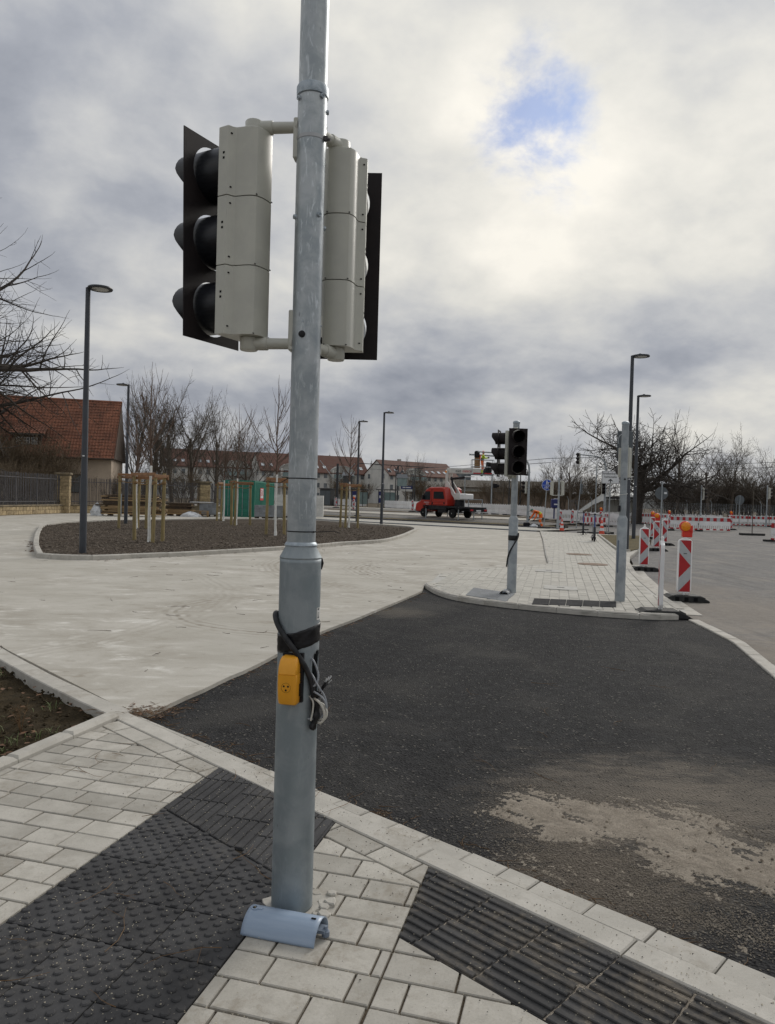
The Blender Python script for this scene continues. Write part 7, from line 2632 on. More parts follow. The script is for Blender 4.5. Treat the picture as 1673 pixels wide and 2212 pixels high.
cabp = [(3.05, 0.62), (3.12, 0.95), (3.02, 1.32), (2.45, 1.55), (1.75, 2.52), (1.25, 2.72), (-0.35, 2.74), (-0.62, 2.60), (-0.85, 1.75), (-0.88, 1.15), (2.1, 1.15), (2.15, 0.62)]
cab = side_prism(cabp, -0.98, 0.98).build('cab', M['truck_red'], TR, bevel=0.09, seg=3)
side_prism([(3.14, 0.5), (3.16, 0.8), (3.05, 0.98), (2.75, 0.98), (2.85, 0.5)], -0.96, 0.96).build('bumper', M['block_grey'], TR, bevel=0.03)
for s_ in (1, -1):
    y = 0.985 * s_
    yy0, yy1 = (0.972, 0.988) if s_ > 0 else (-0.988, -0.972)
    side_prism([(2.30, 1.62), (1.78, 2.36), (1.15, 2.36), (1.15, 1.62)], yy0, yy1).build('front_window', M['glass'], cab)
    side_prism([(0.75, 1.72), (0.75, 2.34), (-0.45, 2.34), (-0.62, 1.72)], yy0, yy1).build('rear_window', M['glass'], cab)
    side_prism([(0.98, 1.15), (0.98, 2.55), (0.94, 2.55), (0.94, 1.15)], yy0, yy1 + 0.004 * s_).build('door_gap', M['truck_black'], cab)
    side_prism([(1.30, 1.50), (1.30, 1.55), (1.08, 1.55), (1.08, 1.50)], yy0, yy1 + 0.02 * s_).build('door_handle', M['truck_black'], cab)
    for zz_ in (1.52, 1.28):
        MB().box((0.0, y, zz_), (1.55, 0.05, 0.05)).build('side_rib', M['truck_red'], cab, bevel=0.015)
    MB().box((1.9, y * 1.14, 1.85), (0.12, 0.22, 0.36)).build('mirror', M['ink'], cab, bevel=0.03)
    MB().box((0.86, y, 1.35), (0.10, 0.03, 0.22)).build('fuel_flap', M['truck_black'], cab)
    MB().box((-0.60, y, 1.36), (0.16, 0.03, 0.20)).build('vent', M['truck_black'], cab)
    MB().box((0.25, y * 0.98, 1.0), (2.3, 0.10, 0.34)).build('side_skirt', M['truck_black'], TR, bevel=0.02)
    MB().box((-0.3, y * 0.82, 0.80), (1.0, 0.3, 0.45)).build('tool_box', M['truck_black'], TR, bevel=0.03)
side_prism([(2.42, 1.56), (1.78, 2.46), (1.82, 2.48), (2.47, 1.58)], -0.82, 0.82).build('windscreen', M['glass'], cab)
mesh_text('lettering', 'mateco', 0.22, M['sign_white'], cab, (1.62, 0.993, 1.42), (pi / 2, 0, pi))
mesh_text('lettering', 'mateco', 0.13, M['sign_white'], cab, (1.55, 0.993, 1.27), (pi / 2, 0, pi))
MB().box((-0.9, 0, 0.88), (5.4, 0.85, 0.24)).build('chassis', M['truck_black'], TR)
MB().box((-2.2, 0, 1.06), (2.9, 1.9, 0.14)).build('bed', M['truck_black'], TR, bevel=0.02)
MB().box((-3.62, 0, 0.86), (0.12, 1.95, 0.24)).build('rear_beam', M['truck_black'], TR)
for s_ in (1, -1):
    MB().box((-3.69, 0.78 * s_, 0.88), (0.04, 0.30, 0.13)).build('tail_lamp', M['tail_red'], TR)
MB().box((-3.69, 0, 0.84), (0.02, 0.52, 0.12)).build('number_plate', M['sign_white'], TR)
for x in (2.05, -1.55):
    for s_ in (1, -1):
        w = MB().lathe([(0.22, -0.13), (0.36, -0.12), (0.385, -0.06), (0.385, 0.06), (0.36, 0.12), (0.22, 0.13)], 26, M=Matrix.Translation((x, 0.86 * s_, 0.385 + WL)) @ Matrix.Rotation(pi / 2, 4, 'X')).build('wheel', M['tyre'], TR, smooth=True)
        MB().lathe([(0.225, -0.10), (0.20, 0.04), (0.10, 0.06), (0.03, 0.10)], 20, M=Matrix.Translation((x, 0.90 * s_, 0.385 + WL)) @ Matrix.Rotation(-s_ * pi / 2, 4, 'X')).build('rim', M['rim'], w, smooth=True)
        MB().tube([(x - 0.5, 0.9 * s_, 0.72 + WL), (x - 0.3, 0.9 * s_, 0.92 + WL), (x + 0.3, 0.9 * s_, 0.92 + WL), (x + 0.5, 0.9 * s_, 0.72 + WL)], 0.05, 6).build('mudguard', M['truck_black'], TR)
for x, y in ((1.35, 1.25), (1.35, -1.25), (-2.75, 1.35), (-2.75, -1.35), (-3.35, 0.2)):
    q = MB().tube([(x, y, 0.03), (x, y, 1.05)], 0.045, 8).build('stabiliser', M['galv_far'], TR)
    MB().lathe([(0.26, 0.0), (0.26, 0.04), (0.08, 0.08)], 14, (x, y, -0.03)).build('pad', M['truck_black'], q)
    MB().box((x, y * 0.82, 0.98), (0.14, abs(y) * 0.5, 0.12)).build('stabiliser_arm', M['truck_black'], TR)
# turret and boom
MB().lathe([(0.42, 1.12), (0.42, 1.35), (0.36, 1.72)], 20, (-1.45, 0, 0)).build('turret', M['truck_black'], TR, smooth=True)
MB().box((-1.55, 0.0, 1.95), (0.9, 0.75, 0.55)).build('turret_box', M['boom'], TR, bevel=0.04)
MB().box((-2.35, 0.1, 1.95), (0.85, 0.9, 0.5)).build('counter_box', M['white_pl'], TR, bevel=0.08)
for y in (0.30, -0.30):
    MB().beam((-1.25, y, 1.9), (-0.10, y, 3.15), 0.08, 0.36).build('riser_arm', M['boom'], TR, bevel=0.01)
    MB().beam((-0.02, y * 0.75, 2.75), (-0.06, y * 0.75, 4.25), 0.10, 0.30).build('riser_link', M['boom'], TR, bevel=0.01)
MB().tube([(-0.75, 0, 2.4), (-0.35, 0, 3.6)], 0.09, 8).build('hydraulic_ram', M['truck_black'], TR)
MB().tube([(-0.3, 0, 3.45), (-1.9, 0, 3.55)], 0.10, 8).build('hydraulic_ram', M['truck_black'], TR)
bm = MB().beam((0.05, 0, 4.15), (-4.1, 0, 4.02), 0.34, 0.46).build('boom', M['boom'], TR, bevel=0.03)
mesh_text('lettering', 'miet', 0.36, M['ink'], bm, (-1.35, 0.178, 4.09), (pi / 2, 0, pi))
mesh_text('lettering', 'mateco', 0.36, M['ink_red'], bm, (-2.40, 0.178, 4.07), (pi / 2, 0, pi))
MB().beam((-3.9, 0, 3.98), (-4.75, 0, 4.0), 0.28, 0.30).build('boom_tip', M['truck_black'], TR)
MB().beam((-4.6, 0, 3.8), (-4.75, 0, 4.75), 0.34, 0.5).build('jib_knuckle', M['truck_black'], TR, bevel=0.05)
MB().lathe([(0.08, 2.72), (0.08, 2.86), (0.03, 2.90)], 10, (-0.3, 0.6, 1.22)).build('beacon_lamp', M['lamp_amber'], TR)
for z in (1.35, 1.75):
    MB().box((-3.3, 0, z), (0.05, 1.6, 0.05)).build('rear_rail', M['galv_far'], TR)
for y in (0.78, -0.78):
    MB().box((-3.3, y, 1.45), (0.05, 0.05, 0.65)).build('rear_rail_post', M['galv_far'], TR)
# basket, carried by the jib, turned parallel to the picture
JK = Vector((-4.7, 0, 4.6))
BK = Vector((7.347, 58.200, 3.821))
TM_ = Matrix.Translation((5.1, 62.9, 0.06)) @ Matrix.Rotation(atan2(0.79, -0.62), 4, 'Z')
bl = TM_.inverted() @ BK
MB().beam(JK, (bl.x + 0.1, bl.y, bl.z - 0.10), 0.16, 0.18).build('jib', M['truck_black'], TR)
bas = MB().box((0, 0, -0.05), (1.75, 0.9, 0.10)).build('basket', M['block_grey'], TR)
bas.matrix_local = TM_.inverted() @ Matrix.Translation(BK)
for x in (-0.84, 0.0, 0.84):
    for y in (-0.42, 0.42):
        MB().tube([(x, y, 0), (x, y, 1.1)], 0.022, 6).build('rail_post', M['galv_far'], bas)
for z in (0.55, 1.1):
    MB().tube([(-0.84, -0.42, z), (0.84, -0.42, z), (0.84, 0.42, z), (-0.84, 0.42, z), (-0.84, -0.42, z)], 0.022, 6).build('rail', M['galv_far'], bas)
MB().box((-0.45, -0.46, 0.03), (0.6, 0.02, 0.09)).build('warning_strip', M['refl_red'], bas)
MB().box((0.4, -0.46, 0.03), (0.6, 0.02, 0.09)).build('warning_strip', M['refl_red'], bas)
MB().box((-0.38, 0.30, 0.95), (0.42, 0.30, 0.95)).build('control_box', M['timber'], bas)
MB().box((-0.42, 0.25, 1.55), (0.40, 0.34, 0.55)).build('tool_bag', M['ink'], bas, bevel=0.08)

# ------------------------------------------------------------------ people
def figure(name, label, loc, rz, joints, edges, radii, mats_of, extras):
    """skinned figure; joints are local points, edges index pairs, radii per joint"""
    me = bpy.data.meshes.new('body')
    names = list(joints)
    idx = {k: i for i, k in enumerate(names)}
    me.from_pydata([joints[k] for k in names], [(idx[a], idx[b]) for a, b in edges], [])
    tmp_ = bpy.data.objects.new('tmp', me)
    COL.objects.link(tmp_)
    sk = tmp_.modifiers.new('skin', 'SKIN')
    sk.use_smooth_shade = True
    if not me.skin_vertices:
        me.skin_vertices.new() if hasattr(me.skin_vertices, 'new') else None
    lay = me.skin_vertices[0].data
    for k in names:
        lay[idx[k]].radius = radii[k]
        lay[idx[k]].use_root = (k == 'pelvis')
    tmp_.modifiers.new('sub', 'SUBSURF').levels = 2
    tmp_.modifiers['sub'].render_levels = 2
    dg = bpy.context.evaluated_depsgraph_get()
    bme = bpy.data.meshes.new_from_object(tmp_.evaluated_get(dg))
    bpy.data.objects.remove(tmp_)
    o = thing(name, label, 'person', loc, rz)
    order = []
    for k, m in mats_of.items():
        if m not in order:
            order.append(m)
    bme.materials.clear()
    for m in order:
        bme.materials.append(M[m])
    pts = [(Vector(joints[k]), order.index(m)) for k, m in mats_of.items()]
    for p in bme.polygons:
        c = p.center
        p.material_index = min(pts, key=lambda q: (q[0] - c).length_squared)[1]
        p.use_smooth = True
    body_ = put('body', bme, o)
    extras(o, joints)
    return o


def hand(o, p, d, m='glove'):
    """palm with four fingers and a thumb, curled about direction d"""
    p, d = Vector(p), Vector(d).normalized()
    u = d.orthogonal().normalized()
    w = d.cross(u)
    mb = MB()
    mb.ball(tuple(p + d * 0.035), 0.045, 8, 6, sc=(1, 0.8, 1))
    for k in range(4):
        b = p + d * 0.065 + u * (0.028 * (k - 1.5))
        l_ = (0.032, 0.038, 0.036, 0.028)[k]
        mb.tube([b, b + d * l_ + w * 0.008, b + d * l_ * 1.5 + w * 0.035, b + d * l_ * 1.4 + w * 0.055], [0.011, 0.010, 0.009, 0.007], 6)
    t = p + d * 0.02 + u * 0.045
    mb.tube([t, t + u * 0.02 + d * 0.02 + w * 0.015, t + u * 0.015 + d * 0.045 + w * 0.035], [0.012, 0.011, 0.008], 6)
    mb.build('hand', M[m], o, smooth=True)


def head_parts(o, c, fwd, hat, hatm):
    c, f = Vector(c), Vector(fwd).normalized()
    sd = f.cross(Vector((0, 0, 1)))
    if sd.length < 0.1:
        sd = Vector((0, 1, 0))
    sd.normalize()
    u = sd.cross(f)
    R_ = Matrix((( sd.x, f.x, u.x, c.x), (sd.y, f.y, u.y, c.y), (sd.z, f.z, u.z, c.z), (0, 0, 0, 1)))
    mb = MB()
    mb.lathe([(0.03, -0.12), (0.055, -0.105), (0.075, -0.05), (0.083, 0.02), (0.078, 0.07), (0.05, 0.108), (0.01, 0.12)], 16, M=R_ @ Matrix.Diagonal((0.95, 1.12, 1, 1)))
    mb.tube([R_ @ Vector((0, 0.085, 0.015)), R_ @ Vector((0, 0.112, -0.02)), R_ @ Vector((0, 0.09, -0.03))], [0.010, 0.016, 0.012], 6)
    for s_ in (-1, 1):
        mb.tube([R_ @ Vector((s_ * 0.076, 0.0, 0.03)), R_ @ Vector((s_ * 0.088, -0.01, 0.01)), R_ @ Vector((s_ * 0.076, 0.0, -0.03))], 0.012, 6)
    mb.build('head', M['skin'], o, smooth=True)
    mb = MB()
    for s_ in (-1, 1):
        mb.ball(tuple(R_ @ Vector((s_ * 0.032, 0.084, 0.018))), 0.010, 6, 4)
    mb.tube([R_ @ Vector((-0.025, 0.092, -0.06)), R_ @ Vector((0.025, 0.092, -0.06))], 0.005, 5)
    mb.build('face_features', M['wood_dark'], o)
    mb = MB()
    if hat == 'helmet':
        mb.lathe([(0.105, 0.03), (0.112, 0.045), (0.105, 0.09), (0.075, 0.135), (0.02, 0.155)], 18, M=R_ @ Matrix.Diagonal((0.98, 1.18, 1, 1)))
        mb.box((0, 0, 0), (0.13, 0.09, 0.012), M=R_ @ Matrix.Translation((0, 0.14, 0.04)))
    else:
        mb.lathe([(0.088, 0.02), (0.094, 0.05), (0.085, 0.10), (0.05, 0.128), (0.01, 0.135)], 18, M=R_ @ Matrix.Diagonal((0.98, 1.16, 1, 1)))
        mb.box((0, 0, 0), (0.14, 0.10, 0.010), M=R_ @ Matrix.Translation((0, 0.135, 0.045)))
    mb.build(hat, M[hatm], o, smooth=True)


EDG = [('pelvis', 'waist'), ('waist', 'chest'), ('chest', 'neck'), ('neck', 'skull'), ('chest', 'shl'), ('shl', 'ell'), ('ell', 'wrl'), ('chest', 'shr'), ('shr', 'elr'), ('elr', 'wrr'),
       ('pelvis', 'hpl'), ('hpl', 'knl'), ('knl', 'anl'), ('anl', 'tol'), ('pelvis', 'hpr'), ('hpr', 'knr'), ('knr', 'anr'), ('anr', 'tor')]
RAD = dict(pelvis=(0.16, 0.13), waist=(0.155, 0.125), chest=(0.17, 0.14), neck=(0.06, 0.06), skull=(0.07, 0.07), shl=(0.085, 0.085), shr=(0.085, 0.085), ell=(0.06, 0.06), elr=(0.06, 0.06), wrl=(0.045, 0.045), wrr=(0.045, 0.045),
           hpl=(0.11, 0.11), hpr=(0.11, 0.11), knl=(0.085, 0.085), knr=(0.085, 0.085), anl=(0.07, 0.07), anr=(0.07, 0.07), tol=(0.05, 0.045), tor=(0.05, 0.045))


def mid(J, a, b, t=0.5): return tuple(Vector(J[a]).lerp(Vector(J[b]), t))


# worker standing in the basket (looks to the right, +x), both arms forward
J = dict(pelvis=(0, 0, 0.95), waist=(0.0, 0, 1.10), chest=(0.02, 0, 1.36), neck=(0.03, 0, 1.53), skull=(0.05, 0, 1.62), shl=(0.03, 0.19, 1.44), ell=(0.18, 0.24, 1.24), wrl=(0.40, 0.16, 1.30), shr=(0.03, -0.19, 1.44), elr=(0.20, -0.24, 1.22), wrr=(0.42, -0.15, 1.24),
         hpl=(0.0, 0.10, 0.88), knl=(0.04, 0.12, 0.48), anl=(-0.02, 0.12, 0.10), tol=(0.14, 0.14, 0.05), hpr=(0.0, -0.10, 0.88), knr=(0.06, -0.12, 0.48), anr=(0.0, -0.12, 0.10), tor=(0.16, -0.14, 0.05))
J['shin'] = mid(J, 'knl', 'anl', 0.45)
MO = dict(pelvis='orange_w', waist='ink', chest='orange_w', neck='orange_w', skull='skin', shl='yellow_w', shr='yellow_w', ell='yellow_w', elr='yellow_w', wrl='yellow_w', wrr='yellow_w', hpl='orange_w', hpr='orange_w', knl='orange_w', knr='orange_w', anl='yellow_w', anr='yellow_w', tol='boot', tor='boot')


def ex1(o, J):
    head_parts(o, (0.06, 0, 1.66), (1, -0.1, -0.05), 'helmet', 'hat_orange')
    hand(o, J['wrl'], (1, -0.2, 0.1))
    hand(o, J['wrr'], (1, 0.2, 0.2))
    mb = MB()
    for z in (0.62, 0.34):
        for s_ in (1, -1):
            mb.lathe([(0.100, z - 0.025), (0.104, z), (0.100, z + 0.025)], 14, (0.045 if z > 0.5 else 0.02, 0.115 * s_, 0), cap=False)
    mb.build('reflective_bands', M['reflect_w'], o, smooth=True)
    MB().box((-0.17, 0, 1.30), (0.07, 0.26, 0.40)).build('harness', M['hat_orange'], o, bevel=0.03)


del J['shin']
figure('person', 'worker in yellow and orange workwear and red helmet standing in the lift basket', (BK.x - 0.02, BK.y - 0.05, BK.z + 0.005), rad(-4), J, EDG, RAD, MO, ex1)
# the long tube the worker is fitting
o = thing('signal_arm_tube', 'grey tube held level in front of the worker in the basket', 'tube', (BK.x, BK.y + 0.25, 0), 0)
za = (7.279, 58.000, 5.224)[2]
MB().tube([(-1.0, 0, za + 0.12), (3.2, 0, za - 0.02)], 0.065, 10).build('tube', M['galv_far'], o, smooth=True)
MB().lathe([(0.075, -0.02), (0.075, 0.02)], 12, M=Matrix.Translation((-1.0, 0, za + 0.12)) @ Matrix.Rotation(pi / 2, 4, 'Y')).build('end_cap', M['iron'], o)

# worker bending down by the curved mast (head to the left, -x)
J = dict(pelvis=(0.16, 0, 0.86), waist=(0.07, 0, 0.99), chest=(-0.20, 0, 1.10), neck=(-0.36, 0, 1.13), skull=(-0.45, 0, 1.13), shl=(-0.24, -0.19, 1.05), ell=(-0.26, -0.25, 0.76), wrl=(-0.42, -0.20, 0.50), shr=(-0.24, 0.19, 1.05), elr=(-0.40, 0.24, 0.78), wrr=(-0.58, 0.18, 0.56),
         hpl=(0.16, -0.10, 0.80), knl=(0.02, -0.15, 0.46), anl=(0.18, -0.14, 0.10), tol=(0.03, -0.16, 0.05), hpr=(0.16, 0.10, 0.80), knr=(0.10, 0.14, 0.44), anr=(0.30, 0.13, 0.10), tor=(0.15, 0.15, 0.05))
MO = dict(pelvis='orange_w', waist='yellow_w', chest='orange_w', neck='orange_w', skull='skin', shl='orange_w', shr='orange_w', ell='orange_w', elr='orange_w', wrl='orange_w', wrr='orange_w', hpl='orange_w', hpr='orange_w', knl='orange_w', knr='orange_w', anl='orange_w', anr='orange_w', tol='boot', tor='boot')


def ex2(o, J):
    head_parts(o, (-0.50, 0, 1.12), (-0.9, -0.1, -0.45), 'cap', 'cap_green')
    hand(o, J['wrl'], (-0.4, 0.1, -0.9))
    hand(o, J['wrr'], (-0.5, 0.0, -0.85))
    mb = MB()
    for z, x in ((0.60, 0.08), (0.30, 0.11)):
        for s_ in (1, -1):
            mb.lathe([(0.105, z - 0.03), (0.109, z), (0.105, z + 0.03)], 14, (x + (0.03 if s_ > 0 else -0.02), 0.14 * s_, 0), cap=False)
    mb.build('reflective_bands', M['reflect_w'], o, smooth=True)


WK = (10.435, 51.000, 0.062)
figure('person', 'worker in orange workwear and green cap bending down beside the curved mast', (WK[0], WK[1], 0.0), rad(6), J, EDG, RAD, MO, ex2)
o = thing('tool_bag', 'dark bag and cable bundle on the ground under the bending worker', 'bag', (WK[0] - 0.85, WK[1] - 0.1, 0.0), 0)
MB().box((0, 0, 0.16), (0.45, 0.35, 0.32)).build('bag', M['ink'], o, bevel=0.08, seg=2)
MB().tube(spline([(-0.3, 0, 0.05), (0.1, -0.2, 0.08), (0.4, 0, 0.2), (0.8, -0.1, 0.12), (1.1, 0.05, 0.05)], 5), 0.05, 8).build('cable', M['ink'], o)
crumple('small white plastic bag on the ground beside the bending worker', (WK[0] - 0.45, WK[1] - 0.55, 0.0), 0.32, 0.2, 0.24, 2.0)

# ------------------------------------------------------------------ sand drift, grit, litter, weeds
rng = random.Random(77)
ZA = -0.034
sand_out = [(0.799, 4.339), (0.889, 4.412), (1.065, 4.244), (1.293, 4.175), (1.552, 4.216), (1.741, 4.077), (1.918, 3.946), (1.925, 3.756), (2.190, 3.696), (1.899, 3.065), (1.704, 3.189), (1.533, 3.208), (1.410, 3.273), (1.241, 3.339), (1.174, 3.496), (1.133, 3.633), (0.874, 3.618), (0.763, 3.704), (0.645, 3.896), (0.587, 4.012)]
sand2 = [(0.640, 3.640), (0.866, 3.512), (1.100, 3.362), (1.206, 3.219), (1.126, 3.118), (0.930, 3.204), (0.763, 3.375)]
sand3 = [(1.245, 3.084), (1.379, 3.027), (1.605, 2.952), (1.543, 2.834), (1.406, 2.930), (1.265, 3.008)]
x0, x1 = min(p[0] for p in sand_out) - 0.1, max(p[0] for p in sand_out) + 0.1
y0, y1 = min(p[1] for p in sand3 + sand2) - 0.1, max(p[1] for p in sand_out) + 0.15
stp = 0.0115
nx, ny = int((x1 - x0) / stp), int((y1 - y0) / stp)
vs, fs = [], []
ca_, sa_ = cos(rad(-40)), sin(rad(-40))
for j in range(ny):
    for i in range(nx):
        x, y = x0 + i * stp, y0 + j * stp
        best = -9
        for poly, amp in ((sand_out, 1.0), (sand2, 0.55), (sand3, 0.45)):
            if x < min(p[0] for p in poly) - 0.2 and amp < 1:
                continue
            d_ = pdist((x, y), poly)
            d_ = d_ if pip((x, y), poly) else -d_
            best = max(best, (d_ / 0.16 if amp == 1 else d_ / 0.12 - 0.35) * amp)
        best = max(-1.2, min(1.0, best))
        a = x * ca_ + y * sa_
        b = -x * sa_ + y * ca_
        n_a = noise.noise(Vector((a * 2.6, b * 7.0, 3.0)))
        n_b = noise.noise(Vector((a * 9, b * 24, 8.0)))
        n_c = noise.noise(Vector((x * 45, y * 45, 1.0)))
        n_d = noise.noise(Vector((x * 110, y * 110, 4.0)))
        h_ = best * 0.62 + n_a * 0.70 + n_b * 0.55 + n_c * 0.50 + n_d * 0.45 - 0.10
        tread = 0.0
        if best > 0.3:
            tread = 0.0016 * max(0, sin(b * 120 + n_a * 5)) * max(0, n_a + 0.15) * 3
        vs.append((x, y, ZA + max(-0.010, min(0.011, h_ * 0.0088)) - 0.0015 + tread))
for j in range(ny - 1):
    for i in range(nx - 1):
        k = j * nx + i
        if max(vs[k][2], vs[k + 1][2], vs[k + nx][2], vs[k + nx + 1][2]) > ZA - 0.0005:
            fs.append((k, k + 1, k + 1 + nx, k + nx))
mb = MB()
mb.add(vs, fs)
tag(mb.build('sand_drift', M['sand'], smooth=True, ang=80), 'pale drifted sand spread over the asphalt at lower right', 'sand', kind='stuff')

# sand lying in the grooves of the guiding stripes
mb = MB()
nx, ny = 150, 50
vs = []
for j in range(ny):
    for i in range(nx):
        p = sn(S0 - 0.15 + 2.3 * i / nx, NS0 + 0.005 + 0.49 * j / ny)
        t = i / nx
        h_ = -0.0105 + 0.0075 * (0.5 + noise.noise(Vector((p[0] * 5, p[1] * 5, 2))) * 0.9 + noise.noise(Vector((p[0] * 22, p[1] * 22, 6))) * 0.5) * (0.45 + 0.75 * t)
        vs.append((p[0], p[1], min(h_, 0.0025)))
fs = [(j * nx + i, j * nx + i + 1, (j + 1) * nx + i + 1, (j + 1) * nx + i) for j in range(ny - 1) for i in range(nx - 1) if all(a * vs[j * nx + i][0] + b * vs[j * nx + i][1] <= c for a, b, c in [hp_ur(US)])]
mb.add(vs, fs)
tag(mb.build('groove_sand', M['sand'], smooth=True), 'sand settled in the grooves of the dark stripe slabs', 'sand', kind='stuff')


def pebbles(name, label, pts, m, rmin, rmax, cat='grit'):
    vs, fs = [], []
    for (x, y, z) in pts:
        r_ = rmin + (rmax - rmin) * rng.random() ** 2.2
        a = rng.uniform(0, pi)
        o = len(vs)
        c_, s_ = cos(a) * r_, sin(a) * r_
        k = rng.uniform(0.6, 1.0)
        vs += [(x + c_, y + s_, z + r_ * 0.35), (x - s_ * k, y + c_ * k, z + r_ * 0.4), (x - c_, y - s_, z + r_ * 0.35), (x + s_ * k, y - c_ * k, z + r_ * 0.45), (x, y, z + r_ * 0.95), (x, y, z - r_ * 0.1)]
        fs += [(o, o + 1, o + 4), (o + 1, o + 2, o + 4), (o + 2, o + 3, o + 4), (o + 3, o, o + 4), (o + 1, o, o + 5), (o + 2, o + 1, o + 5), (o + 3, o + 2, o + 5), (o, o + 3, o + 5)]
    me = bpy.data.meshes.new(name)
    me.from_pydata(vs, [], fs)
    me.materials.append(m)
    return tag(put(name, me), label, cat, kind='stuff')


# pale grit: dense round kerb and stripes at the right, thin elsewhere
P1 = []
while len(P1) < 2600:
    s, n_ = rng.uniform(0.6, 4.6), INN + rng.gauss(-0.05, 0.33)
    x, y = sn(s, n_)
    if y < 2.0 or x > 1.6:
        continue
    P1.append((x, y, 0.004 if n_ < KB + 0.12 else ZA))
for k in range(700):
    u, v = rng.uniform(U0, U1), -0.9 + rng.random() * 1.4
    x, y = uv(u, v + rng.gauss(0, .2))
    P1.append((x, y, 0.003))
for k in range(700):
    x, y = uv(U0 + 0.3 + rng.gauss(0, .35), -0.75 + rng.gauss(0, .25))
    P1.append((x, y, 0.003))
for k in range(2400):                          # joints near the mast
    x, y = uv(rng.uniform(U1, 1.5), rng.choice([0.155 * q - 0.001 for q in range(-8, 5)]) + (-2.0 + 13 * 0.155) + rng.gauss(0, .004))
    if NN.dot(Vector((x, y))) < NS0 or UU.dot(Vector((x, y)) - UO) < US:
        P1.append((x, y, -0.006))
pebbles('grit', 'pale grit scattered over kerb, stripes and studs', P1, M['grit'], 0.0012, 0.0042)
P2 = []
for k in range(1500):
    s, n_ = rng.uniform(0.9, 4.6), INN + rng.gauss(-0.12, 0.35)
    x, y = sn(s, n_)
    if n_ < KB + 0.1:
        P2.append((x, y, 0.003))
pebbles('dark_crumbs', 'dark asphalt crumbs scattered on the pale paving', P2, M['grit_dark'], 0.0012, 0.0045)
P3 = []
while len(P3) < 1900:
    x, y = rng.uniform(-1.6, 4.2), 2.9 + rng.random() ** 1.5 * 8.0
    if NN.dot(Vector((x, y))) > KB + 0.16 and pip((x, y), asp_out):
        P3.append((x, y, ZA))
pebbles('road_grit', 'fine pale stones lying on the new asphalt', P3, M['grit'], 0.0012, 0.0046)
P4 = []
while len(P4) < 15000:                         # coarse stones of the asphalt's own surface
    x, y = rng.uniform(-1.6, 3.4), 2.7 + rng.random() ** 2.0 * 6.5
    if NN.dot(Vector((x, y))) > KB + 0.10 and pip((x, y), asp_out) and not pip((x, y), sand_out):
        P4.append((x, y, ZA - 0.002))
pebbles('asphalt_chippings', 'coarse dark chippings of the asphalt surface', P4, mat('asphalt_stone', (0.040, 0.040, 0.041), 0.9, 0, (0.014, 0.014, 0.015), vs=40, spec=0.15), 0.0022, 0.0062, 'asphalt')
P6 = []
while len(P6) < 15000:                         # loose grains thinning out round the drifts
    poly = rng.choice((sand_out, sand_out, sand2, sand3))
    k = rng.randrange(len(poly))
    p = Vector(poly[k]).lerp(Vector(poly[(k + 1) % len(poly)]), rng.random())
    g = abs(rng.gauss(0, 0.13))
    a = rng.uniform(0, 2 * pi)
    x, y = p.x + cos(a) * g * 1.5, p.y + sin(a) * g
    if NN.dot(Vector((x, y))) > KB + 0.14 and x < 2.6:
        P6.append((x, y, ZA + 0.001))
pebbles('sand_grains', 'loose sand grains thinning out round the drift', P6, M['sand'], 0.0016, 0.0052, 'sand')
# clods in the sand
P5 = []
while len(P5) < 130:
    k = rng.randrange(len(sand_out))
    x, y = rng.uniform(0.4, 2.1), rng.uniform(3.2, 4.9)
    if pip((x, y), sand_out):
        P5.append((x, y, ZA + 0.002))
pebbles('sand_clods', 'small earth clods lying in the sand', P5, M['clod'], 0.003, 0.014, 'sand')

# fallen twigs and needles
def twig_stuff(name, label, spots, m, lmin, lmax, r_):
    mb = MB()
    for x, y, z in spots:
        a = rng.uniform(0, 2 * pi)
        ln = rng.uniform(lmin, lmax)
        pts = [Vector((x, y, z + r_))]
        for q in range(4):
            a += rng.uniform(-.45, .45)
            pts.append(pts[-1] + Vector((cos(a), sin(a), 0)) * ln / 4 + Vector((0, 0, rng.uniform(-.2, .3) * ln * 0.08)))
        for p in pts:
            p.z = max(p.z, z + r_ * 0.8)
        mb.tube(pts, [r_, r_, r_ * 0.8, r_ * 0.6, r_ * 0.4], 4)
        if rng.random() < 0.35:
            k = rng.randint(1, 3)
            mb.tube([pts[k], pts[k] + Vector((cos(a + 0.8), sin(a + 0.8), 0.05)) * ln * 0.35], [r_ * 0.7, r_ * 0.4], 4)
    return tag(mb.build(name, M[m]), label, 'twigs', kind='stuff')


sp_ = []
while len(sp_) < 75:
    y = 5.8 + rng.random() ** 1.6 * 18
    x = rng.uniform(-9, 3)
    if pip((x, y), conc) and not pip((x, y), bed_pts):
        sp_.append((x, y, 0.0))
twig_stuff('fallen_twigs', 'thin fallen twigs scattered over the concrete', sp_, 'bark', 0.08, 0.34, 0.0028)
sp_ = []
for k in range(420):                            # needles gathered along edges
    t = rng.random()
    if k % 3 == 0:
        i = rng.randrange(len(edge) - 1)
        p = Vector(edge[i]).lerp(Vector(edge[i + 1]), rng.random())
        sp_.append((p.x + abs(rng.gauss(0.02, .05)), p.y - abs(rng.gauss(0.02, .05)), ZA))
    elif k % 3 == 1:
        x, y = sn(rng.uniform(0, 4.2), KB + 0.10 + abs(rng.gauss(0.02, 0.06)))
        sp_.append((x, y, ZA))
    else:
        p = Vector((-1.80, 5.55)) + Vector((rng.gauss(0, .12), rng.gauss(0, .08)))
        sp_.append((p.x, p.y, 0.0))
twig_stuff('needle_litter', 'brown needles and stalks gathered along the pavement edges', sp_, 'stalk', 0.03, 0.13, 0.0016)
sp_ = []
for k in range(16):
    u, v = rng.uniform(-0.7, 0.4), rng.uniform(-0.9, 1.2)
    sp_.append((*uv(u, v), 0.006))
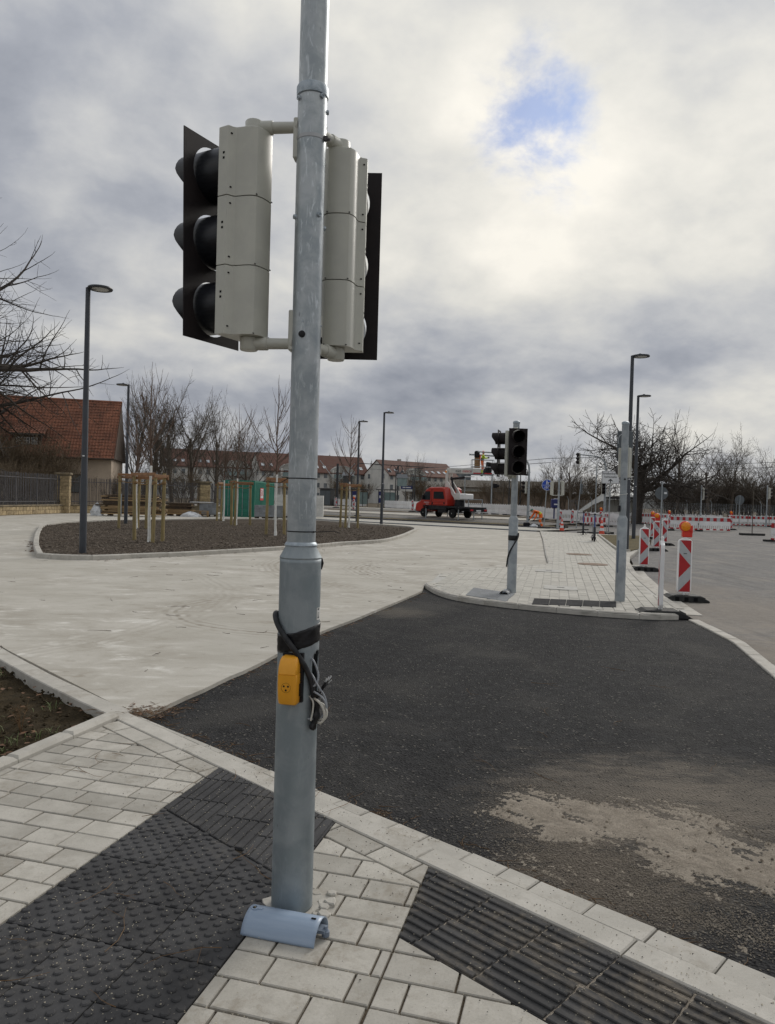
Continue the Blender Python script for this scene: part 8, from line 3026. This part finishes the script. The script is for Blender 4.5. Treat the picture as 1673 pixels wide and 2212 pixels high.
for k in range(8):
    sp_.append((*uv(rng.uniform(-1.9, -0.7), rng.uniform(0.2, 1.6)), 0.003))
for k in range(14):
    x, y = rng.uniform(-1.0, 3.2), rng.uniform(3.8, 9)
    if NN.dot(Vector((x, y))) > KB + 0.2:
        sp_.append((x, y, ZA))
twig_stuff('grass_stalks', 'dry grass stalks lying on paving and asphalt', sp_, 'stalk', 0.08, 0.30, 0.0016)

# leaf litter
vs, fs = [], []
def leaf(x, y, z, s_):
    a = rng.uniform(0, 2 * pi)
    o = len(vs)
    tl = rng.uniform(-.3, .3)
    for px_, py_, pz in ((-1, 0, 0), (-0.2, 0.55, 0.25), (0.9, 0.1, 0.1), (-0.1, -0.5, 0.2), (0, 0, 0.02)):
        vs.append((x + (px_ * cos(a) - py_ * sin(a)) * s_, y + (px_ * sin(a) + py_ * cos(a)) * s_, z + (pz + tl * px_ + 0.3) * s_ * 0.6))
    fs.extend([(o, o + 4, o + 1), (o + 1, o + 4, o + 2), (o + 2, o + 4, o + 3), (o + 3, o + 4, o)])


for k in range(60):
    i = rng.randrange(len(edge) - 1)
    p = Vector(edge[i]).lerp(Vector(edge[i + 1]), rng.random())
    leaf(p.x + abs(rng.gauss(.03, .05)), p.y - abs(rng.gauss(.03, .05)), ZA, rng.uniform(.01, .03))
for k in range(260):
    x, y = rng.uniform(-4.6, -2.0), rng.uniform(3.6, 7.0)
    if inside(x, y):
        leaf(x, y, -0.045, rng.uniform(.012, .04))
for k in range(70):
    leaf(-1.80 + rng.gauss(0, .12), 5.56 + rng.gauss(0, .09), 0.0, rng.uniform(.008, .022))
for k in range(90):
    p = Vector((-9.0, 19.3)).lerp(Vector((-11.0, 23.4)), rng.random())
    leaf(p.x - abs(rng.gauss(.12, .14)), p.y, 0.0, rng.uniform(.03, .08))
for k in range(60):
    i = rng.randrange(12, 40)
    p = bed_pts[i % len(bed_pts)]
    leaf(p[0] + abs(rng.gauss(.05, .1)), p[1] - abs(rng.gauss(.08, .1)), 0.0, rng.uniform(.02, .06))
me = bpy.data.meshes.new('leaf_litter')
me.from_pydata(vs, [], fs)
me.materials.append(M['dead_leaf'])
tag(put('leaf_litter', me), 'brown dead leaves caught along kerbs and on the soil', 'leaves', kind='stuff')

# mulch chips on the planting bed
vs, fs = [], []
cnt = 0
while cnt < 12000:
    y = 17.6 + rng.random() ** 1.8 * 24
    x = rng.uniform(-15, 1.4)
    if not pip((x, y), ring):
        continue
    cnt += 1
    a, s_ = rng.uniform(0, pi), rng.uniform(0.012, 0.05)
    t = min(1, (Vector((x, y)) - cb).length / 16)
    z = 0.055 + 0.05 * (1 - t) + 0.035 * noise.noise(Vector((x * 1.3, y * 1.3, 0))) + 0.02 * noise.noise(Vector((x * 5, y * 5, 4)))
    o = len(vs)
    w = s_ * rng.uniform(0.25, 0.6)
    e = rng.uniform(-.02, .03)
    for px_, py_, dz in ((-s_, -w, 0), (s_, -w, e), (s_, w, e + .008), (-s_, w, .012)):
        vs.append((x + px_ * cos(a) - py_ * sin(a), y + px_ * sin(a) + py_ * cos(a), z + dz))
    vs.append((x, y, z + 0.03))
    fs += [(o, o + 1, o + 4), (o + 1, o + 2, o + 4), (o + 2, o + 3, o + 4), (o + 3, o, o + 4)]
me = bpy.data.meshes.new('mulch_chips')
me.from_pydata(vs, [], fs)
me.materials.append(mat('mulch_chip', (0.080, 0.062, 0.046), 0.95, 0, (0.14, 0.115, 0.09), vs=9, how='World'))
tag(put('mulch_chips', me), 'bark mulch covering the planting bed', 'mulch', kind='stuff')

# weeds and grass in the soil by the footway
vs, fs = [], []
for k in range(230):
    x, y = rng.uniform(-4.8, -2.0), rng.uniform(3.4, 7.2)
    if not inside(x, y):
        continue
    if noise.noise(Vector((x * 1.6, y * 1.6, 9))) < -0.05:
        continue
    for b in range(rng.randint(8, 22)):
        a = rng.uniform(0, 2 * pi)
        l_ = rng.uniform(0.02, 0.09)
        bx_, by_ = x + rng.gauss(0, .03), y + rng.gauss(0, .03)
        o = len(vs)
        w = 0.0028
        z = -0.06
        tip = (bx_ + cos(a) * l_ * 0.8, by_ + sin(a) * l_ * 0.8, z + l_ * rng.uniform(0.4, 1.0))
        md = (bx_ + cos(a) * l_ * 0.3, by_ + sin(a) * l_ * 0.3, z + l_ * 0.6)
        sx_, sy_ = -sin(a) * w, cos(a) * w
        vs += [(bx_ - sx_, by_ - sy_, z), (bx_ + sx_, by_ + sy_, z), (md[0] + sx_, md[1] + sy_, md[2]), (md[0] - sx_, md[1] - sy_, md[2]), tip]
        fs += [(o, o + 1, o + 2, o + 3), (o + 3, o + 2, o + 4)]
me = bpy.data.meshes.new('weeds')
me.from_pydata(vs, [], fs)
me.materials.append(M['grassblade'])
tag(put('weeds', me), 'low green weeds and grass growing in the soil at left', 'weeds', kind='stuff')
clods = []
while len(clods) < 2600:
    x, y = rng.uniform(-5, -1.95), rng.uniform(3.2, 7.4)
    if inside(x, y):
        clods.append((x, y, -0.062 + 0.03 * noise.noise(Vector((x * 2.4, y * 2.4, 3)))))
pebbles('soil_clods', 'crumbly clods and stones on the dark soil', clods, M['soil'], 0.006, 0.03, 'soil')
for k, (x, y, h_, lab) in enumerate(((-2.52, 5.15, 0.22, 'dry brown weed stalk standing in the soil near the kerb corner'), (-2.9, 4.9, 0.16, 'smaller dry brown weed left of the taller stalk'), (-3.4, 6.1, 0.20, 'dry brown weed near the left picture edge'))):
    o = thing('dry_weed', lab, 'weed', (x, y, -0.06), k)
    mb = MB()
    rg = random.Random(k + 5)
    for q in range(9):
        a = rg.uniform(0, 2 * pi)
        whip(mb, (0, 0, 0.0), (cos(a) * 0.25, sin(a) * 0.25, 1), h_ * rg.uniform(0.6, 1.1), 0.003, rg, 0, 0.1, 4, 4)
        for e in range(3):
            a2 = rg.uniform(0, 2 * pi)
            whip(mb, (cos(a) * 0.03, sin(a) * 0.03, h_ * rg.uniform(0.3, 0.8)), (cos(a2), sin(a2), 0.6), 0.06, 0.0018, rg, 0, 0.1, 3, 3)
    mb.build('stalks', M['stalk'], o)

# mortar and broken stones round the foot of the mast
mb = MB()
pts = []
for k in range(22):
    a = 2 * pi * k / 22
    r_ = 0.115 + 0.04 * noise.noise(Vector((cos(a) * 2, sin(a) * 2, 1))) + (0.055 if -0.9 < a - 0.2 < 0.9 else 0)
    pts.append((PX + r_ * cos(a), PY + r_ * sin(a)))
mb.prism(pts, -0.02, 0.0045, bev=0.003)
mb.build('mortar_patch', M['kerb'], walk)
for k in range(9):
    a, r_ = rng.uniform(-0.9, 0.9), rng.uniform(0.11, 0.19)
    w = rng.uniform(0.014, 0.034)
    q = [(w * cos(2 * pi * j / 6) * rng.uniform(.7, 1.2), w * sin(2 * pi * j / 6) * rng.uniform(.6, 1.1)) for j in range(6)]
    MB().prism(q, -0.01, rng.uniform(0.006, 0.016), bev=0.004).build('broken_stone', M['kerb'], walk, loc=(PX + r_ * cos(a), PY + r_ * sin(a), 0), rz=rng.uniform(0, 3))

# end of scene
